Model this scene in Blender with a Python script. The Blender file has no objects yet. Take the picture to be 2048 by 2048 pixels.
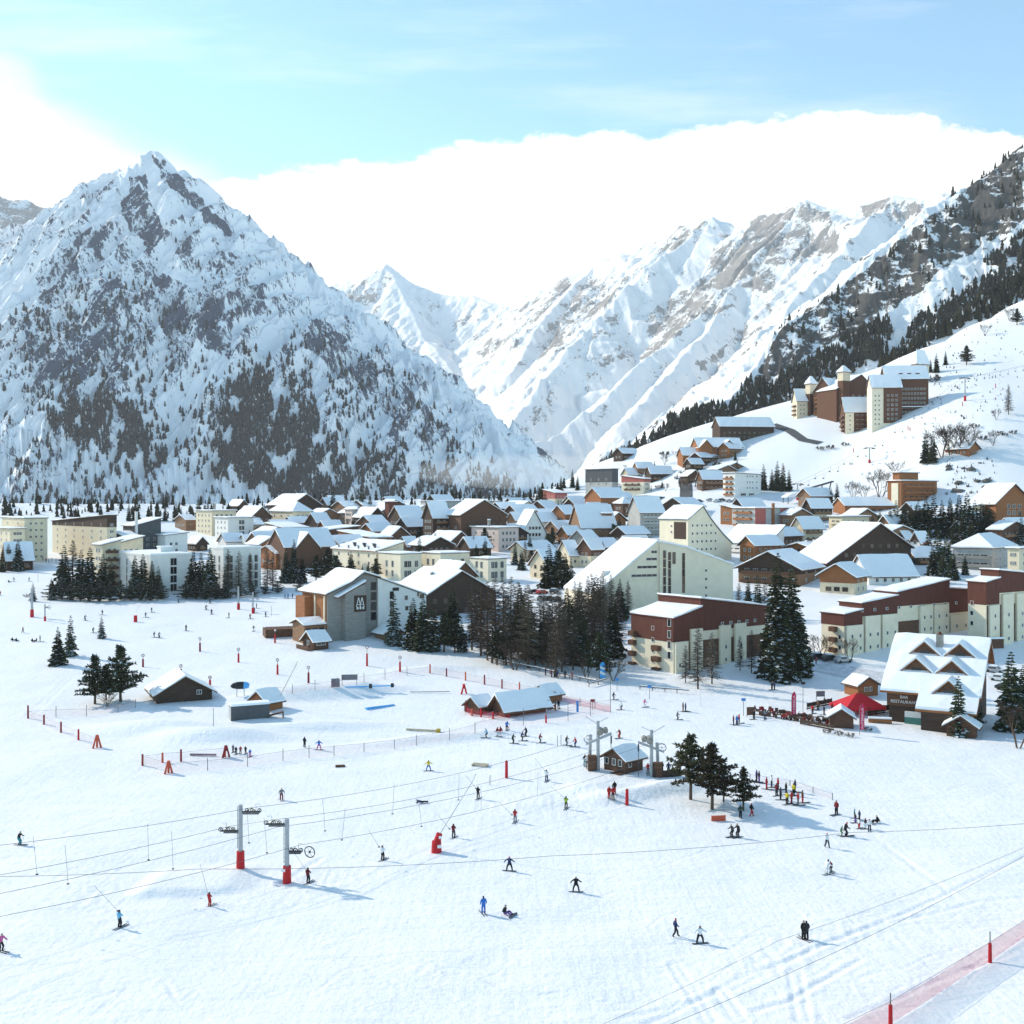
import bpy, bmesh, math, random
import numpy as np
from mathutils import Vector, Matrix, Euler
random.seed(7)
RNG = np.random.default_rng(7)
SC = bpy.context.scene
COL = SC.collection
R = math.radians
F = 2200.0      # focal length in photo pixels
YH = 1000.0     # horizon row of the photo

# ---------------------------------------------------------------- noise (numpy)
def _hash(ix, iy, seed):
    h = (ix.astype(np.int64)*374761393 + iy.astype(np.int64)*668265263 + seed*1442695041) & 0xFFFFFFFF
    h = ((h ^ (h >> 13))*1274126177) & 0xFFFFFFFF
    return (h ^ (h >> 16)) & 0xFFFFFFFF
def noise2(x, y, seed=0):
    x = np.asarray(x, float); y = np.asarray(y, float)
    x, y = np.broadcast_arrays(x, y)
    ix = np.floor(x); iy = np.floor(y); fx = x-ix; fy = y-iy
    def g(dx, dy):
        a = _hash(ix+dx, iy+dy, seed)/4294967296.0*2*math.pi
        return np.cos(a)*(fx-dx)+np.sin(a)*(fy-dy)
    u = fx*fx*fx*(fx*(fx*6-15)+10); v = fy*fy*fy*(fy*(fy*6-15)+10)
    n0 = g(0,0)*(1-u)+g(1,0)*u; n1 = g(0,1)*(1-u)+g(1,1)*u
    return (n0*(1-v)+n1*v)*1.45
def fbm(x, y, octv=5, seed=0, gain=.5, ridged=False):
    s = 0; a = 1; t = 0
    for k in range(octv):
        n = noise2(x*2**k, y*2**k, seed+k*17)
        if ridged: n = 1-2*np.abs(n)
        s = s+a*n; t += a; a *= gain
    return s/t
def sstep(a, b, x):
    t = np.clip((np.asarray(x, float)-a)/(b-a), 0, 1); return t*t*(3-2*t)

# ---------------------------------------------------------------- pixel helpers
def P(px, py, d):
    return Vector(((px-1024)/F*d, d, (YH-py)/F*d))
def topix(x, y, z):
    return 1024+F*x/y, YH-F*z/y

# ---------------------------------------------------------------- objects
def tag(o, label=None, cat=None, group=None, kind=None):
    if label: o['label'] = label
    if cat: o['category'] = cat
    if group: o['group'] = group
    if kind: o['kind'] = kind
    return o
def empty(name, loc=(0,0,0), rz=0.0, label=None, cat=None, group=None):
    o = bpy.data.objects.new(name, None); COL.objects.link(o)
    o.location = loc; o.rotation_euler = (0,0,rz); o.empty_display_size = .5
    return tag(o, label, cat, group)
def linkmesh(name, me, parent=None, loc=(0,0,0), rot=(0,0,0)):
    o = bpy.data.objects.new(name, me); COL.objects.link(o)
    o.location = loc; o.rotation_euler = rot
    if parent is not None: o.parent = parent
    return o
class MB:
    """collects faces for ONE mesh object"""
    def __init__(s): s.v=[]; s.f=[]; s.m=[]
    def face(s, pts, m=0):
        b=len(s.v); s.v += [tuple(p) for p in pts]; s.f.append(tuple(range(b,b+len(pts)))); s.m.append(m)
    def box(s, x0,y0,z0,x1,y1,z1,m=0):
        b=len(s.v)
        s.v += [(x0,y0,z0),(x1,y0,z0),(x1,y1,z0),(x0,y1,z0),(x0,y0,z1),(x1,y0,z1),(x1,y1,z1),(x0,y1,z1)]
        for q in ((3,2,1,0),(4,5,6,7),(0,1,5,4),(1,2,6,5),(2,3,7,6),(3,0,4,7)):
            s.f.append(tuple(b+i for i in q)); s.m.append(m)
    def prism(s, poly, d, m=0, cap=None):
        """poly: list of 3d points, extruded by vector d"""
        n=len(poly); b=len(s.v); d=Vector(d)
        s.v += [tuple(p) for p in poly]+[tuple(Vector(p)+d) for p in poly]
        s.f.append(tuple(b+i for i in reversed(range(n)))); s.f.append(tuple(b+n+i for i in range(n)))
        c = m if cap is None else cap
        s.m += [c,c]
        for i in range(n):
            j=(i+1)%n; s.f.append((b+i,b+j,b+n+j,b+n+i)); s.m.append(m)
    def tube(s, pts, rad, n=6, m=0, cap=True):
        pts=[Vector(p) for p in pts]; k=len(pts)
        if not isinstance(rad,(list,tuple)): rad=[rad]*k
        b=len(s.v)
        for i,p in enumerate(pts):
            t=(pts[min(i+1,k-1)]-pts[max(i-1,0)]).normalized()
            a=Vector((0,0,1)) if abs(t.z)<.9 else Vector((1,0,0))
            u=t.cross(a).normalized(); w=t.cross(u).normalized()
            for j in range(n):
                an=2*math.pi*j/n
                s.v.append(tuple(p+(u*math.cos(an)+w*math.sin(an))*rad[i]))
        for i in range(k-1):
            for j in range(n):
                j2=(j+1)%n
                s.f.append((b+i*n+j,b+i*n+j2,b+(i+1)*n+j2,b+(i+1)*n+j)); s.m.append(m)
        if cap:
            s.f.append(tuple(b+j for j in reversed(range(n)))); s.m.append(m)
            s.f.append(tuple(b+(k-1)*n+j for j in range(n))); s.m.append(m)
    def ring(s, c, axis, rad, r, n=14, m=0):
        c=Vector(c); axis=Vector(axis).normalized()
        a=Vector((0,0,1)) if abs(axis.z)<.9 else Vector((1,0,0))
        u=axis.cross(a).normalized(); w=axis.cross(u).normalized()
        pts=[c+(u*math.cos(2*math.pi*i/n)+w*math.sin(2*math.pi*i/n))*rad for i in range(n+1)]
        s.tube(pts,r,5,m,False)
    def mesh(s, name, mats, smooth=False):
        me=bpy.data.meshes.new(name); me.from_pydata(s.v,[],s.f)
        if not isinstance(mats,(list,tuple)): mats=[mats]
        for q in mats: me.materials.append(q)
        me.polygons.foreach_set('material_index', s.m)
        bm=bmesh.new(); bm.from_mesh(me); bmesh.ops.recalc_face_normals(bm, faces=bm.faces); bm.to_mesh(me); bm.free()
        if smooth: me.polygons.foreach_set('use_smooth',[True]*len(me.polygons))
        me.update(); return me
    def obj(s, name, mats, parent=None, loc=(0,0,0), rot=(0,0,0), smooth=False):
        return linkmesh(name, s.mesh(name,mats,smooth), parent, loc, rot)
def gridmesh(name, V, nr, nc, mat, attr=None, smooth=True):
    """V: (nr*nc,3) array, rows by columns"""
    me=bpy.data.meshes.new(name)
    i=np.arange(nr*nc).reshape(nr,nc)
    q=np.stack([i[:-1,:-1],i[:-1,1:],i[1:,1:],i[1:,:-1]],-1).reshape(-1,4)
    me.vertices.add(len(V)); me.vertices.foreach_set('co', V.astype(np.float32).ravel())
    me.loops.add(q.size); me.loops.foreach_set('vertex_index', q.astype(np.int32).ravel())
    me.polygons.add(len(q)); me.polygons.foreach_set('loop_start', np.arange(0,q.size,4,dtype=np.int32))
    me.polygons.foreach_set('use_smooth', np.full(len(q),smooth))
    me.update(calc_edges=True)
    if attr:
        for k,a in attr.items():
            at=me.attributes.new(k,'FLOAT','POINT'); at.data.foreach_set('value', np.asarray(a,np.float32).ravel())
    me.materials.append(mat)
    return linkmesh(name, me)
def copytree(o, parent=None):
    c=o.copy(); COL.objects.link(c)
    if parent is not None: c.parent=parent
    for ch in list(o.children): copytree(ch,c)
    return c

# ---------------------------------------------------------------- materials
def newmat(name):
    m=bpy.data.materials.new(name); m.use_nodes=True
    nt=m.node_tree; b=nt.nodes['Principled BSDF']
    return m, nt, b
def mat(name, col, rough=.7, var=.15, scale=.6, metal=0.0, spec=.3, stretch=None, bump=0.0, detail=4, rnd=0):
    """plain procedural material: base colour broken up by noise in object space"""
    m,nt,b=newmat(name); N=nt.nodes; L=nt.links
    b.inputs['Roughness'].default_value=rough; b.inputs['Metallic'].default_value=metal
    b.inputs['Specular IOR Level'].default_value=spec
    tc=N.new('ShaderNodeTexCoord'); mp=N.new('ShaderNodeMapping'); L.new(tc.outputs['Object'],mp.inputs['Vector'])
    if stretch: mp.inputs['Scale'].default_value=stretch
    nz=N.new('ShaderNodeTexNoise'); nz.inputs['Scale'].default_value=scale; nz.inputs['Detail'].default_value=detail; nz.inputs['Roughness'].default_value=.65
    L.new(mp.outputs['Vector'],nz.inputs['Vector'])
    rp=N.new('ShaderNodeMapRange'); rp.inputs[1].default_value=.3; rp.inputs[2].default_value=.7
    rp.inputs[3].default_value=1-var; rp.inputs[4].default_value=1+var
    L.new(nz.outputs['Fac'],rp.inputs[0])
    mx=N.new('ShaderNodeMix'); mx.data_type='RGBA'; mx.blend_type='MULTIPLY'; mx.inputs[0].default_value=1
    mx.inputs[6].default_value=(*col,1); L.new(rp.outputs[0],mx.inputs[7]); L.new(mx.outputs[2],b.inputs['Base Color'])
    if rnd:
        oi=N.new('ShaderNodeObjectInfo'); rr=N.new('ShaderNodeMapRange'); rr.inputs[3].default_value=1-rnd; rr.inputs[4].default_value=1+rnd; L.new(oi.outputs['Random'],rr.inputs[0])
        hs=N.new('ShaderNodeHueSaturation'); hr=N.new('ShaderNodeMapRange'); hr.inputs[3].default_value=.47; hr.inputs[4].default_value=.53; L.new(oi.outputs['Random'],hr.inputs[0])
        L.new(hr.outputs[0],hs.inputs['Hue']); L.new(rr.outputs[0],hs.inputs['Value']); L.new(mx.outputs[2],hs.inputs['Color']); L.new(hs.outputs[0],b.inputs['Base Color'])
    if bump:
        bp=N.new('ShaderNodeBump'); bp.inputs['Strength'].default_value=bump; bp.inputs['Distance'].default_value=.05
        L.new(nz.outputs['Fac'],bp.inputs['Height']); L.new(bp.outputs['Normal'],b.inputs['Normal'])
    return m
M={}
SNOW=(.86,.88,.90)
M['snow']=mat('snow',SNOW,.6,.03,.8,spec=.15,bump=.25)
ORD=['first','second','third','fourth','fifth','sixth','seventh','eighth','ninth','tenth','eleventh','twelfth','thirteenth','fourteenth','fifteenth','sixteenth','seventeenth','eighteenth','nineteenth','twentieth']
def nth(i): return ORD[i] if i<20 else '%d%s'%(i+1,{1:'st',2:'nd',3:'rd'}.get((i+1)%10,'th'))
# ================================================================ terrain
CP=[]  # control points px, py, depth
for x in (-700,0,700,1400,2100,2800):
    CP += [(x,2340,66),(x,2048,84),(x,1800,112.8),(x,1600,150)]
for x in (-300,350,1000,1700):
    CP += [(x,1450,196)]
for x in (-250,300,800,1250): CP += [(x,1350,242)]
CP += [(1750,1395,222),(2300,1420,212),(1500,1340,246),(2100,1330,252)]
for x in (-200,250,620): CP += [(x,1270,293),(x,1200,357)]
for x in (-300,-20,300,480): CP += [(x,1140,440),(x,1085,560),(x,1050,625),(x,1015,700)]
for x in (760,1000,1150): CP += [(x,1270,290),(x,1200,340),(x,1150,400),(x,1100,480),(x,1060,560),(x,1030,630),(x,1008,700)]
CP += [(1350,1260,292),(1380,1190,337),(1400,1125,405),(1400,1060,495),(1400,1000,590),(1350,955,680)]
CP += [(1700,1250,283),(1700,1170,352),(1700,1090,440),(1700,1030,525),(1720,985,580),(1650,930,640),(1600,880,690),(1700,866,690),(1500,905,690)]
CP += [(2000,1240,290),(2000,1150,372),(2000,1070,460),(2000,1030,500),(1930,960,545),(1925,890,575),(1920,800,650),(1870,760,720),(2048,900,560),(2048,760,690),(2048,690,760)]
CP += [(2300,1000,520),(2300,700,700),(2300,520,860)]
CREST=[(1180,945,760),(1300,900,760),(1400,862,765),(1500,838,770),(1600,802,785),(1700,755,800),(1860,700,820),(1950,652,840),(2048,605,860)]
CP += CREST
CP=np.array(CP,float)
cX=(CP[:,0]-1024)/F*CP[:,2]; cY=CP[:,2]; cZ=(YH-CP[:,1])/F*CP[:,2]
def _phi(r2): return .5*r2*np.log(np.maximum(r2,1e-12))
def tps_fit(x,y,z,lam):
    n=len(x); K=_phi((x[:,None]-x)**2+(y[:,None]-y)**2)+lam*np.eye(n)
    Pm=np.c_[np.ones(n),x,y]; A=np.block([[K,Pm],[Pm.T,np.zeros((3,3))]])
    return np.linalg.solve(A,np.r_[z,0,0,0])
_w=tps_fit(cX/100,cY/100,cZ,.02)
def tps(X,Y):
    x=X/100; y=Y/100; s=_w[-3]+_w[-2]*x+_w[-1]*y
    for i in range(len(cX)): s=s+_w[i]*_phi((x-cX[i]/100)**2+(y-cY[i]/100)**2)
    return s
tx=np.r_[np.linspace(-1.1,-.56,14)[:-1], np.linspace(-.56,.56,640), np.linspace(.56,1.1,14)[1:]]
dd=np.r_[F*40/np.arange(1850,1100,-6.0), F*40/np.arange(1100,92,-2.4)]
TX,DD=np.meshgrid(tx,dd)
GX=TX*DD; GY=DD
ri=np.unique(np.r_[np.arange(0,len(dd),5),len(dd)-1]); ci=np.unique(np.r_[np.arange(0,len(tx),6),len(tx)-1])
_c=tps(GX[np.ix_(ri,ci)],GY[np.ix_(ri,ci)])
_c=np.stack([np.interp(tx,tx[ci],r) for r in _c]); GZ=np.stack([np.interp(dd,dd[ri],c) for c in _c.T],1)
PXg=1024+F*TX
# beyond the town and the hill crest the land falls away to the valley
edge=np.interp(PXg,[1050,1180,1600,1860,2048,2600],[715,770,790,825,865,900])
k=sstep(0,170,DD-edge)
ei=np.array([np.searchsorted(dd,e) for e in edge[0]]).clip(0,len(dd)-1); hold=GZ[ei,np.arange(len(tx))][None,:]
GZ=np.where(DD>edge,hold+(DD-edge)*.02,GZ)
GZ=GZ*(1-k)+(-140)*k
near=1-sstep(350,700,DD)
GZ=GZ+(.65*fbm(GX/38,GY/38,3,3)+.22*fbm(GX/11+GY/40,GY/6,4,5))*near+1.6*fbm(GX/60,GY/60,3,9)*sstep(420,620,DD)*(1-k)
# ---- shaped snow: park rollers, kickers, ploughed banks
def bump(px,py,lx,ly,h,rot=0,flat=0.0):
    """a mound at a photo position; lx, ly half sizes in metres"""
    global GZ
    d=F*40/(py-YH)*.985; x0=(px-1024)/F*d
    c,s=math.cos(rot),math.sin(rot)
    u=((GX-x0)*c+(GY-d)*s)/lx; v=(-(GX-x0)*s+(GY-d)*c)/ly
    r=np.sqrt(u*u+v*v)
    GZ=GZ+h*(1-sstep(flat,1,r))
for b in [(560,1395,14,7,1.5,.2),(660,1390,13,8,1.6,.2),(740,1385,12,7,1.4,.3),(430,1465,16,6,1.6,.1),(300,1450,17,7,1.5,0),(640,1445,20,5,1.0,.2),
          (870,1350,16,6,.9,.2),(1330,1560,10,4,1.1,.5),(1230,1575,8,4,.9,.2),(1180,1560,6,4,.8,0),(880,1465,22,4,.9,.3)]:
    bump(*b)
# kicker: a flat-topped wedge with a sharp near edge
def kicker(px0,px1,py,depth,h):
    global GZ
    d=F*40.6/(py-YH); x0=(px0-1024)/F*d; x1=(px1-1024)/F*d
    v=(GY-d-(GX-x0)*.25)
    w=sstep(x0-3.0,x0,GX)*(1-sstep(x1,x1+4,GX))
    GZ=GZ+h*w*sstep(0,2.4,v)*(1-sstep(depth*.55,depth,v))
kicker(290,420,1795,12,.62)
# ski and groomer tracks pressed into the piste (real grooves)
def track(pts, depth=.1, w=.25, pair=0):
    global GZ
    q=[]
    for (px,py) in pts:
        d=F*40.7/(py-YH); q.append(((px-1024)/F*d,d))
    q=np.array(q); best=np.full(GX.shape,1e9)
    ymin,ymax=q[:,1].min()-4,q[:,1].max()+4
    rows=np.where((dd>ymin)&(dd<ymax))[0]
    if len(rows)==0: return
    sl=slice(rows[0],rows[-1]+1); gx=GX[sl]; gy=GY[sl]; bs=np.full(gx.shape,1e9)
    for (a,b) in zip(q[:-1],q[1:]):
        e=b-a; t=np.clip(((gx-a[0])*e[0]+(gy-a[1])*e[1])/(e@e),0,1)
        dx=gx-a[0]-t*e[0]; dy=gy-a[1]-t*e[1]
        bs=np.minimum(bs,np.hypot(dx,dy))
    bs=bs+.35*w*fbm(gx/1.7,gy/1.7,2,71)
    g=np.exp(-((bs-pair)/w)**2)*(.55+.45*np.clip(1+1.4*fbm(gx/3,gy/3,2,77),0,2))
    GZ[sl]=GZ[sl]-depth*.42*g+depth*.22*np.exp(-((bs-pair-w*2)/w)**2)
TK=.6
track([(1290,2060),(1480,1965),(1640,1900),(1800,1830),(2060,1700)],.14,.3)
track([(1240,2048),(1460,1990),(1700,1870),(1960,1800),(2060,1790)],.12,.35)
track([(1510,2030),(1570,2015),(1640,1975),(1720,1930)],.2,.3)
track([(1590,1950),(1605,2048)],.14,.25,.45)
track([(1440,1990),(1480,2048)],.14,.25,.45)
track([(1350,1930),(1420,2048)],.12,.25,.4)
track([(1700,2048),(1840,1990),(1990,1930),(2060,1900)],.12,.3)
track([(1745,1660),(1850,1740),(1910,1790)],.1,.35)
track([(0,1700),(160,1655),(340,1600)],.08,.5)
track([(560,1760),(600,1735),(640,1710)],.2,.4)
track([(60,1440),(140,1375)],.12,.4,.6)
rk_=random.Random(33)
def swing(n,xr,yr):
    for _ in range(n):
        x=rk_.uniform(*xr); y=rk_.uniform(*yr); dx=rk_.uniform(60,230)*rk_.choice((-1,1,1)); dy=-abs(dx)*rk_.uniform(.10,.42); am=rk_.uniform(2,16); ph=rk_.uniform(0,6)
        track([(x+dx*i/9,y+dy*i/9+am*math.sin(ph+i*rk_.uniform(.7,.9))*(y-1000)/900) for i in range(10)],rk_.uniform(.04,.10),rk_.uniform(.10,.22),rk_.choice((0,0,.18)))
swing(110,(-60,2050),(1540,2080)); swing(30,(0,1900),(1430,1560))
# chopped, boot-trodden snow along the crossing on the near right and by the drag lift
rg=(np.exp(-(((PXg-1600)/330)**2+((YH+F*40.7/DD-1905-(1600-PXg)*.28)/42)**2)))
rg2=np.exp(-(((PXg-1090)/220)**2+((YH+F*40.7/DD-1600+(PXg-1090)*.12)/26)**2))+np.exp(-(((PXg-640)/120)**2+((YH+F*40.7/DD-1745)/22)**2))+np.exp(-(((PXg-190)/60)**2+((YH+F*40.7/DD-1790)/50)**2))
GZ=GZ+(.15*rg+.16*np.minimum(rg2,1))*np.maximum(fbm(GX/.9,GY/1.5,3,21),-.2)
GXYZ=np.stack([GX,GY,GZ],-1)
def ground_z(x,y):
    t=x/y; j=np.clip(np.searchsorted(tx,t)-1,0,len(tx)-2); i=np.clip(np.searchsorted(dd,y)-1,0,len(dd)-2)
    a=(t-tx[j])/(tx[j+1]-tx[j]); b=(y-dd[i])/(dd[i+1]-dd[i])
    return float((GZ[i,j]*(1-a)+GZ[i,j+1]*a)*(1-b)+(GZ[i+1,j]*(1-a)+GZ[i+1,j+1]*a)*b)
def ground(px,py):
    """the point of the ground seen at a photo position"""
    t=(px-1024)/F; j=int(np.clip(np.searchsorted(tx,t)-1,0,len(tx)-2)); a=(t-tx[j])/(tx[j+1]-tx[j])
    z=GZ[:,j]*(1-a)+GZ[:,j+1]*a
    yy=YH-F*z/dd
    ok=np.where(yy<=py)[0]
    if len(ok)==0: d=700.0
    else:
        i=ok[0]
        if i==0: d=dd[0]
        else:
            s=(yy[i-1]-py)/(yy[i-1]-yy[i]); d=dd[i-1]+(dd[i]-dd[i-1])*s
    x=t*d
    return Vector((x,d,ground_z(x,d)))

def snowfield_material():
    m,nt,b=newmat('piste_snow'); N=nt.nodes; L=nt.links
    b.inputs['Roughness'].default_value=.55; b.inputs['Specular IOR Level'].default_value=.2
    tc=N.new('ShaderNodeTexCoord')
    def nz(scale,stretch=None,rot=0,det=3):
        mp=N.new('ShaderNodeMapping'); L.new(tc.outputs['Object'],mp.inputs['Vector'])
        if stretch: mp.inputs['Scale'].default_value=stretch
        mp.inputs['Rotation'].default_value=(0,0,rot)
        n=N.new('ShaderNodeTexNoise'); n.inputs['Scale'].default_value=scale; n.inputs['Detail'].default_value=det; n.inputs['Roughness'].default_value=.6
        L.new(mp.outputs['Vector'],n.inputs['Vector']); return n.outputs['Fac']
    a=nz(.05,None,0,5); s1=nz(.9,(.09,1.0,1),R(28),4); s2=nz(1.1,(1.0,.06,1),R(-20),4); g=nz(1.6,None,0,3); s3=nz(.3,(.1,1,1),R(12),5)
    cr=N.new('ShaderNodeMix'); cr.data_type='RGBA'; cr.inputs[6].default_value=(.78,.80,.83,1); cr.inputs[7].default_value=(.87,.875,.87,1)
    L.new(a,cr.inputs[0]); L.new(cr.outputs[2],b.inputs['Base Color'])
    def add(x,y,w):
        q=N.new('ShaderNodeMath'); q.operation='MULTIPLY_ADD'; L.new(y,q.inputs[0]); q.inputs[1].default_value=w; L.new(x,q.inputs[2]); return q.outputs[0]
    h=add(g,s1,1.0); h=add(h,s2,.6); h=add(h,s3,1.6); h=add(h,nz(.45,None,0,6),1.0)
    bp=N.new('ShaderNodeBump'); bp.inputs['Strength'].default_value=.6; bp.inputs['Distance'].default_value=.18
    L.new(h,bp.inputs['Height']); L.new(bp.outputs['Normal'],b.inputs['Normal'])
    return m
M['piste']=snowfield_material()
# far rows so that the same sheet runs on to the horizon
far=[1300,1900,3000,6000,11000]
ext=np.array([[(max(-8500,min(8500,t*d)),d,-140-(d-950)*.004) for t in tx] for d in far])
V=np.concatenate([GXYZ,ext],0)
ter=gridmesh('ground',V.reshape(-1,3),V.shape[0],V.shape[1],M['piste'])
tag(ter,kind='structure')

# ================================================================ mountains
def ridge_field(X,Y,ridges,gseed=0,gul=40,gfreq=1/90.,planar=False):
    """height of land as the highest of several ridge lines falling away on both sides"""
    H=np.full(X.shape,-400.0); S=np.zeros(X.shape); D=np.zeros(X.shape); O=np.zeros(X.shape)
    for ri,(pts,slope) in enumerate(ridges):
        q=[P(*p) for p in pts]; run=0
        for a,b in zip(q[:-1],q[1:]):
            ex,ey=b.x-a.x,b.y-a.y; l2=ex*ex+ey*ey; l=math.sqrt(l2)
            t=np.clip(((X-a.x)*ex+(Y-a.y)*ey)/l2,0,1)
            dist=np.hypot(X-a.x-t*ex,Y-a.y-t*ey)
            h=a.z+(b.z-a.z)*t-slope*dist*(1-.10*np.tanh(dist/900))
            m=max(-.9,min(.9,(a.z-b.z)/l/slope)); sg=np.sign((X-a.x)*ey-(Y-a.y)*ex)
            tu=((X-a.x)*ex+(Y-a.y)*ey)/l2; dp=np.abs((X-a.x)*ey-(Y-a.y)*ex)/l; ss=tu*l-dp*m if planar else t*l-dist*m
            up=h>H
            H=np.where(up,h,H); S=np.where(up,run+ss+sg*730+ri*977,S); D=np.where(up,dist,D)
            run+=l
    g=(1-np.exp(-D/150))*fbm(S*gfreq,D*gfreq*.2,5,gseed,.55,ridged=True)
    ridge_field.g=g
    return H+gul*g
def in_poly(px,py,poly):
    c=np.zeros(px.shape,bool); n=len(poly); j=n-1
    for i in range(n):
        xi,yi=poly[i]; xj,yj=poly[j]
        if yi!=yj:
            c^=((yi>py)!=(yj>py))&(px<(xj-xi)*(py-yi)/(yj-yi)+xi)
        j=i
    return c
def soft_poly(px,py,poly,seed,amp=10):
    return in_poly(px+amp*fbm(px/35,py/35,3,seed),py+amp*fbm(px/35,py/35,3,seed+5),poly)
def mountain_material(name,rock,snow,fs,ws=1.0):
    """snow and bare rock: rock where the stored mask and finer noise say so"""
    m,nt,b=newmat(name); N=nt.nodes; L=nt.links
    b.inputs['Roughness'].default_value=.8; b.inputs['Specular IOR Level'].default_value=.1
    at=N.new('ShaderNodeAttribute'); at.attribute_name='rock'
    tc=N.new('ShaderNodeTexCoord')
    def nz(scale,stretch,det,ro):
        mp=N.new('ShaderNodeMapping'); mp.inputs['Scale'].default_value=stretch; L.new(tc.outputs['Object'],mp.inputs['Vector'])
        n=N.new('ShaderNodeTexNoise'); n.inputs['Scale'].default_value=scale; n.inputs['Detail'].default_value=det; n.inputs['Roughness'].default_value=ro; n.inputs['Distortion'].default_value=.35
        L.new(mp.outputs['Vector'],n.inputs['Vector']); return n.outputs['Fac']
    n1=nz(fs,(1,1,.35),9,.66); n2=nz(fs*4.5,(1,1,.5),7,.72); n3=nz(fs*9,(1,1,.8),4,.7)
    a=N.new('ShaderNodeMath'); a.operation='MULTIPLY_ADD'; L.new(n1,a.inputs[0]); a.inputs[1].default_value=1.15; L.new(at.outputs['Fac'],a.inputs[2])
    a2=N.new('ShaderNodeMath'); a2.operation='MULTIPLY_ADD'; L.new(n2,a2.inputs[0]); a2.inputs[1].default_value=.95; L.new(a.outputs[0],a2.inputs[2])
    c=N.new('ShaderNodeMapRange'); c.inputs[1].default_value=1.16; c.inputs[2].default_value=1.25; L.new(a2.outputs[0],c.inputs[0])
    rc=N.new('ShaderNodeMix'); rc.data_type='RGBA'; rc.inputs[6].default_value=(*[x*.45 for x in rock],1); rc.inputs[7].default_value=(*[x*1.6 for x in rock],1); L.new(n3,rc.inputs[0])
    mx=N.new('ShaderNodeMix'); mx.data_type='RGBA'; mx.inputs[6].default_value=(*snow,1); L.new(rc.outputs[2],mx.inputs[7]); L.new(c.outputs[0],mx.inputs[0])
    L.new(mx.outputs[2],b.inputs['Base Color'])
    ad=N.new('ShaderNodeMath'); ad.operation='MULTIPLY_ADD'; L.new(n2,ad.inputs[0]); ad.inputs[1].default_value=.35; L.new(n1,ad.inputs[2])
    bp=N.new('ShaderNodeBump'); bp.inputs['Strength'].default_value=.9; bp.inputs['Distance'].default_value=.16/fs
    L.new(ad.outputs[0],bp.inputs['Height']); L.new(bp.outputs['Normal'],b.inputs['Normal'])
    return m
def slope_of(X,Y,Z):
    gy=np.gradient(Z,axis=0)/np.maximum(np.gradient(Y,axis=0),1e-6)
    gx=np.gradient(Z,axis=1)/np.maximum(np.gradient(X,axis=1),1e-6)
    return np.hypot(gx,gy)
# ---------------- the great left peak
pk=(307,313,3500)
LEFT=[([pk,(345,350,3480),(400,410,3450),(480,460,3420),(540,503,3400),(605,542,3350),(640,578,3330),(690,632,3300),(760,692,3250),(860,765,3200),(960,840,3100),(1020,895,3050),(1068,945,3000),(1100,990,2980)],.92),
 ([pk,(275,330,3480),(230,354,3450),(170,404,3400),(130,452,3350),(95,482,3300),(60,512,3250),(0,530,3200),(-100,560,3150),(-320,640,3100)],.9),
 ([pk,(262,372,3420),(238,432,3330),(225,500,3220),(240,640,2980),(170,760,2760),(100,870,2600),(20,985,2450)],1.0),
 ([(238,432,3330),(300,505,3240),(360,580,3130),(480,690,2920),(560,742,2820),(625,820,2700),(700,930,2520),(740,1000,2450)],1.0),
 ([(605,542,3350),(680,700,3100),(770,800,2960),(880,930,2760)],1.0),
 ([(95,482,3300),(70,620,3020),(0,780,2760),(-60,900,2600)],1.0),
 ([(360,580,3130),(400,720,2880),(395,850,2700),(380,990,2500)],1.15),
 ([(170,404,3400),(150,480,3250),(150,600,3050),(120,720,2860)],1.0),
 ([(480,460,3420),(520,600,3180),(640,730,3000)],1.0)]
txm=np.linspace(-.62,.06,720); ddm=np.r_[np.linspace(1300,2300,40)[:-1],np.linspace(2300,3700,540)]
TXm,DDm=np.meshgrid(txm,ddm); Xm=TXm*DDm; Ym=DDm
Zm=ridge_field(Xm,Ym,LEFT,11,80,1/95.,True); gm=ridge_field.g
Zm=Zm+(30*fbm(Xm/130+Ym/900,Ym/430,6,40,.52,ridged=True)+12*fbm(Xm/60,Ym/110,4,44))*sstep(-100,150,Zm)
Zm=np.maximum(Zm,-160)
def poly_mask(polys,px,py,seed,amp=14):
    k=np.zeros(px.shape)
    for pl,v in polys: k=np.maximum(k,v*soft_poly(px,py,pl,seed,amp))
    return k
pxm,pym=topix(Xm,Ym,Zm)
sl=slope_of(Xm,Ym,Zm)
rock=-.285+.12*sstep(.9,1.9,sl)+.22*fbm(Xm/45+Zm/300,Zm/120,4,61)+.36*gm
rock+=poly_mask([([(262,350),(240,430),(300,505),(330,470),(300,400),(290,350)],.34),([(300,310),(330,325),(420,420),(470,465),(450,470),(380,410),(330,360)],.40),
  ([(160,400),(220,352),(250,350),(180,405)],.25),([(330,470),(420,470),(520,560),(600,600),(560,640),(420,600)],.1),
  ([(600,600),(700,690),(800,760),(900,860),(860,900),(720,790),(620,700)],.16),([(130,470),(250,440),(330,640),(200,760),(60,760),(40,600)],.12),
  ([(280,520),(470,620),(460,720),(300,640)],.2)],pxm,pym,70)
M['peak']=mountain_material('peak_rock_and_snow',(.06,.075,.11),(.88,.90,.92),.032)
mt=gridmesh('mountain',np.stack([Xm,Ym,Zm],-1).reshape(-1,3),len(ddm),720,M['peak'],{'rock':rock})
tag(mt,'steep pyramid mountain with snow, bare rock and dark forested flanks behind the village',kind='structure')
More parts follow.
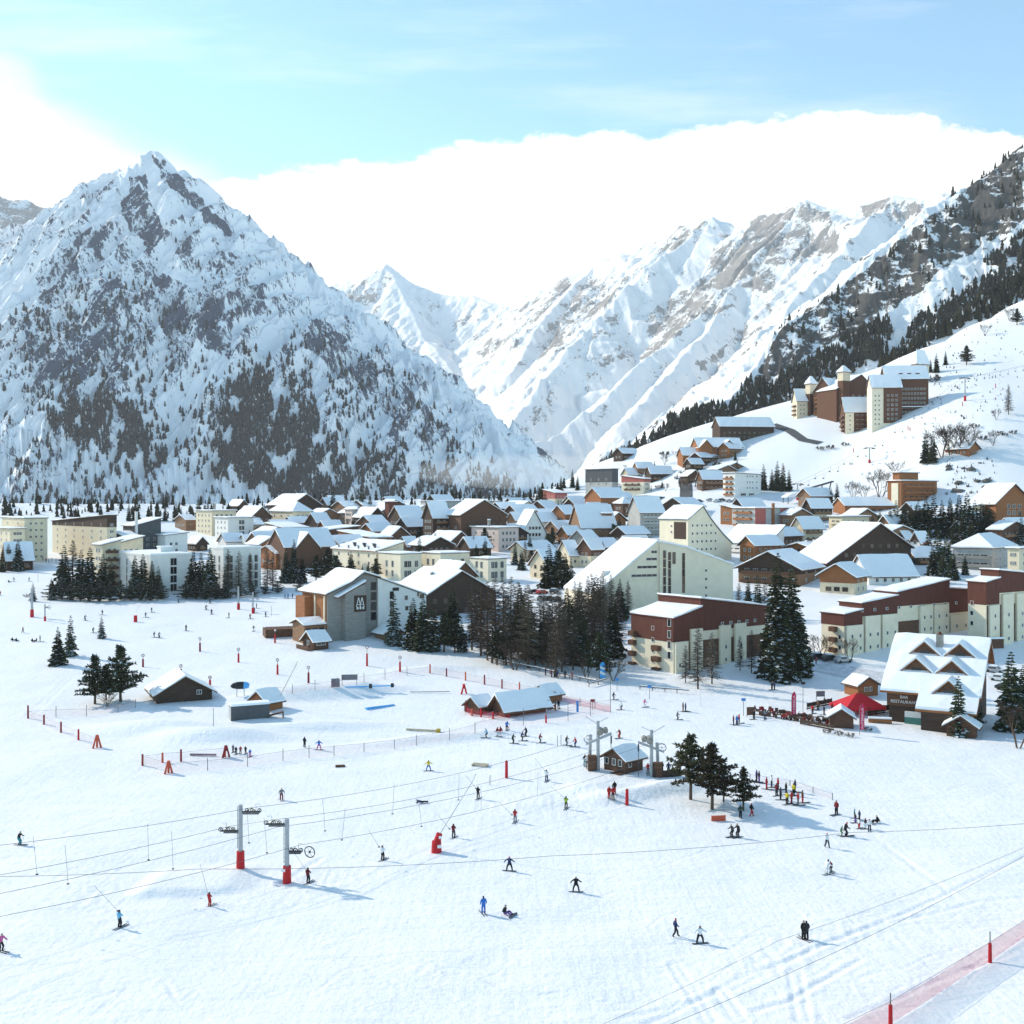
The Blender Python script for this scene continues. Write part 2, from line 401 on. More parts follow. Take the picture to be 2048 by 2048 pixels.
# ---------------- the sunlit range across the valley
FAR0=[([(560,640,7400),(640,592,7200),(700,562,7100),(775,538,7000),(830,575,6900),(890,592,6800),(960,606,6600),(1010,612,6400),(1060,600,6200),(1130,562,6000),(1200,530,5800),(1280,496,5500),(1350,468,5300),(1425,441,5000),(1470,462,4900),(1505,444,4850),(1560,428,4750),(1612,410,4600),(1655,424,4500),(1720,416,4350),(1785,400,4200),(1840,412,4100),(1950,380,4000),(2150,330,3900)],.95),
 ([(1612,410,4600),(1480,560,4250),(1330,700,3850),(1180,835,3450),(1070,905,3250)],1.0),
 ([(1425,441,5000),(1300,545,4700),(1190,640,4400),(1095,760,4050),(1020,860,3750)],1.0),
 ([(775,538,7000),(850,680,6100),(930,780,5300),(1000,860,4500)],.85),
 ([(1785,400,4200),(1640,560,3700),(1500,705,3250),(1350,830,2850),(1210,925,2600)],1.05),
 ([(1200,530,5800),(1080,650,5100),(1020,760,4600)],.95),
 ([(1480,560,4250),(1400,690,3800),(1250,860,3200)],1.05)]
FAR=[([(a,b,c*1.35) for a,b,c in pts],sl_) for pts,sl_ in FAR0]
txf=np.linspace(-.28,.56,700); ddf=np.linspace(3400,10200,480)
TXf,DDf=np.meshgrid(txf,ddf); Xf=TXf*DDf; Yf=DDf
Zf=ridge_field(Xf,Yf,FAR,91,80,1/190.); gf=ridge_field.g
Zf=Zf+(55*fbm(Xf/330+Yf/1500,Yf/900,6,140,.48,ridged=True)+10*fbm(Xf/110,Yf/200,4,150))*sstep(-100,200,Zf)
Zf=np.maximum(Zf,-150+60*sstep(3500,6000,Yf))
pxf,pyf=topix(Xf,Yf,Zf)
sf=slope_of(Xf,Yf,Zf)
rockf=.08*sstep(.6,1.4,sf)+.40*fbm(Xf/150-Zf/300,Zf/190,4,161)+.26*gf-.17
rockf+=poly_mask([([(1310,470),(1425,435),(1440,470),(1350,500),(1260,510)],.16),([(1500,445),(1560,425),(1612,410),(1660,430),(1680,500),(1600,520),(1480,560),(1420,600),(1440,540)],.24),
  ([(1350,580),(1470,560),(1560,540),(1540,580),(1400,640),(1260,740),(1230,700),(1300,620)],.2),([(1380,730),(1460,690),(1420,740)],.3),([(1030,640),(1120,560),(1200,560),(1250,620),(1160,700),(1040,730)],.12),
  ([(650,590),(775,535),(800,570),(700,620)],.15),([(1720,410),(1790,395),(1850,415),(1800,450),(1730,440)],.25)],pxf,pyf,170)
M['range']=mountain_material('far_range_rock_and_snow',(.27,.25,.235),(.89,.89,.88),.012)
rg_=gridmesh('mountain_range',np.stack([Xf,Yf,Zf],-1).reshape(-1,3),480,700,M['range'],{'rock':rockf})
tag(rg_,'sunlit snowy mountain range across the valley under the cloud bank',kind='structure')
# ---------------- small far mountain at the left edge
FL=[([(-300,330,7600),(-60,372,7500),(0,398,7500),(60,414,7500),(140,442,7400),(220,490,7300)],.6),([(-40,380,7500),(30,470,7000),(60,560,6600)],.8)]
txl=np.linspace(-.66,-.3,220); ddl=np.linspace(5600,8200,140)
TXl,DDl=np.meshgrid(txl,ddl); Xl=TXl*DDl; Yl=DDl
Zl=ridge_field(Xl,Yl,FL,191,60,1/200.)+60*fbm(Xl/330,Yl/330,6,240,.55,ridged=True)
rockl=.2+.3*fbm(Xl/160,Zl/200,4,261)
fm=gridmesh('far_mountain',np.stack([Xl,Yl,Zl],-1).reshape(-1,3),140,220,M['range'],{'rock':rockl})
tag(fm,'distant hazy mountain behind the left flank of the pyramid peak',kind='structure')
# ---------------- the rocky, wooded slope on the right
RIGHT=[([(2300,140,1900),(2150,215,1850),(2048,302,1750),(1980,352,1720),(1900,402,1680),(1850,428,1650),(1800,470,1620),(1740,520,1580),(1700,560,1550),(1640,612,1500),(1565,660,1450),(1535,700,1420),(1508,742,1380),(1480,788,1320),(1400,834,1240),(1340,872,1180),(1260,915,1100),(1200,950,1040),(1150,985,1000)],.86),
 ([(2300,430,1150),(2048,560,1000),(1900,660,960),(1760,735,940),(1600,800,920)],.9)]
txr=np.linspace(.04,.62,560); ddr=np.linspace(850,2100,420)
TXr,DDr=np.meshgrid(txr,ddr); Xr=TXr*DDr; Yr=DDr
Zr=ridge_field(Xr,Yr,RIGHT,291,22,1/70.); gr=ridge_field.g
pxr,pyr=topix(Xr,Yr,Zr)
Zr=Zr+(11*fbm(Xr/60-Yr/200,Yr/120,6,340,.5,ridged=True)+2.5*fbm(Xr/20,Yr/26,3,345))*sstep(1000,1250,Yr)*(.35+.65*sstep(60,140,Zr))
Zr=np.maximum(Zr,-150)
pxr,pyr=topix(Xr,Yr,Zr)
sr=slope_of(Xr,Yr,Zr)
PISTE2=[(1750,690),(1800,655),(1850,600),(1900,560),(1960,510),(2048,450),(2100,410),(2100,330),(2048,420),(1960,480),(1880,545),(1780,640)]
rockr=.24*sstep(.5,1.3,sr)+.50*fbm(Xr/22,Zr/26,5,361)+.15*gr-.01
UP=[(2048,290),(1900,400),(1700,560),(1560,660),(1490,790),(1400,835),(1400,860),(1600,720),(1760,640),(1900,530),(2048,440)]
rockr+=np.where(soft_poly(pxr,pyr,UP,377,10),.09,-.30)
rockr+=poly_mask([([(2048,290),(1940,380),(1900,440),(1960,470),(2048,420)],.10)],pxr,pyr,371)
M['slope']=mountain_material('slope_rock_and_snow',(.085,.08,.072),(.88,.88,.88),.055)
so=gridmesh('hillside',np.stack([Xr,Yr,Zr],-1).reshape(-1,3),420,560,M['slope'],{'rock':rockr})
tag(so,'rocky snow covered mountainside rising at the right behind the hotel',kind='structure')
# ================================================================ far woods (each one mass of small trees)
M['wood_far']=mat('far_conifers',(.026,.032,.034),.9,.6,.03,spec=.05)
M['wood_mid']=mat('hillside_conifers',(.034,.033,.022),.9,.55,.05,spec=.05)
M['wood_snow']=mat('snow_on_far_trees',(.75,.78,.82),.8,.1,.1,spec=.05)
def scatter(name,label,pts,hts,m):
    """one mesh of simple ragged conifers standing at the given points"""
    n=len(pts); k=6
    rows=[(0.0,.0,.03),(.10,.20,.0),(.42,.105,.0),(.45,.16,.0),(.72,.07,.0),(.74,.105,.0),(1.0,.004,0)]
    nr=len(rows)
    ang=RNG.uniform(0,6.28,(n,1,1))+np.arange(k)[None,None,:]*2*math.pi/k
    rad=np.array([r[1] if i else .03 for i,r in enumerate(rows)])[None,:,None]*(1+RNG.uniform(-.35,.35,(n,nr,k)))
    zz=np.array([r[0] for r in rows])[None,:,None]+RNG.uniform(-.03,.03,(n,nr,k))*(np.arange(nr)<nr-1)[None,:,None]
    H=hts[:,None,None]
    V=np.stack([pts[:,0][:,None,None]+rad*np.cos(ang)*H,pts[:,1][:,None,None]+rad*np.sin(ang)*H,pts[:,2][:,None,None]-.6+zz*H],-1).reshape(-1,3)
    b=(np.arange(n)*nr*k)[:,None,None]; r=np.arange(nr-1)[None,:,None]*k; j=np.arange(k)[None,None,:]; j2=(j+1)%k
    Q=np.stack([b+r+j,b+r+j2,b+r+k+j2,b+r+k+j],-1).reshape(-1,4)
    me=bpy.data.meshes.new(name); me.vertices.add(len(V)); me.vertices.foreach_set('co',V.astype(np.float32).ravel())
    me.loops.add(Q.size); me.loops.foreach_set('vertex_index',Q.astype(np.int32).ravel())
    me.polygons.add(len(Q)); me.polygons.foreach_set('loop_start',np.arange(0,Q.size,4,dtype=np.int32))
    for q in (m,M['wood_snow']): me.materials.append(q)
    fm=np.where(RNG.uniform(0,1,len(Q))<.02,1,0); me.polygons.foreach_set('material_index',fm.astype(np.int32))
    me.update(calc_edges=True)
    o=linkmesh(name,me); tag(o,label,kind='stuff'); return o
def pick(X,Y,Z,px,py,polys,seed,amp,k=1.0):
    prob=np.zeros(px.shape)
    for pl,v in polys: prob=np.maximum(prob,v*np.mean([soft_poly(px,py,pl,seed+37*i,amp*(1+.5*i)) for i in range(4)],0)**1.3)
    sel=np.where(RNG.uniform(0,1,px.shape)<prob*k)
    p=np.stack([X[sel],Y[sel],Z[sel]],-1)
    p[:,0]+=RNG.uniform(-2,2,len(p)); p[:,1]+=RNG.uniform(-1.5,1.5,len(p))
    return p
F1=[(-40,1030),(7,1010),(40,908),(98,843),(145,792),(188,780),(232,806),(275,828),(308,893),(344,955),(366,1010)]
F2=[(424,1010),(431,893),(446,828),(475,752),(514,741),(558,756),(594,796),(630,843),(663,893),(699,930),(720,1010)]
G1=[(109,990),(125,900),(152,870),(150,930),(135,1000)]
dens=fbm(pxm/26,pym/60,4,801)
prob_px=pxm
clr=sstep(-.42,-.05,gm+.35*fbm(pxm/18,pym/40,3,822))
ptsL=pick(Xm,Ym,Zm,pxm,pym,[(F1,.40),(F2,.40),([(-40,1010),(60,780),(250,700),(330,830),(420,800),(470,690),(600,720),(760,880),(900,1000)],.035),([(700,1010),(700,900),(860,920),(1000,960),(1060,1000)],.10),
   ([(240,560),(330,560),(480,690),(540,740),(470,760),(440,840),(340,900),(230,800),(130,800),(190,640)],.016),([(560,640),(760,720),(960,900),(900,940),(700,880),(600,760)],.022),([(0,640),(160,560),(190,700),(60,860),(0,900)],.025),([(330,470),(470,560),(480,660),(380,640)],.006)],811,26,clr)
pp=topix(ptsL[:,0],ptsL[:,1],ptsL[:,2])
gap=fbm(pp[0]/30,pp[1]/75,4,815)
keep=(gap>-.13)&~in_poly(pp[0]+8*fbm(pp[1]/30,pp[0]/30,2,3),pp[1],G1)
ptsL=ptsL[keep]
scatter('mountain_forest','grey green conifer forest covering the lower flanks of the pyramid mountain',ptsL,8+18*RNG.uniform(0,1,len(ptsL))**1.3,M['wood_far'])
R1=[(1481,822),(1481,775),(1542,766),(1608,731),(1665,692),(1718,665),(1779,636),(1792,643),(1770,680),(1757,720),(1705,750),(1640,770),(1582,800),(1507,830)]
R2=[(1805,690),(1823,652),(1880,613),(1946,578),(2048,512),(2120,470),(2120,590),(2048,600),(1990,632),(1946,650),(1902,668),(1850,700)]
R2b=[(1757,722),(1800,690),(1850,690),(1850,720),(1760,750)]
R3=[(1959,529),(2048,468),(2120,430),(2120,480),(2048,507),(1990,533)]
R4=[(1300,892),(1354,836),(1402,823),(1446,830),(1480,800),(1500,830),(1440,870),(1367,905)]
ptsR=pick(Xr,Yr,Zr,pxr,pyr,[(R1,.30),(R2,.26),(R2b,.15),(R3,.22),(R4,.34),(UP,.012),([(1100,990),(1200,930),(1300,880),(1300,960),(1120,1000)],.05)],821,13)
scatter('hillside_forest','dark conifer belts on the steep mountainside behind the hilltop hotel',ptsR,6+12*RNG.uniform(0,1,len(ptsR))**1.2,M['wood_mid'])
# wood on the far lip of the village shelf, at the mountain foot
pv=[]; 
for i in range(620):
    px=RNG.uniform(-80,1130); d=RNG.uniform(655,760)
    if fbm(np.array([px/60]),np.array([d/40]),2,5)[0]<-.25: continue
    x=(px-1024)/F*d; pv.append((x,d,ground_z(x,d)))
pv=np.array(pv); scatter('valley_forest','dark conifers massed along the far edge of the village under the mountain',pv,RNG.uniform(2.5,8,len(pv)),M['wood_mid'])
pw=[]
for i in range(1100):
    px=RNG.uniform(990,1330); d=RNG.uniform(800,1000); x=(px-1024)/F*d
    z=ground_z(x,min(d,900)); pw.append((x,d,z-1))
print('FOREST',len(ptsL),len(ptsR))

# scrub poking through the snow on the upper right slope
ps=[]
for i in range(420):
    px=RNG.uniform(1850,2060); py=RNG.uniform(600,800)+ (2048-px)*.35
    if fbm(np.array([px/30]),np.array([py/20]),2,9)[0]<.0: continue
    g_=ground(px,py); ps.append(tuple(g_))
for i in range(160):
    px=RNG.uniform(1890,1990); py=RNG.uniform(915,990)
    if fbm(np.array([px/18]),np.array([py/12]),2,19)[0]<.05: continue
    ps.append(tuple(ground(px,py)))
ps=np.array(ps); scatter('scrub','small dark scrub poking through the snow of the right slope',ps,RNG.uniform(.9,2.2,len(ps)),M['wood_mid'])
W0=mat('boulder',(.12,.11,.10),var=.35,scale=.8,bump=.6)
for i in range(16):
    px=RNG.uniform(1893,1978); py=RNG.uniform(918,985); g_=ground(px,py); bm=bmesh.new(); bmesh.ops.create_icosphere(bm,subdivisions=2,radius=1)
    for v in bm.verts: v.co*=RNG.uniform(.75,1.2); v.co.z*=.7
    sz=RNG.uniform(.8,2.2); bmesh.ops.scale(bm,vec=(sz*1.3,sz,sz),verts=bm.verts); me=bpy.data.meshes.new('rock'); bm.to_mesh(me); bm.free(); me.materials.append(W0)
    tag(linkmesh('rock',me,None,g_),'dark bare boulder among those jutting from the snow right of the orange hotel','rock','boulders on the right slope')
# ================================================================ building kit
W_=lambda n,c,**k: M.__setitem__(n,mat(n,c,**k))
W_('cream',(.68,.58,.42),scale=.5,var=.10,rough=.9); W_('white',(.74,.72,.68),scale=.4,var=.07,rough=.9)
W_('warm_white',(.76,.67,.51),scale=.4,var=.07,rough=.9); W_('pink',(.60,.48,.43),scale=.4,var=.07,rough=.9)
W_('grey',(.27,.255,.235),scale=.5,var=.18,rough=.85,stretch=(1,1,4)); W_('concrete',(.42,.41,.39),scale=.5,var=.15,rough=.9)
W_('dark_grey',(.085,.09,.095),scale=.6,var=.15,rough=.8); W_('dark_wood',(.06,.037,.026),scale=1.2,var=.35,rough=.85,stretch=(.4,.4,5),bump=.3)
W_('brown_wood',(.115,.058,.036),scale=1.2,var=.35,rough=.85,stretch=(.4,.4,5),bump=.3)
W_('orange_wood',(.29,.115,.045),scale=1.2,var=.3,rough=.8,stretch=(.4,.4,5),bump=.3)
W_('tan_wood',(.24,.135,.075),scale=1.2,var=.3,rough=.8,stretch=(.4,.4,5),bump=.3)
W_('red_brown',(.115,.038,.026),scale=.8,var=.22,rough=.85,stretch=(3,3,.3)); W_('red',(.42,.12,.10),scale=.6,var=.12,rough=.8)
W_('hotel_wood',(.12,.055,.033),scale=1.2,var=.35,rough=.85,stretch=(.4,.4,5),bump=.3); W_('timber',(.12,.065,.04),scale=1.5,var=.3,rough=.8); W_('roof_dark',(.07,.06,.055),scale=1,var=.2,rough=.8)
W_('frame_white',(.72,.71,.68),scale=2,var=.06,rough=.6); W_('frame_wood',(.20,.10,.06),scale=2,var=.2,rough=.7)
W_('metal',(.45,.46,.47),scale=1,var=.12,rough=.45,metal=.6); W_('dark_metal',(.06,.062,.065),scale=1,var=.2,rough=.5,metal=.3)
W_('stone',(.30,.28,.25),scale=1.5,var=.35,rough=.9,bump=.5)
def glassmat():
    m,nt,b=newmat('window_glass'); N=nt.nodes; L=nt.links
    oi=N.new('ShaderNodeObjectInfo'); rp=N.new('ShaderNodeValToRGB'); L.new(oi.outputs['Random'],rp.inputs[0])
    rp.color_ramp.elements[0].color=(.012,.014,.017,1); rp.color_ramp.elements[1].color=(.10,.095,.085,1)
    L.new(rp.outputs[0],b.inputs['Base Color']); b.inputs['Roughness'].default_value=.12; b.inputs['Specular IOR Level'].default_value=.5
    return m
M['glass']=glassmat()
_wm={}
def winmesh(w,h,fr,mull):
    """a window facing -y: frame standing proud of the wall, pane set back in it"""
    k=(round(w,2),round(h,2),fr,mull)
    if k in _wm: return _wm[k]
    b=MB(); t=.07 if w<2 else .1
    b.box(-w/2+t,-.045,-h/2+t,w/2-t,.12,h/2-t,0)
    b.box(-w/2,-.10,-h/2,-w/2+t,.12,h/2,1); b.box(w/2-t,-.10,-h/2,w/2,.12,h/2,1)
    b.box(-w/2+t,-.10,h/2-t,w/2-t,.12,h/2,1); b.box(-w/2+t,-.16,-h/2,w/2-t,.12,-h/2+t,1)
    for i in range(1,mull):
        x=-w/2+w*i/mull; b.box(x-.03,-.08,-h/2+t,x+.03,.1,h/2-t,1)
    _wm[k]=b.mesh('window',[M['glass'],M[fr]]); return _wm[k]
_rs=random.Random(3)
def uneven(o,step=2.6,amp=.10):
    """settle the snow on a roof: cut its slab into patches and let the top sag and swell"""
    me=o.data; bm=bmesh.new(); bm.from_mesh(me)
    for _ in range(4):
        es=[e for e in bm.edges if e.calc_length()>step*1.6]
        if not es or len(bm.edges)>900: break
        bmesh.ops.subdivide_edges(bm,edges=es,cuts=1,use_grid_fill=True)
    bm.normal_update(); zs={}
    for v in bm.verts:
        if any(f.normal.z>.3 for f in v.link_faces):
            side=any(f.normal.z<.3 for f in v.link_faces)
            v.co.z+=_rs.uniform(-amp,amp)*(1.2 if side else .8)-(.14 if side else 0)
        if any(abs(f.normal.z)<.3 for f in v.link_faces): v.co.x+=_rs.uniform(-.09,.09); v.co.y+=_rs.uniform(-.09,.09)
    bmesh.ops.triangulate(bm,faces=[f for f in bm.faces if len(f.verts)>4]); bm.to_mesh(me); bm.free(); return o
class House: pass
FACE={'R':0.0,'L':-90.0}
def profile_z(prof,q):
    xs=[p[0] for p in prof]; zs=[p[1] for p in prof]
    return float(np.interp(q,xs,zs))
def volume(root,x0,y0,Lx,Ly,H,roof='flat',rise=0,rp=.5,wall='cream',upper=None,hb=0,o=.7,snow=.5,prof=None,base=-3.5,th=.22,fascia='timber',oe=None,names=('wall','roof')):
    """walls, roof and the snow lying on it, in the frame of the near corner"""
    along='y'
    if prof is None:
        if roof=='flat': prof=[(0,H),(Lx,H)]; o_=o
        elif roof=='gy': prof=[(0,H),(rp*Lx,H+rise),(Lx,H)]
        elif roof=='gx': prof=[(0,H),(rp*Ly,H+rise),(Ly,H)]; along='x'
        elif roof=='mx': prof=[(0,H),(Lx,H+rise)]
        elif roof=='my': prof=[(0,H),(Ly,H+rise)]; along='x'
    elif roof=='px': along='x'
    Wd=Lx if along=='y' else Ly; Ln=Ly if along=='y' else Lx
    def pt(q,s,z): return (x0+q,y0+s,z) if along=='y' else (x0+s,y0+q,z)
    ext=lambda L: Vector((0,L,0)) if along=='y' else Vector((L,0,0))
    if roof=='hip':
        zb=hb if (upper and hb) else base
        if zb>base: b=MB(); b.box(x0,y0,base,x0+Lx,y0+Ly,zb,0); b.obj(names[0],[M[wall]],root)
        b=MB(); e=.05 if zb>base else 0; b.box(x0-e,y0-e,zb,x0+Lx+e,y0+Ly+e,H,0); wobj=b.obj('upper_wall' if zb>base else names[0],[M[upper or wall]],root)
        m=min(Lx,Ly)*.46
        def hip(z,oo):
            return [(x0-oo,y0-oo,z),(x0+Lx+oo,y0-oo,z),(x0+Lx+oo,y0+Ly+oo,z),(x0-oo,y0+Ly+oo,z)],([(x0+m,y0+Ly/2,z+rise),(x0+Lx-m,y0+Ly/2,z+rise)] if Lx>=Ly else [(x0+Lx/2,y0+m,z+rise),(x0+Lx/2,y0+Ly-m,z+rise)])
        def hipmesh(z,oo,t):
            q,r=hip(z+t,oo); b=MB(); q0=[(p[0],p[1],z) for p in q]
            b.face(q0); 
            for i in range(4): b.face([q0[i],q0[(i+1)%4],q[(i+1)%4],q[i]])
            if Lx>=Ly: fs=[(q[0],q[1],r[1],r[0]),(q[1],q[2],r[1]),(q[2],q[3],r[0],r[1]),(q[3],q[0],r[0])]
            else: fs=[(q[0],q[1],r[0]),(q[1],q[2],r[1],r[0]),(q[2],q[3],r[1]),(q[3],q[0],r[0],r[1])]
            for f_ in fs: b.face(f_)
            return b
        r_=hipmesh(H,o,.2).obj(names[1],[M[fascia]],root)
        uneven(hipmesh(H+.203,o-.06,snow).obj('roof_snow',[M['snow']],r_))
        return wobj
    # body
    poly=[pt(0,0,base)]+[pt(q,0,z-.02) for q,z in prof]+[pt(Wd,0,base)]
    if upper and hb>0:
        b=MB(); b.box(x0,y0,base,x0+Lx,y0+Ly,hb,0); b.obj(names[0],[M[wall]],root)
        b=MB(); e=.08
        pu=[pt(-e,-e,hb)]+[pt(q+(-e if q<=0 else e if q>=Wd else 0),-e,z-.02) for q,z in prof]+[pt(Wd+e,-e,hb)]
        b.prism(pu,ext(Ln+2*e)); wobj=b.obj('upper_wall',[M[upper]],root)
    else:
        b=MB(); b.prism(poly,ext(Ln)); wobj=b.obj(names[0],[M[wall]],root)
    # roof slab and snow
    oe=o if oe is None else oe
    def slab(z0,z1,ov,ol):
        s0=(prof[1][1]-prof[0][1])/max(prof[1][0]-prof[0][0],.01); s1=(prof[-1][1]-prof[-2][1])/max(prof[-1][0]-prof[-2][0],.01)
        pr=[(prof[0][0]-ov,prof[0][1]-ov*s0)]+[tuple(p) for p in prof[1:-1]]+[(prof[-1][0]+ov,prof[-1][1]+ov*s1)]
        top=[pt(q,-ol,z+z1) for q,z in pr]; bot=[pt(q,-ol,z+z0) for q,z in reversed(pr)]
        b=MB(); b.prism(top+bot,ext(Ln+2*ol)); return b
    r_=slab(0,th,oe,o).obj(names[1],[M[fascia]],root)
    if snow>0: uneven(slab(th+.003,th+snow,oe-.05,o-.06).obj('roof_snow',[M['snow']],r_))
    return wobj
def frame_at(xc,yb,a,d=None):
    C=ground(xc,yb) if d is None else P(xc,yb,d)
    if d is not None: C.z=min(C.z,ground_z(C.x,C.y)+1.5) if False else C.z
    return C
def tR(C,a,px):
    k=(px-1024)/F; return (k*C.y-C.x)/(math.cos(a)-k*math.sin(a))
def tL(C,a,px):
    k=(px-1024)/F; return (k*C.y-C.x)/(-math.sin(a)-k*math.cos(a))
HOUSES=[]
def house(name,label,cat,xc,yb,xl,xr,a,yt,roof='gx',rise=3.0,group=None,d=None,Lx=None,Ly=None,win=None,vis=True,chim=None,**kw):
    """xc,yb: foot of the near corner; xl, xr: ends of the two faces seen; a: bearing of the right face; yt: eave row"""
    a=R(a); C=frame_at(xc,yb,a,d); s=C.y/F
    lx=Lx if Lx else max(4,min(70,tR(C,a,xr))); ly=Ly if Ly else max(4,min(60,tL(C,a,xl)))
    H=(yb-yt)*s
    root=empty(name,C,a,label,cat,group)
    h=House(); h.root=root; h.C=C; h.a=a; h.Lx=lx; h.Ly=ly; h.H=H; h.s=s; h.px=(xc,yb); h.roof=roof; h.rise=rise; h.kw=kw
    volume(root,0,0,lx,ly,H,roof,rise,**kw)
    if win is None: win=dict(R='auto',L='auto')
    for fc,spec in win.items():
        if spec: windows(h,fc,**({} if spec=='auto' else spec))
    if chim:
        for (fx,fy,hh) in chim:
            zt=H+rise*.6
            b=MB(); b.box(-.45,-.35,-1.5,.45,.35,hh); c=b.obj('chimney',[M['stone']],root,(fx*lx,fy*ly,zt))
            b=MB(); b.box(-.5,-.4,0,.5,.4,.3); b.obj('chimney_snow',[M['snow']],c,(0,0,hh+.003))
    HOUSES.append(h); return h
def windows(h,face,cols=None,rows=None,w=1.2,hh=1.35,z0=None,dz=2.85,x0=None,x1=None,fr='frame_white',mull=2,off=0.0,L=None,H=None,org=(0,0),balc=False,bmat='brown_wood',zs=None,xs=None,proud=.0):
    L=L or (h.Lx if face=='R' else h.Ly); H=H or h.H
    rows=rows or max(1,int((H-.6)/dz)); 
    if z0 is None: z0=max(1.5,(H-rows*dz)/2+dz*.5)
    x0=1.4 if x0 is None else x0; x1=L-1.4 if x1 is None else x1
    cols=cols or max(1,int((x1-x0)/3.2)+1)
    xs=xs or ([x0+(x1-x0)*(i+.5)/cols for i in range(cols)])
    zs=zs or [z0+i*dz for i in range(rows)]
    for z in zs:
        for x in xs:
            if face=='R': loc=(org[0]+x,org[1]-.002-proud,z)
            else: loc=(org[0]-.002-proud,org[1]+x,z)
            linkmesh('window',winmesh(w,hh,fr,mull),h.root,loc,(0,0,R(FACE[face])))
        if balc:
            bx=MB(); a_,b_=(xs[0]-w,xs[-1]+w)
            bx.box(a_,-1.2,z-hh/2-.25,b_,-.003,z-hh/2-.1); bx.box(a_,-1.2,z-hh/2-.1,b_,-1.12,z-hh/2+.75); bx.box(a_,-1.12,z-hh/2-.1,a_+.08,-.003,z-hh/2+.75); bx.box(b_-.08,-1.12,z-hh/2-.1,b_,-.003,z-hh/2+.75)
            bo=bx.obj('balcony',[M[bmat]],h.root,(org[0],org[1],0) if face=='R' else (org[0],org[1],0),(0,0,R(FACE[face])))
            if face=='L':
                # the left face runs the other way round in the turned frame
                bo.scale=(-1,1,1)
                bo.location=(org[0],org[1],0)
def panel(h,face,p0,p1,z0,z1,t,m,name='panel',org=(0,0)):
    """a box standing proud of a face by t between local positions"""
    b=MB()
    if face=='R': b.box(p0,-t,z0,p1,-.003,z1)
    else: b.box(-t,p0,z0,-.003,p1,z1)
    return b.obj(name,[M[m]],h.root,(org[0],org[1],0))
def zrow(h,face,px,py):
    """height above the foot for a photo row on a face, at photo column px"""
    t=tR(h.C,h.a,px) if face=='R' else tL(h.C,h.a,px)
    y=h.C.y+t*(math.sin(h.a) if face=='R' else math.cos(h.a))
    return (YH-py)/F*y-h.C.z
# ================================================================ the village, from the left edge to the right
CH=dict(R=dict(w=1.1,hh=1.25,fr='frame_white'),L=dict(w=1.1,hh=1.25,fr='frame_white'))
CHW=dict(R=dict(w=1.2,hh=1.3,fr='frame_white',balc=True,bmat='tan_wood'),L=dict(w=1.2,hh=1.3,fr='frame_white'))
def FL(c=None,w=1.3,hh=1.3,fr='frame_white',**k): return dict(R=dict(cols=c,w=w,hh=hh,fr=fr,**k),L=dict(cols=c,w=w,hh=hh,fr=fr,**k))
AB_,CL,HT='apartment block','chalet','hotel'
house('apartment_block','cream tower block with small windows under a dark flat roof, leftmost in the village',AB_,49,1124,3,95,42,1037,'flat',wall='cream',o=.5,win=dict(R=dict(cols=3,w=1.0,hh=1.0),L=dict(cols=2,w=1,hh=1)),fascia='dark_grey')
house('apartment_block','cream tower block with dark timber top storeys under a sloping snowy roof',AB_,214,1122,92,233,44,1031,'my',-3.2,wall='cream',upper='dark_wood',hb=14.6,win=dict(L=dict(cols=6,rows=5,w=1.0,hh=1.2),R=dict(cols=2,rows=5,w=1.0,hh=1.2)))
house('apartment_block','low cream block with two snowy roof steps before the leftmost tower',AB_,20,1132,-14,50,42,1058,'flat',wall='cream',win=FL(3))
h=house('chalet','low chalet with a broad snowy roof at the left edge behind two spruces',CL,14,1142,-40,66,30,1121,'gx',6.5,wall='dark_wood',Ly=16,win=CHW)
h=house('apartment_block','dark grey block of stepped sheds with a tall white fin wall',AB_,268,1118,246,322,42,1052,'mx',3.2,wall='dark_grey',win=dict(R=dict(cols=3,rows=2),L=None))
panel(h,'R',.3,1.3,-1,h.H+6.4,1.1,'white','fin_wall')
house('apartment_block','low dark shed block with a plain white roof left of the fin wall',AB_,248,1122,212,276,42,1073,'gx',1.6,wall='dark_grey',win=dict(L=dict(cols=3,rows=1),R=None))
house('apartment_block','dark grey block with one sloping white roof right of the fin wall',AB_,316,1112,286,368,40,1066,'my',2.4,wall='dark_grey',win=dict(R=dict(cols=4,rows=1),L=None))
house('apartment_block','cream five storey block with balconies beside the long white block',AB_,205,1178,188,242,45,1090,'mx',1.5,wall='cream',win=dict(R=dict(cols=2,balc=True),L=dict(cols=2)))
house('apartment_block','cream stepped block with a curved roof line behind the long white block',AB_,238,1165,212,286,42,1086,'mx',2.0,wall='cream',win=dict(R=dict(cols=3),L=None))
house('apartment_block','square white block with a dark slanting eave on the roof ridge line',AB_,331,1118,315,375,40,1071,'mx',1.0,wall='white',win=dict(R=dict(xs=[2.5,5.0],rows=2),L=None),fascia='dark_grey')
h=house('apartment_block','long white flat roofed block behind the spruce row at the piste edge',AB_,301,1192,229,384,41,1113,'flat',wall='white',o=.15,th=.5,fascia='white',win={})
for px in (240,254,268,284):
    t=tL(h.C,h.a,px); windows(h,'L',xs=[t],rows=4,w=1.1,hh=2.4,z0=2.2,dz=2.75)
t=tR(h.C,h.a,347); windows(h,'R',xs=[t],rows=4,w=2.4,hh=2.6,z0=2.4,dz=2.9)
b=MB(); b.box(0,0,0,4,3,2.2); c_=b.obj('roof_hut',[M['white']],h.root,(7,8,h.H+.4)); b=MB(); b.box(-.2,-.2,2.2,4.2,3.2,2.6); b.obj('roof_snow',[M['snow']],c_,(0,0,.003))
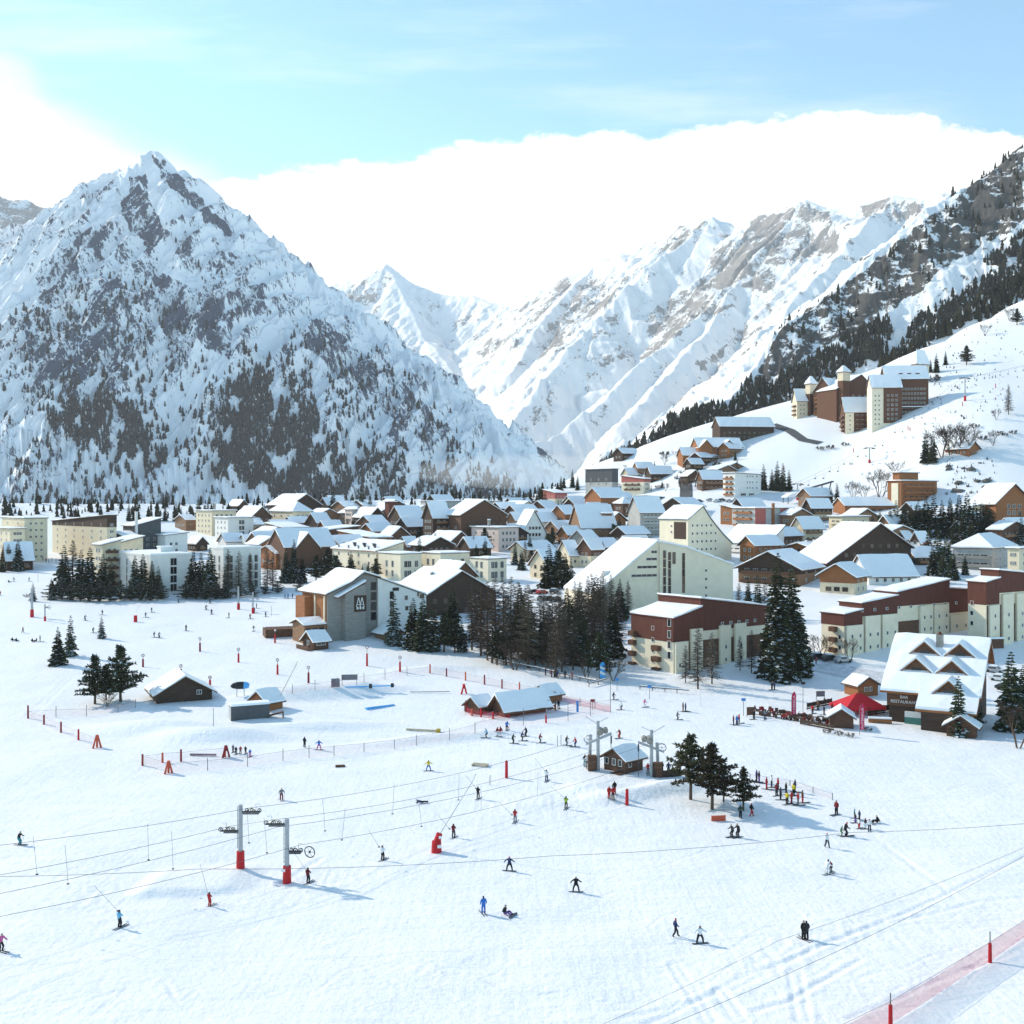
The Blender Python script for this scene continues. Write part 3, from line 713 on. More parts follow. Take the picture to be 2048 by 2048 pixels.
h=house('apartment_block','white flat roofed block with tall dark window strips behind bare larches',AB_,447,1184,421,522,38,1099,'flat',wall='white',o=.15,th=.5,fascia='white',win={})
for px in (456,462,500,512): windows(h,'R',xs=[tR(h.C,h.a,px)],rows=4,w=1.3,hh=2.5,z0=2.4,dz=2.9)
windows(h,'L',cols=2,rows=4,w=1.2,hh=2.4,z0=2.4,dz=2.9)
house('apartment_block','cream flat roofed block with a roof hut at the foot of the mountain',AB_,424,1072,392,472,40,1022,'flat',wall='cream',chim=[(.45,.5,2.2)],win=FL(4))
house('apartment_block','pale flat roofed block with one dark window bay, below the cream roof hut block',AB_,456,1088,430,507,38,1036,'flat',wall='white',win=dict(R=dict(xs=[6.5,8],rows=4,w=1.4,hh=2.2),L=dict(cols=3)))
house('chalet','small white chalet with a plain snow roof behind the bare larches',CL,452,1108,436,490,35,1083,'gx',3.2,wall='white',Ly=10,win=dict(R=dict(cols=6,w=.9,hh=.9),L=dict(cols=2,w=.9,hh=.9)))
house('chalet','white lean house joined to the small white chalet',CL,492,1106,482,514,35,1082,'gx',2.4,wall='white',Ly=9,win=dict(R=dict(cols=2),L=None))
house('chalet','small dark cabin with a gable between white blocks',CL,393,1103,374,415,42,1087,'gy',2.8,wall='dark_wood',win=CHW)
house('chalet','big dark chalet with a wide snowy roof standing highest at the foot of the mountain',CL,582,1044,535,643,38,1010,'gy',6,wall='dark_wood',win=dict(R=dict(cols=4,rows=2,w=1.2,hh=1.2),L=None))
house('chalet','little brown chalet alone left of the big dark ridge chalet',CL,478,1028,457,496,42,1011,'gy',3.2,wall='brown_wood',win=CHW)
house('chalet','cream house with a hipped snow roof below the big dark chalet',CL,586,1062,540,624,40,1024,'hip',5,wall='cream',win=FL(3))
house('chalet','brown gabled chalet with a long snow roof above the white lean house',CL,504,1068,470,543,38,1033,'gy',5,wall='brown_wood',win=CHW)
house('chalet','brown chalet, upper of two with parallel steep snow roofs',CL,606,1060,584,634,44,1040,'gx',4.5,wall='dark_wood',win=CHW,chim=[(.5,.5,1.2)])
house('chalet','brown chalet, lower of two with parallel steep snow roofs',CL,634,1068,612,662,44,1045,'gx',4.5,wall='dark_wood',win=CHW,chim=[(.4,.5,1.2)])
house('chalet','low snow roofed house on the far village edge left of a red chimney tower',CL,690,1038,664,724,40,1014,'gx',3,wall='tan_wood',win=CH,chim=[(.3,.5,1.2),(.7,.5,1.2)])
house('chalet','far snow roofed house touching the mountain foot, right of a low pair',CL,728,1034,700,760,40,1012,'gx',3,wall='brown_wood',win=CH)
house('apartment_block','beige flat block half hidden behind a dark gabled chalet',AB_,704,1060,690,750,33,1020,'flat',wall='pink',win=FL(4))
house('chalet','dark gabled chalet in front of the beige flat block',CL,738,1064,707,770,36,1034,'gy',4.5,wall='dark_wood',win=CHW)
house('tower','narrow red brown stair tower rising above chalet roofs','tower',778,1062,770,792,38,1004,'flat',wall='red_brown',win={})
house('chalet','dark chalet with a round topped white window beside the red brown tower',CL,802,1070,779,848,33,1034,'gx',5,wall='dark_wood',win=CH)
house('hotel','dark timber hotel wing left of the great brown gable',HT,866,1090,846,900,33,1034,'gx',6.5,wall='dark_wood',win=CHW)
house('hotel','great brown gabled hotel in the middle of the village',HT,922,1094,887,1013,30,1030,'gy',6.5,wall='brown_wood',win=dict(R=dict(cols=6,rows=3,w=1.2,hh=1.3,fr='frame_wood'),L=dict(cols=2,rows=2)))
house('apartment_block','low beige block with a white sloping roof above the brown gabled lodge',AB_,566,1090,532,616,40,1056,'my',2,wall='tan_wood',win=CH)
house('apartment_block','long brown block with a plain white lean roof in the left of the village',AB_,652,1096,620,718,36,1061,'mx',1.6,wall='brown_wood',win=dict(R=dict(cols=5,rows=1,w=1.2,hh=1),L=dict(cols=2,rows=1)))
house('apartment_block','cream block with a rust brown gable wall and white lean roof',AB_,742,1112,677,782,36,1076,'my',2.2,wall='cream',upper='orange_wood',hb=4.2,win=dict(R=dict(cols=3,rows=1),L=dict(cols=4,rows=1)))
house('chalet','small house with two white roof planes left of the brown gabled lodge',CL,524,1104,498,558,36,1078,'gx',3,wall='tan_wood',win=CH,chim=[(.4,.5,1.5)])
h=house('hotel','wide brown lodge with a snow roof and a pointed cross gable above larches',HT,570,1142,538,670,33,1094,'gx',6.5,wall='brown_wood',upper='brown_wood',hb=4,Ly=18,win=dict(R=dict(cols=8,rows=3,w=1.2,hh=1.3,fr='frame_wood'),L=dict(cols=3,rows=2,fr='frame_wood')))
volume(h.root,tR(h.C,h.a,590),-1.2,tR(h.C,h.a,636)-tR(h.C,h.a,590),9,h.H-.4,'gy',5.5,wall='brown_wood',names=('gable_wall','gable_roof'),base=h.H-5)
house('chalet','small rust red house with a snowy roof joined to the brown lodge',CL,552,1140,514,568,40,1108,'gx',2.6,wall='orange_wood',win=CHW)
h=house('apartment_block','white four storey block with a row of black roof vents and rust gable',AB_,752,1152,665,807,38,1103,'mx',3.0,wall='warm_white',fascia='orange_wood',win=dict(L=dict(cols=4,rows=4,w=1.2,hh=1.3),R=dict(cols=3,rows=3,w=1.4,hh=1.3,fr='frame_wood',balc=True)))
for i in range(9):
    b=MB(); b.tube([(0,0,-.5),(0,0,1.5)],.38,8); b.box(-.5,-.5,1.4,.5,.5,1.6); b.obj('vent',[M['dark_metal']],h.root,(2+1.1*(i%3),4+i*2.4,h.H+1.0))
for k,(xc,xl,xr,yt,yb,lab) in enumerate([(801,757,843,1109,1162,'white flat roofed block, left of three stepped white blocks before the pink block'),(881,841,939,1108,1158,'white flat roofed block, middle one of three stepped white blocks'),(976,940,1013,1119,1164,'white flat roofed block, right end of three stepped white blocks')]):
    h=house('apartment_block',lab,AB_,xc,yb,xl,xr,38,yt,'flat',wall='warm_white',o=.25,win={},group='stepped white blocks in mid village')
    windows(h,'R',xs=[h.Lx*.25,h.Lx*.42,h.Lx*.75],rows=2,w=1.5,hh=2.3,z0=2.4,dz=3.4); windows(h,'L',xs=[h.Ly*.35,h.Ly*.62],rows=2,w=1.4,hh=2.3,z0=2.4,dz=3.4)
house('chalet','brown chalet with a broad snow roof, just right of the building with the tree sign',CL,850,1236,800,992,33,1193,'gy',6.6,wall='dark_wood',Ly=22,chim=[(.35,.5,2)],win=dict(R=dict(cols=6,rows=2,fr='frame_wood'),L=dict(cols=4,rows=1,w=1.0,hh=1.0)))
house('chalet','brown gabled chalet behind the broad snow roof, below the stepped white blocks',CL,905,1188,858,952,36,1152,'gy',4,wall='brown_wood',win=CHW)
house('apartment_block','pink flat roofed block with rows of small windows in mid village',AB_,997,1104,943,1037,37,1056,'flat',wall='pink',chim=[(.2,.5,1.6),(.5,.7,1.4)],win=dict(R=dict(cols=4,rows=3,w=1.2,hh=1.5),L=dict(cols=4,rows=3,w=1.1,hh=1.1)))
house('chalet','steep A frame chalet with a white gable and dark shutters',CL,1042,1092,1024,1094,33,1070,'gy',11,wall='white',win=dict(R=dict(cols=4,rows=3,w=1.1,hh=1.3,fr='frame_wood',zs=[2,5,8],x0=4,x1=11.),L=None))
house('chalet','snow roofed chalet with a brown left gable behind the A frame',CL,1092,1040,1060,1120,42,1017,'gx',4,wall='brown_wood',win=CHW)
house('chalet','cream house with a low white roof on the far edge behind the great brown gable',CL,1042,1038,1006,1070,40,1012,'gy',2.4,wall='cream',win=CH)
house('chalet','orange timber chalet with a peaked snow roof right of the A frame',CL,1130,1060,1102,1154,40,1028,'gx',4,wall='orange_wood',win=dict(R=dict(cols=3,balc=True,fr='frame_wood'),L=dict(cols=3,balc=True,fr='frame_wood')))
house('chalet','small tan chalet with a clean snow roof below the orange peaked chalet',CL,1116,1080,1090,1150,36,1058,'gx',3.4,wall='tan_wood',win=CHW)
h=house('chalet','house with one large steep white roof and a small dormer',CL,1164,1084,1148,1233,14,1055,'gx',10,wall='tan_wood',Ly=20,win=CHW)
volume(h.root,11,4.5,5,5,h.H+6.2,'gx',.6,wall='tan_wood',names=('dormer_wall','dormer_roof'),base=h.H+2,o=.4)
house('chalet','grey timber chalet with a gable below the large steep white roof',CL,1174,1106,1137,1200,46,1082,'gx',4,wall='grey',win=CHW)
house('chalet','cream house with a rust red gable at the far valley edge',CL,1110,1010,1087,1134,38,986,'my',2,wall='cream',upper='red',hb=4,win=CH)
house('chalet','large orange brown chalet with a wide snow roof on the rise',CL,1202,1034,1170,1254,34,995,'gx',5,wall='orange_wood',win=dict(R=dict(cols=6,rows=2,fr='frame_wood',balc=True),L=dict(cols=4,rows=2,fr='frame_wood')))
house('chalet','little brown chalet with a hipped snow roof beside the large orange brown chalet',CL,1245,1036,1228,1266,32,1008,'hip',3,wall='brown_wood',win=CHW)
house('chalet','pale walled chalet under a big square snow roof left of the white tower house',CL,1280,1078,1264,1328,20,1024,'gx',6.5,wall='concrete',Ly=12,win=dict(R=dict(cols=5,balc=True,bmat='concrete'),L=None))
house('chalet','white house with a rust red gable end and balconies on the rise',CL,1287,988,1243,1300,46,958,'my',2,wall='warm_white',upper='red',hb=7.2,win=dict(L=dict(cols=3,rows=2,balc=True,fr='frame_wood'),R=dict(cols=2,rows=2)))
house('apartment_block','dark slab sided block with a flat roof at the top of the village road',AB_,1224,988,1171,1236,44,938,'flat',wall='concrete',upper='dark_grey',hb=7.5,win=dict(L=dict(cols=3,rows=2),R=None))
house('chalet','cream house with a white roof by the parked cars in mid village',CL,1094,1160,1060,1126,36,1130,'gx',4.8,wall='cream',win=dict(R=dict(cols=3,rows=2,fr='frame_wood'),L=dict(cols=2,rows=2,fr='frame_wood')))
house('chalet','tan house with a brown gable right of the cream house by the cars',CL,1182,1136,1156,1206,40,1098,'gx',3.5,wall='cream',upper='brown_wood',hb=4.5,win=CH)
house('chalet','small cream house with a tall white roof beside the tan gabled house',CL,1140,1136,1126,1160,30,1110,'gx',5,wall='cream',Ly=9,win=CH)
house('apartment_block','long low pale block with a flat white roof at the mountain foot',AB_,850,1034,842,1018,28,1003,'flat',wall='concrete',Lx=46,win=dict(R=dict(cols=12,rows=2),L=None))
# ---- the white concrete residence with sweeping roofs
a=R(19); xc,yb=1192,1236
h=House(); h.C=ground(xc,yb); h.a=a; h.H=8; h.Ly=24; h.root=empty('apartment_block',h.C,a,'large white residence with a huge sweeping snow roof and tall window strips',AB_)
pr=[(px,py) for px,py in ((1192,1188),(1250,1138),(1315,1084),(1340,1089),(1374,1096),(1430,1117),(1466,1130))]
prof=[(tR(h.C,a,px),zrow(h,'R',px,py)) for px,py in pr]; prof[0]=(0,prof[0][1])
h.Lx=prof[-1][0]
volume(h.root,0,0,h.Lx,24,0,'py',0,prof=prof,wall='warm_white',o=.25,oe=.3,th=.3,fascia='white',base=-8)
HOUSES.append(h)
for px0,px1,py in ((1292,1314,1118),(1274,1314,1134),(1262,1314,1151),(1275,1314,1104)):
    z=zrow(h,'R',(px0+px1)/2,py); x0,x1=tR(h.C,a,px0),tR(h.C,a,px1)
    if px0==1275: x0=tR(h.C,a,1302)
    windows(h,'R',xs=[(x0+x1)/2],zs=[z],w=x1-x0,hh=.9,mull=max(2,int((x1-x0)/1.5)))
for px,py0,py1,w in ((1329,1100,1188,.9),(1339,1104,1188,.9),(1367,1106,1186,.9)):
    for k in range(5):
        z=zrow(h,'R',px,py1-(py1-py0)*(k+.5)/5); windows(h,'R',xs=[tR(h.C,a,px)],zs=[z],w=w,hh=2.3,mull=1,fr='frame_wood')
windows(h,'R',xs=[tR(h.C,a,1348)],zs=[zrow(h,'R',1348,1116)],w=1.0,hh=3.4,fr='frame_wood')
for py in (1141,1158,1175,1191): windows(h,'R',xs=[tR(h.C,a,1412)],zs=[zrow(h,'R',1412,py)],w=.8,hh=.8,mull=1)
panel(h,'R',tR(h.C,a,1318),tR(h.C,a,1322),-6,zrow(h,'R',1320,1088),.5,'warm_white','pilaster')
b=MB(); b.box(0,0,-2,3.2,2.4,2.2); q=b.obj('roof_hut',[M['white']],h.root,(tR(h.C,a,1222),5,zrow(h,'R',1222,1160)))
# ---- the white tower house with a curved flank
a=R(34); h=House(); h.C=ground(1376,1132); h.a=a; h.root=empty('apartment_block',h.C,a,'white tower house with a curving roof flank and a dark panel of glass',AB_)
pr=((1376,1039),(1406,1013),(1418,1033),(1432,1052),(1446,1069),(1463,1086))
prof=[(max(0,tR(h.C,a,px)),zrow(h,'R',px,py)) for px,py in pr]; h.Lx=prof[-1][0]; h.Ly=tL(h.C,a,1319); h.H=prof[0][1]
volume(h.root,0,0,h.Lx,h.Ly,0,'py',0,prof=prof,wall='warm_white',o=.4,th=.25,fascia='dark_grey',base=-6); HOUSES.append(h)
for i in range(5):
    for j in range(6):
        x=2.2+j*2.3; z=3+i*2.9
        if z<profile_z(prof,x)-1.6: windows(h,'R',xs=[x],zs=[z],w=.9,hh=.9,mull=1)
panel(h,'L',1.0,tL(h.C,a,1348),zrow(h,'L',1360,1078),zrow(h,'L',1360,1044),.06,'dark_wood','glass_panel')
windows(h,'L',xs=[tL(h.C,a,1343)],zs=[zrow(h,'L',1343,1052),zrow(h,'L',1343,1064)],w=.8,hh=.8,mull=1)
# ---- white house with a scooped roof
a=R(36); h=House(); h.C=ground(1528,1114); h.a=a; h.root=empty('apartment_block',h.C,a,'white block with a broad scooped snow roof right of the white tower house',AB_)
pr=((1528,1089),(1540,1083),(1553,1071),(1568,1054))
prof=[(max(0,tR(h.C,a,px)),zrow(h,'R',px,py)) for px,py in pr]; h.Lx=prof[-1][0]; h.Ly=tL(h.C,a,1436); h.H=prof[0][1]
volume(h.root,0,0,h.Lx,h.Ly,0,'py',0,prof=prof,wall='white',o=.4,th=.25,fascia='dark_grey',base=-6); HOUSES.append(h)
windows(h,'R',xs=[2.5,5.5],rows=1,z0=2.2,w=1,hh=1); windows(h,'L',cols=6,rows=1,z0=2.4,w=2.2,hh=1.3,balc=True,bmat='white')
# ---- red and white block, white slab block
h=house('apartment_block','cream block with tall brick red wall panels below the ski slope',AB_,1510,1056,1464,1584,30,1017,'flat',wall='concrete',win=dict(L=dict(cols=3,rows=3,w=1.6,hh=1.3,balc=True,bmat='orange_wood')),fascia='orange_wood')
for p0,p1,m in ((1510,1531,'red'),(1561,1584,'red'),(1543,1547,'orange_wood')): panel(h,'R',tR(h.C,h.a,p0)+.02,tR(h.C,h.a,p1)-.02,-2,h.H-.1+(2.5 if m=='orange_wood' else 0),.25 if m=='red' else .8,m,'wall_panel')
house('chalet','small orange house joined to the left of the brick red panelled block',CL,1464,1050,1441,1478,38,1016,'my',1.2,wall='orange_wood',Lx=6,win=dict(L=dict(cols=2,rows=2),R=None))
h=house('hotel','white slab hotel with dark balconied end below the slope',HT,1470,996,1446,1522,32,946,'mx',-.8,wall='white',win=dict(R=dict(xs=[9,11,13,16],rows=3,w=.9,hh=.9,z0=5.5,dz=3.1,mull=1),L=dict(cols=2,rows=4,w=1.8,hh=1.6,balc=True,bmat='orange_wood',fr='frame_wood')))
windows(h,'R',xs=[6,12],rows=1,z0=1.9,w=4,hh=1.4,mull=3)
h=house('hotel','orange timber hotel with two front gables on the wooded rise',HT,1397,926,1385,1485,10,893,'gx',5.5,wall='orange_wood',Ly=14,win=dict(R=dict(cols=8,rows=3,fr='frame_wood',w=1.3,hh=1.4)))
for f0,f1 in ((.02,.3),(.52,.82)): volume(h.root,h.Lx*f0,-1.6,h.Lx*(f1-f0),9,h.H-.3,'gy',4.2,wall='orange_wood',names=('gable_wall','gable_roof'))
house('hotel','small orange annexe with an arched garage beside the two gabled hotel',HT,1366,936,1360,1396,12,910,'gx',4.5,wall='orange_wood',Ly=10,win=dict(R=dict(cols=3,rows=1,fr='frame_wood')))
house('hotel','long black timber hotel with stepped snow roofs under the forest',HT,1440,896,1430,1548,9,852,'gx',6,wall='dark_wood',Ly=15,win=dict(R=dict(cols=10,rows=3,w=1.2,hh=1.2,fr='frame_wood')),chim=[(.25,.5,1.6)])
# ---- hilltop hotel
g='hilltop hotel wings'
h=house('hotel','hilltop hotel wing with a red timber gable and tall white arches',HT,1664,832,1627,1690,42,780,'gx',8.5,wall='orange_wood',upper='hotel_wood',hb=3,group=g,win=dict(L=dict(cols=5,rows=4,w=1.2,hh=1.4,fr='frame_white',balc=True,bmat='orange_wood'),R=None))
for f,t in ((.36,9.5),(.52,15),(.68,9.5)): panel(h,'L',h.Ly*f-.9,h.Ly*f+.9,4.6,t,.35,'warm_white','arch')
house('hotel','hilltop hotel wing, the tall dark gable behind the lowest wing',HT,1673,845,1655,1752,22,778,'gy',10,rp=.62,wall='hotel_wood',Ly=20,group=g,win=dict(R=dict(cols=6,rows=6,w=1.3,hh=1.3,fr='frame_white'),L=None))
h=house('hotel','hilltop hotel wing, lowest in front with open balconies and white pillar',HT,1690,868,1676,1747,-4,823,'gx',9,wall='hotel_wood',Ly=13,group=g,win=dict(R=dict(xs=[7.5,10.5,13.5],rows=4,w=1.6,hh=1.4,fr='frame_white',balc=True),L=dict(cols=2,rows=4,w=1.6,hh=1.5,balc=True)))
panel(h,'R',.2,5.4,-3,h.H-.2,.5,'warm_white','pillar'); windows(h,'R',xs=[3],rows=4,w=.9,hh=.9,proud=.5,mull=1)
h=house('hotel','hilltop hotel wing with a tall white end wall in the middle',HT,1744,866,1737,1803,-5,774,'gx',7.5,wall='warm_white',group=g,Ly=13,win=dict(R=dict(xs=[2,4.2],rows=7,w=.9,hh=1,mull=1)))
panel(h,'R',tR(h.C,h.a,1767),h.Lx+.1,6,h.H+.05,.4,'hotel_wood','timber_front'); windows(h,'R',xs=[9.5,12,14.5],rows=6,w=1.2,hh=1.3,z0=8.5,proud=.4,fr='frame_white')
h=house('hotel','hilltop hotel wing, the big brown slab with three dormers at the right',HT,1772,846,1768,1857,-5,757,'gx',8,wall='hotel_wood',group=g,Ly=14,win=dict(R=dict(cols=12,rows=6,w=1.1,hh=1.3,fr='frame_white')))
for i in range(3): volume(h.root,h.Lx*(.32+.2*i),1.8,2.2,3,h.H+3.2,'mx',0.001,wall='dark_wood',names=('dormer_wall','dormer_roof'),base=h.H+.8,o=.2,snow=.25)
b=MB(); b.box(-.5,-2.2,9.2,h.Lx,-.003,9.6); q=b.obj('canopy',[M['timber']],h.root); b=MB(); b.box(-.5,-2.3,0,h.Lx,-.01,.5); b.obj('canopy_snow',[M['snow']],q,(0,0,9.603))
house('hotel','square turret with a pointed snowy spire at the right end of the hilltop hotel',HT,1833,806,1824,1858,22,729,'hip',9.5,wall='warm_white',upper='warm_white',group=g,d=725,win={})
house('hotel','narrow cream wing with a steep white roof, leftmost of the hilltop hotel',HT,1594,838,1586,1615,6,800,'gx',7.5,wall='cream',group=g,Ly=9,win=dict(R=dict(cols=2,rows=3,w=1,hh=1),L=dict(cols=2,rows=3,balc=True)))
house('hotel','small cream turret with a pyramid roof beside the leftmost hotel wing',HT,1620,832,1611,1633,30,768,'hip',5,wall='hotel_wood',upper='cream',hb=15,group=g,win={})
house('hotel','white lantern turret rising out of the hotel roofs behind the arches',HT,1686,832,1675,1700,30,744,'hip',4,wall='hotel_wood',upper='cream',hb=23,group=g,d=712,win={})
# ---- right hand side
house('chalet','lone orange hut with a snow roof high on the right slope',CL,1938,914,1890,1959,30,896,'gy',3,wall='orange_wood',win=CHW,o=.9)
h=house('hotel','orange timber hotel with stacked balconies and a cream end wall',HT,1802,1016,1775,1874,32,962,'flat',wall='orange_wood',fascia='orange_wood',win=dict(R=dict(cols=6,rows=4,w=1.6,hh=1.4,fr='frame_wood',balc=True,bmat='orange_wood'),L=None))
panel(h,'L',1.5,h.Ly-2.5,-2,h.H-1,.3,'warm_white','end_wall')
volume(h.root,2.5,3,14,h.Ly-4,h.H+4,'flat',0,wall='orange_wood',names=('penthouse_wall','penthouse_roof'),base=h.H)
house('chalet','long low orange lodge with a wavy snow roof left of the stacked balcony hotel',CL,1690,1030,1684,1803,11,1011,'gx',3.4,wall='orange_wood',Ly=12,win=dict(R=dict(cols=7,rows=1,w=2.2,hh=1.5,fr='frame_wood')))
house('chalet','red timber chalet with arched windows in its gable at the right edge',CL,1992,1046,1984,2064,12,1005,'gy',8,wall='orange_wood',Ly=18,o=1.2,win=dict(R=dict(cols=3,rows=3,w=1.6,hh=1.9,fr='frame_white',x0=5,x1=13)))
house('chalet','dark chalet on a cream base below the lift station',CL,1622,1046,1606,1664,34,1014,'gx',3.5,wall='cream',upper='dark_wood',hb=4,win=CHW)
house('apartment_block','cream flat roofed block with balconies left of the dark snow dusted firs',AB_,1684,1082,1658,1738,28,1034,'flat',wall='cream',win=dict(L=dict(cols=2,rows=3,balc=True,bmat='cream',w=1.6),R=dict(cols=3,rows=3)))
a=R(17); h=House(); h.C=ground(1655,1146); h.a=a; h.root=empty('chalet',h.C,a,'great dark triangular chalet with a long snowy left roof slope',CL)
pr=((1655,1126),(1759,1049),(1822,1094)); prof=[(max(0,tR(h.C,a,px)),zrow(h,'R',px,py)) for px,py in pr]; h.Lx=prof[-1][0]; h.Ly=22; h.H=prof[0][1]
volume(h.root,0,0,h.Lx,22,0,'py',0,prof=prof,wall='dark_wood',o=.9,th=.35,fascia='red_brown',base=-5); HOUSES.append(h)
for i,z in enumerate((3,6,9.0)):
    for x in np.arange(4,h.Lx-2,3.4):
        if z<profile_z(prof,x)-1.5: windows(h,'R',xs=[x],zs=[z],w=1.3,hh=1.4,fr='frame_wood')
house('chalet','orange timber lodge with a low white roof left of the great triangular chalet',CL,1628,1126,1568,1680,38,1098,'gx',1.8,wall='orange_wood',o=1.2,win=dict(R=dict(cols=4,rows=2,fr='frame_wood'),L=dict(cols=5,rows=2,fr='frame_wood')),chim=[(.3,.5,1.5),(.7,.6,1.5)])
h=house('chalet','dark chalet with a long balcony and a row of snow guards behind tall firs',CL,1600,1172,1477,1642,56,1138,'gx',5,wall='tan_wood',upper='dark_wood',hb=3.6,o=1.3,win=dict(L=dict(cols=6,rows=2,w=1.6,hh=1.4,balc=True),R=dict(cols=2,rows=2)))
h=house('chalet','orange and cream gabled chalet just left of the stepped red brown block',CL,1708,1190,1640,1734,52,1152,'gx',3.2,wall='cream',upper='orange_wood',hb=3.4,o=1.2,win=dict(L=dict(cols=3,rows=2,w=1.8,hh=1.3,fr='frame_wood'),R=dict(cols=2,rows=2)))
house('chalet','white house with a two level snow roof above the stepped red brown block',CL,1738,1170,1732,1834,11,1152,'gx',6,wall='white',Ly=13,win=CH,chim=[(.4,.5,1.4)])
house('apartment_block','grey timber and white block with a hipped snow roof at the far right',AB_,1984,1144,1906,2032,48,1098,'hip',4.5,wall='concrete',win=dict(R=dict(cols=5,rows=3,w=1.2,hh=1.1),L=dict(cols=4,rows=2,w=2.4,hh=1.3,balc=True,bmat='grey')))
house('apartment_block','cream flat roofed block cut by the right edge beside the hipped block',AB_,2038,1156,2018,2080,36,1098,'flat',wall='cream',win=FL(3))
house('chalet','tiny chalet with a peaked snow roof right of the great triangular chalet',CL,1810,1096,1788,1826,44,1077,'gx',3,wall='orange_wood',win=CHW)
house('chalet','small chalet with red and white balconies among the dark firs',CL,1840,1108,1828,1860,40,1084,'gx',3.4,wall='white',upper='brown_wood',hb=5,win=dict(R=dict(cols=2,rows=2,balc=True,bmat='red'),L=dict(cols=1,rows=2)))
house('chalet','low snow roofed shed under the red and white balcony chalet',CL,1830,1130,1825,1876,14,1114,'gx',3,wall='dark_wood',Ly=8,win=CHW)
house('chalet','dark flat lodge with a white sloping roof below the rust gabled white house',CL,1292,1008,1260,1332,33,992,'mx',-1,wall='dark_wood',win=CHW)
house('chalet','dark chalet with a wide snow roof on the rise beside the village road',CL,1302,966,1293,1346,14,947,'gx',4.5,wall='dark_wood',Ly=10,win=CHW)
house('chalet','highest small chalet on the rise left of the village road, mostly roof',CL,1276,952,1268,1307,14,936,'gx',3.5,wall='tan_wood',Ly=9,win=CHW)
house('chalet','brown chalet with a square snow roof between the road and the white slab hotel',CL,1406,982,1399,1449,11,958,'gx',4.5,wall='brown_wood',Ly=10,win=CHW)
house('chalet','dark gabled chalet with a broad snow roof behind the white tower house',CL,1370,1038,1322,1410,50,1013,'gx',4,wall='dark_wood',win=CHW)
house('chalet','brown gabled chalet with twin snow slopes left of the pink block',CL,900,1106,855,942,42,1084,'gy',4,wall='brown_wood',win=CHW)
house('chalet','little snow roofed house below the red brown tower',CL,815,1110,798,836,38,1092,'gx',3.5,wall='tan_wood',win=CHW)
house('chalet','low snow roofed garage between the vented block and the pink block',CL,850,1112,834,878,38,1098,'gx',2.2,wall='concrete',win={})
house('chalet','small chalet under a wide white roof right of the dark gabled chalet',CL,745,1082,712,778,40,1050,'gx',4,wall='brown_wood',win=CHW)
house('chalet','snowy roofed cabin at the far foot of the mountain right of the big dark chalet',CL,655,1030,638,672,42,1010,'gx',4,wall='dark_wood',win=CHW)
house('chalet','low house half buried in snow at the far left foot of the mountain',CL,372,1062,350,392,44,1040,'gx',2.5,wall='tan_wood',win=CHW)
house('chalet','chalet with a lone brown gable beside the black windowed lodge on the rise',CL,1150,1032,1128,1170,42,1010,'gx',3.2,wall='brown_wood',win=CHW)
# ---- small chalets packed between the larger houses
rf=random.Random(12); cand=[]
for zone,n in (((470,1270,1022,1128),44),((1480,2040,1010,1150),16),((1230,1470,915,985),8)):
    k=0; tries=0
    while k<n and tries<3000:
        tries+=1; x=rf.uniform(zone[0],zone[1]); y=rf.uniform(zone[2],zone[3]); C=ground(x,y); ok=True
        for q in HOUSES:
            p=C-q.C; lx=p.x*math.cos(q.a)+p.y*math.sin(q.a); ly=-p.x*math.sin(q.a)+p.y*math.cos(q.a)
            if -7<lx<q.Lx+2 and -6<ly<q.Ly+4: ok=False; break
        if ok and all((C-c[0]).length>14 for c in cand): cand.append((C,x,y)); k+=1
cand.sort(key=lambda c:c[1])
for i,(C,x,y) in enumerate(cand):
    s=C.y/F; w=rf.uniform(8,13)/s; wl=rf.choice(('dark_wood','brown_wood','tan_wood','cream','dark_wood','orange_wood')); rfk=rf.choice(('gx','gy','gx'))
    house('chalet',f'small {wl.replace("_wood","").replace("tan","light brown")} chalet, {nth(i)} from left of the small ones between larger houses',CL,x,y,x-w*.5,x+w*.9,rf.uniform(28,48),y-rf.uniform(4.5,7)/s,rfk,rf.uniform(2.4,3.8),wall=wl,o=rf.uniform(.7,1.2),group='small chalets between the larger houses',win=CHW,chim=[(.4,.5,1.2)] if rf.random()<.5 else None)
print('HOUSES',len(HOUSES))
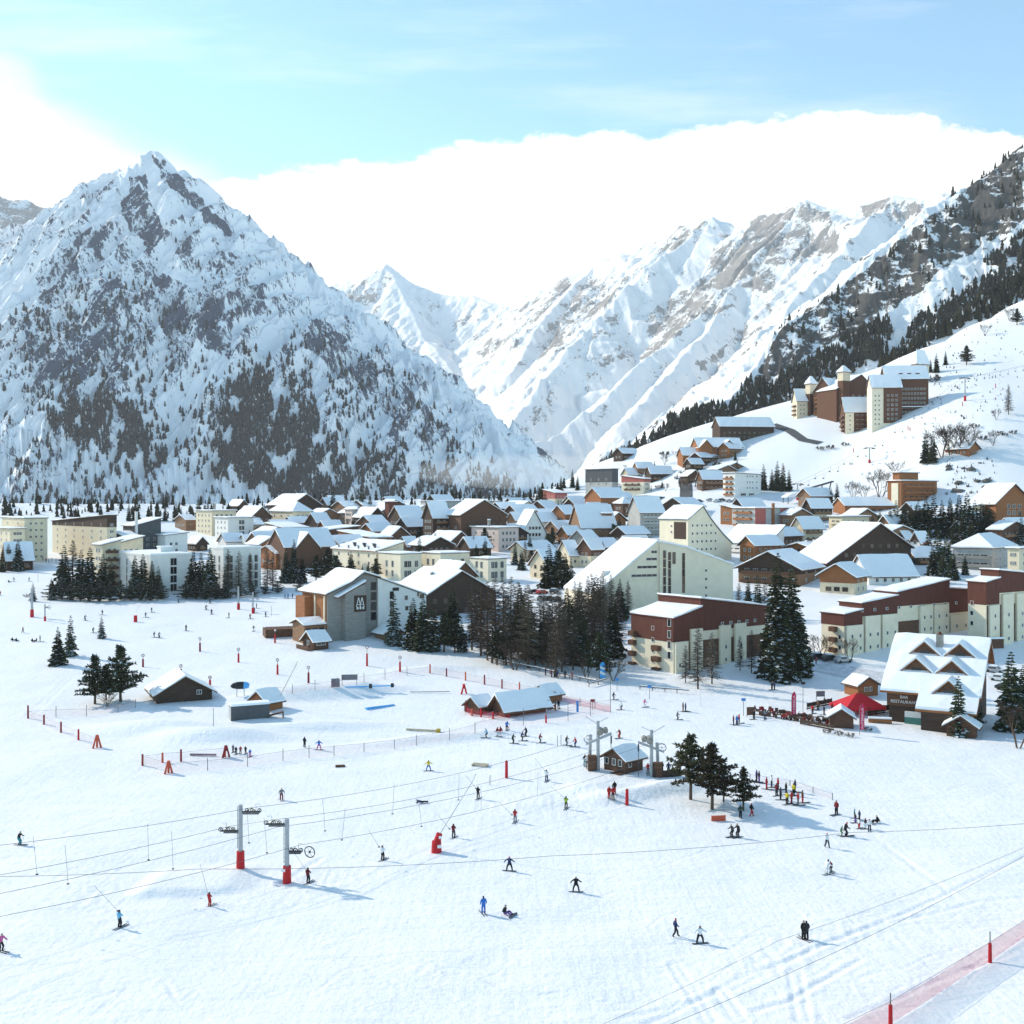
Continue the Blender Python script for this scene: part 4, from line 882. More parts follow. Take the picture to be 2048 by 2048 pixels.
# ================================================================ trees
def veg(name,c,**k): M[name]=mat(name,c,**k)
veg('needles',(.050,.055,.029),rough=.9,var=.55,scale=2.2,spec=.08,rnd=.35); veg('needles_brown',(.070,.060,.034),rough=.9,var=.5,scale=2.2,spec=.08,rnd=.3)
veg('tree_snow',(.80,.83,.87),rough=.7,var=.05,scale=2,spec=.1); veg('bark',(.095,.065,.045),rough=.9,var=.3,scale=4,stretch=(1,1,.2))
veg('twigs',(.115,.085,.062),rough=.9,var=.35,scale=2,spec=.05,rnd=.3); veg('birch_bark',(.42,.36,.29),rough=.85,var=.3,scale=3)
PROTO={}
def spray(b,p,d,l,w,m,rnd,snow=0.0):
    """a ragged needle spray: two crossed leaf-like quads along d"""
    d=Vector(d).normalized(); up=Vector((0,0,1)); s=d.cross(up)
    if s.length<.05: s=Vector((1,0,0))
    s.normalize(); n=s.cross(d)
    e=p+d*l; mid=p+d*l*.45
    b.face([p,mid+s*w*rnd.uniform(.7,1.3)-n*w*.25,e,mid-s*w*rnd.uniform(.7,1.3)-n*w*.25],m)
    if rnd.random()<.8: b.face([p,mid+n*w*.6,e-up*l*.12,mid-n*w*.7],m)
    if snow and rnd.random()<snow:
        q=n*.05; b.face([p+q+d*l*.1,mid+s*w*.75+q*1.6,e+q-d*l*.15,mid-s*w*.75+q*1.6],1)
def spruce(seed,H=12.0,rad=.19,snow=.25,nw=26,dens=1.0,low=.07,mat_n='needles',droop=.35,shape=.9):
    rnd=random.Random(seed); b=MB(); r0=H*rad
    for i in range(nw):
        t=i/(nw-1); z=H*(low+(1-low)*(t**1.05))*.985
        rr=r0*((1-t)**shape)*(1+.16*math.sin(i*2.3+seed))+.12
        nb=max(4,int((11-5*t)*dens)); a0=rnd.uniform(0,6.28)
        for j in range(nb):
            a=a0+2*math.pi*j/nb+rnd.uniform(-.3,.3); L=rr*rnd.uniform(.62,1.18)
            dz=-droop*(1-t)+.25*t+rnd.uniform(-.12,.12)
            d=Vector((math.cos(a),math.sin(a),dz))
            ns=max(1,int(L/.55)); 
            for k in range(ns):
                f=k/ns; p=Vector((0,0,z))+Vector((math.cos(a)*L*f,math.sin(a)*L*f,dz*L*f-.12*L*f*f))
                w=(.42*L*(1-f*.6)*.62+.15)
                spray(b,p,d+Vector((rnd.uniform(-.25,.25),rnd.uniform(-.25,.25),rnd.uniform(-.15,.1))),L/ns*1.35+.18,w,0,rnd,snow*(.4+f))
                if L>1.0 and k>0:
                    for sgn in (-1,1):
                        if rnd.random()<.6:
                            d2=Vector((math.cos(a+sgn*.9),math.sin(a+sgn*.9),dz-.1)); spray(b,p,d2,L*.42*(1-f*.5)+.2,w*.8,0,rnd,snow)
    spray(b,Vector((0,0,H*.955)),(0.02,0,1),H*.05,.12,0,rnd)
    crown=b.mesh('crown',[M[mat_n],M['tree_snow']])
    t=MB(); t.tube([(0,0,-1.2),(0,0,H*.3),(0,0,H*.9)],[H*.016+.06,H*.012+.04,.03],7); return H,crown,t.mesh('trunk',[M['bark']])
def pine(seed,H=9.0,rad=.33,snow=.2,low=.18,n=46,mat_n='needles'):
    """broad mountain pine: clumped boughs round a thick stem"""
    rnd=random.Random(seed); b=MB(); t=MB()
    t.tube([(0,0,-1.2),(.08,0,H*.4),(0,.1,H*.88)],[H*.024+.05,H*.016+.03,.05],7)
    for i in range(n):
        f=i/(n-1); z=H*(low+(.97-low)*f); env=math.sin(math.pi*min(1,(.30+.70*f)))**.8*(1-.45*f)
        a=i*2.4+rnd.uniform(-.4,.4); L=H*rad*max(.12,env)*rnd.uniform(.6,1.15)*(1.25 if f<.7 else 1)
        rise=rnd.uniform(-.05,.30); tip=Vector((math.cos(a)*L,math.sin(a)*L,z+L*rise))
        t.tube([(0,0,z-.15),tip*.5+Vector((0,0,(z-.15)*.5-.02)),tip],[.07,.05,.02],4)
        for c in range(max(2,int(L/.5))):
            g=(c+.6)/max(2,int(L/.5)); cp=Vector((0,0,z))*(1-g)+tip*g
            R0=(.34+.26*H/9)*rnd.uniform(.75,1.25)
            for k in range(13):
                an=rnd.uniform(0,6.28); el=rnd.uniform(-.35,1.2); d=Vector((math.cos(an)*math.cos(el),math.sin(an)*math.cos(el),math.sin(el)*.8))
                spray(b,cp+d*R0*.1,d,R0*rnd.uniform(.7,1.3),R0*.24,0,rnd,snow if el>.2 else 0)
    return H,b.mesh('crown',[M[mat_n],M['tree_snow']]),t.mesh('trunk',[M['bark']])
def larch(seed,H=13.0,rad=.19,snow=.10,nw=44,tw=1.9):
    """leafless larch: straight stem, many thin drooping branches and fine twigs"""
    rnd=random.Random(seed); b=MB(); t=MB()
    t.tube([(0,0,-1.2),(.1,0,H*.45),(0,.05,H*.99)],[H*.013+.05,H*.009+.03,.015],6)
    for i in range(nw):
        f=i/(nw-1); z=H*(.13+.84*f); L0=H*rad*(1-f)**.75+.25
        for j in range(5 if f<.85 else 3):
            a=rnd.uniform(0,6.28); L=L0*rnd.uniform(.55,1.15); dz=rnd.uniform(-.30,.12)+.25*f
            tip=Vector((math.cos(a)*L,math.sin(a)*L,z+dz*L)); root=Vector((0,0,z))
            s=Vector((-math.sin(a),math.cos(a),0)); up=Vector((0,0,1))
            w=.05
            b.face([root+up*w,tip+up*.008,tip-up*.008,root-up*w],0); b.face([root+s*w,tip+s*.008,tip-s*.008,root-s*w],0)
            for k in range(int(7*tw)):
                g=rnd.uniform(.2,1); p=root.lerp(tip,g); sg=rnd.choice((-1,1)); l=L*.34*(1.15-g)+.22
                d=(s*sg*rnd.uniform(.5,1)+Vector((math.cos(a),math.sin(a),0))*rnd.uniform(.2,.8)+up*rnd.uniform(-.55,.15)).normalized()
                q=d.cross(up); q=q.normalized() if q.length>.05 else s
                b.face([p+up*.026,p+d*l,p-up*.026],0)
                if rnd.random()<.6: b.face([p+q*.026,p+d*l,p-q*.026],0)
            if rnd.random()<snow: b.face([root.lerp(tip,.25)+s*.06+up*.05,tip+up*.04,root.lerp(tip,.25)-s*.06+up*.05],1)
    return H,b.mesh('crown',[M['twigs'],M['tree_snow']]),t.mesh('trunk',[M['bark']])
def bare(seed,H=8.0,stems=3,spread=.35,m_='twigs'):
    """leafless broad tree: forking limbs ending in a haze of twigs"""
    rnd=random.Random(seed); b=MB(); t=MB()
    def grow(p,d,l,r,lev):
        e=p+d*l; t_=t if lev<2 else b
        if lev<2: t.tube([p,(p+e)/2+Vector((rnd.uniform(-.1,.1),rnd.uniform(-.1,.1),0))*l*.3,e],[r,r*.8,r*.6],5)
        else:
            s=d.cross(Vector((.3,.2,1))).normalized(); n=s.cross(d); w=max(.022,r)
            b.face([p+s*w,e+s*w*.3,e-s*w*.3,p-s*w],0); b.face([p+n*w,e+n*w*.3,e-n*w*.3,p-n*w],0)
        if lev>=4: return
        for k in range((3,4,5,4)[lev]):
            g=rnd.uniform(.45,1) if k else 1; q=p.lerp(e,g)
            dd_=(d+Vector((rnd.uniform(-1,1),rnd.uniform(-1,1),rnd.uniform(-.35,.6)))*(.75 if lev else .5)).normalized()
            grow(q,dd_,l*rnd.uniform(.5,.75),r*.55,lev+1)
    for i in range(stems):
        a=i*6.28/stems+rnd.uniform(-.4,.4); grow(Vector((0,0,-.8)),Vector((math.cos(a)*spread,math.sin(a)*spread,1)).normalized(),H*.46,H*.013+.03,0)
    return H,b.mesh('crown',[M['twigs'],M['tree_snow']]),t.mesh('trunk',[M['birch_bark' if m_=='birch' else 'bark']])
PROTO['spruce']=[spruce(1,snow=.28,rad=.21),spruce(2,rad=.19,snow=.36,nw=28),spruce(3,rad=.24,snow=.2,nw=24),spruce(4,rad=.21,snow=.45),spruce(5,rad=.18,snow=.3,nw=22,dens=.85,droop=.55),spruce(6,rad=.23,snow=.25,nw=30,droop=.2,shape=1.1)]
PROTO['dark']=[spruce(11,rad=.17,snow=.03,nw=24),spruce(12,rad=.15,snow=.05,nw=26)]
PROTO['snowy']=[spruce(21,snow=.85,rad=.2,dens=.8,nw=20),spruce(22,snow=.75,rad=.17,dens=.8,nw=22)]
PROTO['bigfir']=[spruce(31,H=24,rad=.155,snow=.30,nw=46,droop=.5,shape=.75),spruce(32,H=24,rad=.14,snow=.28,nw=46,droop=.5,shape=.8)]
PROTO['pine']=[pine(41),pine(42,rad=.37),pine(43,rad=.30,snow=.12)]
PROTO['openpine']=[pine(51,rad=.36,low=.26,n=40,snow=.12,mat_n='needles_brown'),pine(52,rad=.42,low=.28,n=38,snow=.12,mat_n='needles_brown'),pine(53,rad=.33,low=.24,n=42,snow=.1,mat_n='needles_brown')]
PROTO['bushpine']=[pine(61,rad=.5,low=.03,n=36,snow=.45),pine(62,rad=.55,low=.03,n=36,snow=.3)]
PROTO['larch']=[larch(71),larch(72,rad=.22),larch(73,rad=.17,snow=.2)]
PROTO['snowlarch']=[larch(74,rad=.24,snow=.8),larch(75,rad=.22,snow=.65)]
PROTO['bare']=[bare(81),bare(82,stems=4,spread=.5),bare(83,stems=2,spread=.25)]
PROTO['shrub']=[bare(91,H=3,stems=6,spread=.8)]
TREES=[]
NAME={'spruce':'spruce_tree','dark':'spruce_tree','snowy':'snowy_spruce','bigfir':'fir_tree','pine':'pine_tree','openpine':'pine_tree','bushpine':'dwarf_pine','larch':'larch_tree','snowlarch':'larch_tree','bare':'bare_tree','shrub':'shrub'}
def tree(kind,x,yb,yt,label=None,group=None,d=None,wide=1.0):
    C=ground(x,yb) if d is None else P(x,yb,d)
    h=max(1.2,(yb-yt)*C.y/F); H,cm,tm=random.choice(PROTO[kind]); s=h/H
    r=empty(NAME[kind],C,random.uniform(0,6.28),label,'shrub' if kind=='shrub' else 'tree',group); r.scale=(s*wide,s*wide,s)
    linkmesh('trunk',tm,r); linkmesh('crown',cm,r)
    TREES.append(r); return r
def row(kindlabel,where,group,items):
    """trees of one group, labelled by their place in it counted from the left"""
    items=sorted(items,key=lambda t:t[1]); n=len(items)
    for i,it in enumerate(items):
        w=('leftmost' if i==0 else 'rightmost' if i==n-1 else nth(i)+' from left') if n>1 else 'lone'
        k=it[0]; adj={'spruce':'dark spruce','dark':'slim dark spruce','snowy':'snow laden spruce','bigfir':'tall snow flecked fir','pine':'bushy pine','openpine':'brown green pine','bushpine':'low snowy pine','larch':'bare brown larch','snowlarch':'snow streaked larch','bare':'bare branched tree','shrub':'leafless shrub'}[k]
        tree(*it[:4],label=f'{adj}, {w} {where}',group=group)
row('', 'in the spruce screen before the long white block','trees screening the white blocks',
 [('spruce',128,1188,1090),('spruce',162,1190,1100),('spruce',180,1190,1095),('spruce',206,1190,1108),('dark',222,1192,1118),('larch',146,1185,1078),
  ('spruce',270,1192,1112),('spruce',286,1192,1108),('dark',304,1192,1122),('dark',317,1192,1132),('spruce',387,1190,1100),('spruce',402,1190,1106),('spruce',420,1192,1096),('larch',456,1188,1096),('larch',478,1186,1100),('snowy',452,1196,1132),('larch',500,1184,1104),('larch',534,1180,1090),('larch',546,1182,1100)])
row('','in the low hedge along the upper piste edge','low pines along the piste edge',
 [('bushpine',x,y,y-h) for x,y,h in ((104,1198,36),(124,1199,40),(142,1201,38),(160,1202,40),(180,1203,38),(200,1203,42),(220,1202,38),(240,1200,40),(262,1200,36),(282,1201,40),(302,1201,38),(322,1199,36),(372,1198,36),(392,1198,40),(412,1199,38),(432,1198,36),(452,1197,34),(480,1194,26),(505,1192,26),(530,1188,24),(555,1186,24),(598,1182,22))])
row('','of the two pointed pines alone on the left piste','open piste pines',[('spruce',116,1330,1254),('spruce',141,1312,1231)])
row('','of the bushy clump behind the dark hut','pine clump by the dark hut',[('pine',190,1408,1312),('pine',212,1400,1330),('pine',241,1404,1293),('bare',214,1413,1378)])
row('','of the small snowy trees on the upper left piste','small snowy piste trees',[('snowy',203,1277,1232),('snowy',66,1203,1165),('snowy',103,1200,1156)])
row('','beside the wide brown lodge with the cross gable','trees beside the brown lodge',
 [('spruce',572,1165,1098),('bigfir',588,1165,1078),('spruce',604,1166,1110),('pine',632,1164,1112),('pine',655,1164,1098),('pine',672,1166,1112),('spruce',702,1148,1102),('dark',725,1150,1128),('dark',736,1152,1122),('pine',752,1158,1118),('dark',775,1152,1138),('dark',786,1155,1140),('dark',800,1160,1145)])
row('','in the grove left of the red brown block','central grove',
 [('snowy',788,1290,1188),('spruce',826,1296,1196),('spruce',846,1300,1190),('spruce',866,1302,1200),('pine',888,1304,1222),('pine',910,1305,1240),('snowy',923,1304,1234),('spruce',905,1285,1175),('snowy',954,1280,1176),('larch',975,1320,1160),('larch',990,1315,1150),('larch',1006,1322,1152),('pine',994,1330,1258),('larch',1022,1318,1150),('larch',1036,1310,1160),
  ('larch',1056,1336,1166),('spruce',1040,1300,1170),('pine',1085,1330,1245),('larch',1080,1325,1185),('larch',1112,1353,1212),('larch',1096,1335,1195),('larch',1130,1330,1200),('snowlarch',1160,1312,1160),('larch',1184,1305,1145),('larch',1200,1300,1150),('snowlarch',1218,1310,1180),('snowlarch',1236,1306,1176),('larch',1146,1340,1225),('spruce',1273,1205,1145),('spruce',1297,1210,1160),('spruce',1252,1215,1170),
  ('pine',1200,1357,1268),('pine',1176,1345,1280),('bare',1172,1358,1300),('bare',1226,1362,1310),('bare',1030,1340,1270),('larch',1070,1330,1210),('larch',962,1312,1170),('larch',944,1300,1165),('spruce',1060,1316,1200),('snowlarch',1206,1318,1196),('larch',1124,1345,1230),('spruce',1142,1312,1190),('larch',1012,1330,1180),('larch',984,1326,1172),('snowlarch',1172,1316,1176),('larch',1190,1318,1180),('spruce',1192,1240,1150),('larch',1206,1238,1140),('larch',1222,1242,1146),('spruce',1240,1240,1158),('larch',1176,1246,1150),('spruce',1160,1250,1166),('larch',1256,1236,1160),('larch',1150,1262,1160),('spruce',1134,1270,1176),('larch',1118,1275,1170),('spruce',1226,1316,1196),('larch',1104,1322,1180),('larch',1050,1322,1172),('larch',1088,1316,1182),('larch',1120,1318,1192),('spruce',1100,1320,1212),('spruce',1162,1328,1216)])
row('','standing before the stepped red brown block','trees before the red brown block',
 [('larch',1371,1366,1290),('larch',1396,1378,1252),('snowlarch',1424,1368,1262),('larch',1503,1346,1258),('larch',1480,1342,1270),('bigfir',1556,1358,1104),('bigfir',1584,1352,1128),('spruce',1535,1356,1230),('spruce',1600,1352,1215),('bigfir',1496,1240,1158),('spruce',1515,1235,1150),('larch',1478,1235,1165),('larch',1530,1240,1160),('bare',1640,1318,1262)])
row('','of the pine clump by the lift queue','pines by the lift queue',[('openpine',1381,1599,1470),('openpine',1424,1619,1487),('openpine',1447,1604,1530),('openpine',1487,1621,1536)])
row('','beside the restaurant with six roof gables','trees by the restaurant',[('spruce',1917,1473,1352),('spruce',2022,1462,1303),('bare',2036,1496,1392),('pine',1945,1462,1400),('bare',1700,1325,1270),('spruce',2046,1440,1330)])
row('','in the fir belt below the stacked balcony hotel','fir belt on the right',
 [('spruce',x,y,t) for x,y,t in ((1792,1068,1000),(1808,1072,1004),(1822,1075,1010),(1836,1074,1000),(1852,1072,992),(1868,1074,985),(1884,1076,1000),(1900,1076,995),(1918,1078,990),(1934,1080,985),(1950,1082,1000),(1964,1080,1005),(1978,1082,1003),(1858,1120,1052),(1876,1150,1055),(1893,1152,1070),(1906,1160,1100),(1865,1155,1090),(1884,1165,1100),(1760,1068,1020),(1745,1066,1030),(2040,1070,1020),(1925,1100,1030),(1910,1095,1030),(1944,1100,1040),(1780,1070,1015),(1930,1150,1110))])
row('','beside the white slab hotel below the slope','slope foot spruces',[('dark',x,y,t) for x,y,t in ((1527,980,928),(1544,980,938),(1555,981,922),(1566,982,926),(1578,982,940),(1662,1010,975),(1674,1011,966))]+[('bare',1706,1000,958),('bare',1761,1002,930),('bare',1728,1000,965),('bare',1790,950,918)])
row('','around the lone orange hut on the right slope','trees round the orange hut',[('dark',1852,926,860),('dark',1866,926,862),('bare',1884,914,850),('bare',1900,910,838),('bare',1916,908,840),('bare',1930,908,845),('bare',1986,891,857),('shrub',1965,880,866),('shrub',2000,868,858),('shrub',2026,868,856),('shrub',2010,872,862)])
row('','on the upper right slope by the chairlift','scattered upper slope trees',[('larch',2017,829,768),('bare',1992,840,815),('pine',1933,730,692),('dark',1873,745,706),('dark',1861,745,718),('dark',1891,730,702),('shrub',1868,764,742),('pine',2034,650,618),('bare',1970,672,645),('bare',2020,642,612),('shrub',1950,856,842),('shrub',1660,898,885),('shrub',1690,892,880),('shrub',1640,900,888)])
row('','beside the cream house by the parked cars','trees by the parked cars',[('spruce',1098,1176,1088),('pine',1117,1176,1102),('spruce',1130,1176,1106),('spruce',1142,1174,1116),('spruce',1030,1130,1085),('spruce',1043,1140,1100),('larch',1050,1128,1080),('spruce',1238,1078,1032),('pine',1226,1082,1048)])
row('','at the foot of the pyramid mountain','dark trees at the mountain foot',
 [('dark',x,1042,t) for x,t in ((128,1014),(155,1012),(258,1006),(268,1012),(275,1002),(302,1008),(318,1012),(330,1008),(352,1003),(362,1014),(374,1020),(386,1016),(397,992),(408,1010),(416,1000))]+[('dark',x,1032,t) for x,t in ((666,974),(692,986),(723,977),(740,988),(860,985),(947,984),(1048,985),(1066,990),(1076,970),(1090,980))]+[('dark',1122,985,952),('dark',1145,975,938),('dark',1155,980,950),('dark',1060,1002,975)])
rt=random.Random(5); it=[]
for i in range(46):
    x=rt.uniform(490,1260); y=rt.uniform(1040,1130)
    it.append((rt.choice(('spruce','dark','larch','larch','bare','pine')),x,y,y-rt.uniform(22,44)*(y-930)/150))
row('','among the village houses behind the white blocks','trees among the village houses',it)
it=[]
for i in range(30):
    x=rt.uniform(1240,1480); y=rt.uniform(900,985)
    it.append((rt.choice(('dark','bare','bare','larch','shrub')),x,y,y-rt.uniform(10,24)))
row('','on the rise beside the village road','trees on the village rise',it)
row('','by the low chalet at the left edge','left edge spruces',[('spruce',17,1140,1088),('spruce',36,1142,1080),('dark',4,1144,1100)])
row('','on the far right below the red timber chalet','edge spruces',[('spruce',1700,1140,1096),('spruce',1752,1092,1050),('snowy',2043,1090,1030),('pine',1880,1186,1150),('pine',1865,1190,1160)])
print('TREES',len(TREES))
# ================================================================ roads
W_('asphalt',(.075,.078,.085),scale=1.5,var=.25,rough=.85); W_('slush',(.60,.61,.64),scale=.6,var=.3,rough=.8)
def road(pts,width,m,label,lift=.12):
    q=[]
    for (x,y),(x2,y2) in zip(pts[:-1],pts[1:]):
        for i in range(6): q.append(ground(x+(x2-x)*i/6,y+(y2-y)*i/6))
    q.append(ground(*pts[-1])); b=MB(); L_=[]
    for i,p in enumerate(q):
        t=(q[min(i+1,len(q)-1)]-q[max(i-1,0)]); t.z=0; t.normalize(); n=Vector((-t.y,t.x,0))
        L_.append([Vector((p.x+n.x*s*width/2,p.y+n.y*s*width/2,ground_z(p.x+n.x*s*width/2,p.y+n.y*s*width/2)+lift)) for s in (-1,-.33,.33,1)])
    for r0,r1 in zip(L_[:-1],L_[1:]):
        for k in range(3): b.face([r0[k],r0[k+1],r1[k+1],r1[k]])
    o=b.obj('road',[M[m]]); tag(o,label,kind='structure'); return o
road([(1372,996),(1372,975),(1368,958),(1378,940)],7,'asphalt','steep grey village road climbing past parked cars',.25)
road([(1540,1040),(1590,1062),(1640,1040),(1700,1010)],7,'slush','slushy road curving below the ski slope',.2)
road([(1545,850),(1580,862),(1606,880),(1640,887)],6,'asphalt','dark curved hairpin road under the hilltop hotel',.3)
road([(1630,1330),(1700,1345),(1780,1360)],9,'slush','trodden parking strip before the stepped red brown block',.06)
# ================================================================ building with the tree sign
a=R(36); C=ground(702,1284); h=House(); h.a=a; h.C=C
h.root=empty('hotel',C,a,'grey timber building bearing a dark sign with white tree outlines',HT)
pr=((655,1188),(700,1166),(726,1146),(760,1156),(800,1168),(850,1190))
# the long right face runs from the left corner; its profile peaks at the ridge
h.C=ground(655,1284); h.root.location=h.C
prof=[(max(0,tR(h.C,a,px)),zrow(h,'R',px,py)) for px,py in pr]; h.Lx=prof[-1][0]; h.Ly=15; h.H=prof[0][1]
volume(h.root,0,0,tR(h.C,a,753),15,0,'py',0,prof=[p for p in prof if p[0]<tR(h.C,a,753)]+[(tR(h.C,a,753),zrow(h,'R',753,1154))],wall='grey',o=.9,th=.3,fascia='timber',base=-5)
x0=tR(h.C,a,754)+.02
volume(h.root,x0,-.6,h.Lx-x0,15.6,0,'py',0,prof=[(0,zrow(h,'R',754,1156)),(h.Lx-x0,prof[-1][1])],wall='white',o=.2,oe=.1,th=.25,fascia='timber',base=-5,names=('annexe_wall','annexe_roof'))
HOUSES.append(h)
# orange timber left face and its balcony tower
b=MB(); b.box(-.12,.4,3.2,-.003,14.6,h.H-.5); b.obj('timber_face',[M['orange_wood']],h.root)
for y in (1.0,6.5): 
    b=MB(); b.box(-.4,y,-1,-.125,y+.5,h.H-.6); b.obj('downpipe_post',[M['warm_white']],h.root)
b=MB(); b.box(-2.4,8.5,4.5,-.125,14,h.H-1.2); b.obj('bay',[M['orange_wood']],h.root)
# lean-to roof strip across the front
xa,xb=tR(h.C,a,668),tR(h.C,a,724); za,zb=zrow(h,'R',672,1196),zrow(h,'R',728,1164)
b=MB(); b.prism([(xa,-2.2,za),(xb,-2.2,zb),(xb,-2.2,zb+.3),(xa,-2.2,za+.3)],(0,2.19,0)); lr=b.obj('lean_roof',[M['timber']],h.root)
b=MB(); b.prism([(xa,-2.25,za+.303),(xb,-2.25,zb+.303),(xb,-2.25,zb+.8),(xa,-2.25,za+.8)],(0,2.2,0)); b.obj('roof_snow',[M['snow']],lr)
b=MB(); xb2=tR(h.C,a,686); b.prism([(tR(h.C,a,684),-2.0,0),(tR(h.C,a,684),-2.0,za+1.4),(tR(h.C,a,724),-2.0,zb-.3),(tR(h.C,a,724),-2.0,0)],(0,1.99,0)); b.obj('front_wall',[M['grey']],h.root)
# glazed stair strip
for k in range(4): windows(h,'R',xs=[tR(h.C,a,747)],zs=[zrow(h,'R',747,1172+k*20)],w=1.6,hh=2.1,mull=1,fr='timber')
for (px,py,w,hh) in ((781,1190,1.4,2.2),(789,1178,2.2,1.1),(781,1208,1.4,2),(781,1224,1.4,1.6),(810,1195,1.1,1.3),(834,1188,.9,1.4),(841,1192,1.6,1.3),(811,1216,1.1,1.3)): windows(h,'R',xs=[tR(h.C,a,px)],zs=[zrow(h,'R',px,py)],w=w,hh=hh,mull=1,proud=.6)
# the sign
sx,sz=tR(h.C,a,713),zrow(h,'R',713,1205); sw=5.4*.5
b=MB(); b.box(sx-1.75,-2.16,sz-2.2,sx+1.75,-2.003,sz+2.0); sg=b.obj('sign',[M['dark_wood']],h.root)
b=MB()
def stroke(p,q,w=.17):
    p=Vector((p[0],0,p[1])); q=Vector((q[0],0,q[1])); d=(q-p).normalized(); n=Vector((-d.z,0,d.x))*w
    b.prism([(sx+v.x,-2.165,sz+v.z) for v in (p-n,q-n,q+n,p+n)],(0,-.03,0))
for cx,h0,h1,ww in ((-.55,-.9,1.55,.62),(.45,-.9,1.5,.62)):
    stroke((cx-ww,h0),(cx,h1),.1); stroke((cx,h1),(cx+ww,h0),.1)
    stroke((cx-ww*.5,h0+.55),(cx+ww*.5,h0+.55),.07)
for cx in (-.85,0,.85): 
    b.prism([(sx+cx+u*.26,-2.165,sz-1.3+v*.3) for u,v in ((-1,-1),(1,-1),(1,1),(0,1.5),(-1,1))],(0,-.03,0))
b.obj('emblem',[M['frame_white']],sg)
# porch left, porch right, deck
def porch(name,px0,px1,py,dep,hgt,wallm,rise,orgx=None):
    x0_,x1_=tR(h.C,a,px0),tR(h.C,a,px1)
    volume(h.root,x0_,-dep-2.2,x1_-x0_,dep,zrow(h,'R',px0,py)*1.0,'gy',rise,wall=wallm,names=(name+'_wall',name+'_roof'),o=.8,base=-4)
porch('porch',742,778,1262,5,4,'tan_wood',1.4)
volume(h.root,-6,1,5.9,7,4.6,'gx',1.1,wall='tan_wood',names=('veranda_wall','veranda_roof'),o=.7)
for k in range(3): windows(h,'R',xs=[-5+1.9*k],zs=[2.6],w=1.5,hh=2.4,mull=1,fr='frame_wood',org=(0,1))
# terrace deck running out to the left of it
dk=empty('terrace_deck',ground(600,1272),R(20),'long brown timber terrace running left of the building with the tree sign','deck')
b=MB(); b.box(-9,0,1.7,9,6,2.0); b.obj('floor',[M['brown_wood']],dk)
b=MB(); b.box(-9,-.12,-1,9,-.003,1.95); b.box(-9,0,-1,-8.9,6,1.7); b.obj('skirt',[M['brown_wood']],dk)
b=MB(); b.box(-9,0,2.65,9,.08,2.75)
for i in range(13): b.box(-9+i*1.48,0,2.003,-8.92+i*1.48,.08,2.65)
b.obj('railing',[M['brown_wood']],dk)
# ================================================================ red brown blocks
def stepped(label,xc,yb,xl,a_deg,vols,bays,split_l,winpx=()):
    """a block of stepped volumes along its right face; vols: px start, px end, roof row at start, roof row at end"""
    a=R(a_deg); h=House(); h.C=ground(xc,yb); h.a=a; h.root=empty('apartment_block',h.C,a,label,AB_); h.Ly=tL(h.C,a,xl)
    for i,(p0,p1,y0,y1,hb) in enumerate(vols):
        x0,x1=(0 if p0==xc else tR(h.C,a,p0)),tR(h.C,a,p1); z0,z1=zrow(h,'R',p0,y0),zrow(h,'R',p1,y1)
        zb=zrow(h,'R',p0,hb)
        oo=0 if i==0 else .02*i
        volume(h.root,x0+(.004 if i else 0),oo,x1-x0-.004,h.Ly+(-2*oo),0,'py',0,prof=[(0,z0),(x1-x0-.004,z1)],wall='warm_white',upper='red_brown',hb=zb,o=.35,oe=.3,th=.25,snow=.45,fascia='red_brown',base=-5)
    h.Lx=x1; h.H=z1
    panel(h,'R',.3,h.Lx-.3,-4,zrow(h,'R',xc,vols[0][4])*.98,.05,'brown_wood','recess_wall')
    for p0,p1,y0 in bays:
        xa,xb=tR(h.C,a,p0),tR(h.C,a,p1); zt=zrow(h,'R',(p0+p1)/2,y0)
        panel(h,'R',xa,xb,-4,zt,.55,'warm_white','bay',(0,-.08))
        for k in range(max(1,int((zt-1)/3))):
            for f in ((.5,) if p1-p0<25 else (.3,.8)): windows(h,'R',xs=[xa+(xb-xa)*f],zs=[1.8+k*2.9],w=.7,hh=.9,mull=1,proud=.64)
    HOUSES.append(h); return h
h=stepped('red brown topped cream block, alone in front of the white residence',1347,1347,1263,36,[(1347,1402,1238,1216,1285),(1402,1534,1199,1213,1262)],[(1348,1373,1283),(1379,1402,1257),(1437,1458,1250),(1467,1489,1246)],1252)
# left face: brown upper floors step down over the front half, balconies, little windows
for py in (1296,1318,1340):
    y=tL(h.C,h.a,1316); z=zrow(h,'L',1316,py)
    b=MB(); b.box(-1.2,y-1.1,z-.5,-.003,y+1.1,z+.6); b.obj('balcony',[M['brown_wood']],h.root)
for py in (1266,1284,1306,1328):
    y=h.Ly-.9; z=zrow(h,'L',1266,py); b=MB(); b.box(-1.2,y-.9,z-.5,-.1,y+.9,z+.6); b.obj('balcony',[M['brown_wood']],h.root)
windows(h,'L',xs=[tL(h.C,h.a,1306)],zs=[zrow(h,'L',1306,y) for y in (1256,1279,1300,1321)],w=.9,hh=1.0,mull=1)
windows(h,'L',xs=[1.2],zs=[zrow(h,'L',1343,y) for y in (1246,1269,1290,1311)],w=1.1,hh=1.7,mull=1,proud=.09)
panel(h,'L',.05,tL(h.C,h.a,1312),zrow(h,'L',1335,1283),zrow(h,'L',1335,1262),.12,'red_brown','upper_panel')
windows(h,'R',cols=5,rows=1,z0=h.H-3,w=.8,hh=.7,mull=1,x0=14,x1=h.Lx-3,proud=.09)
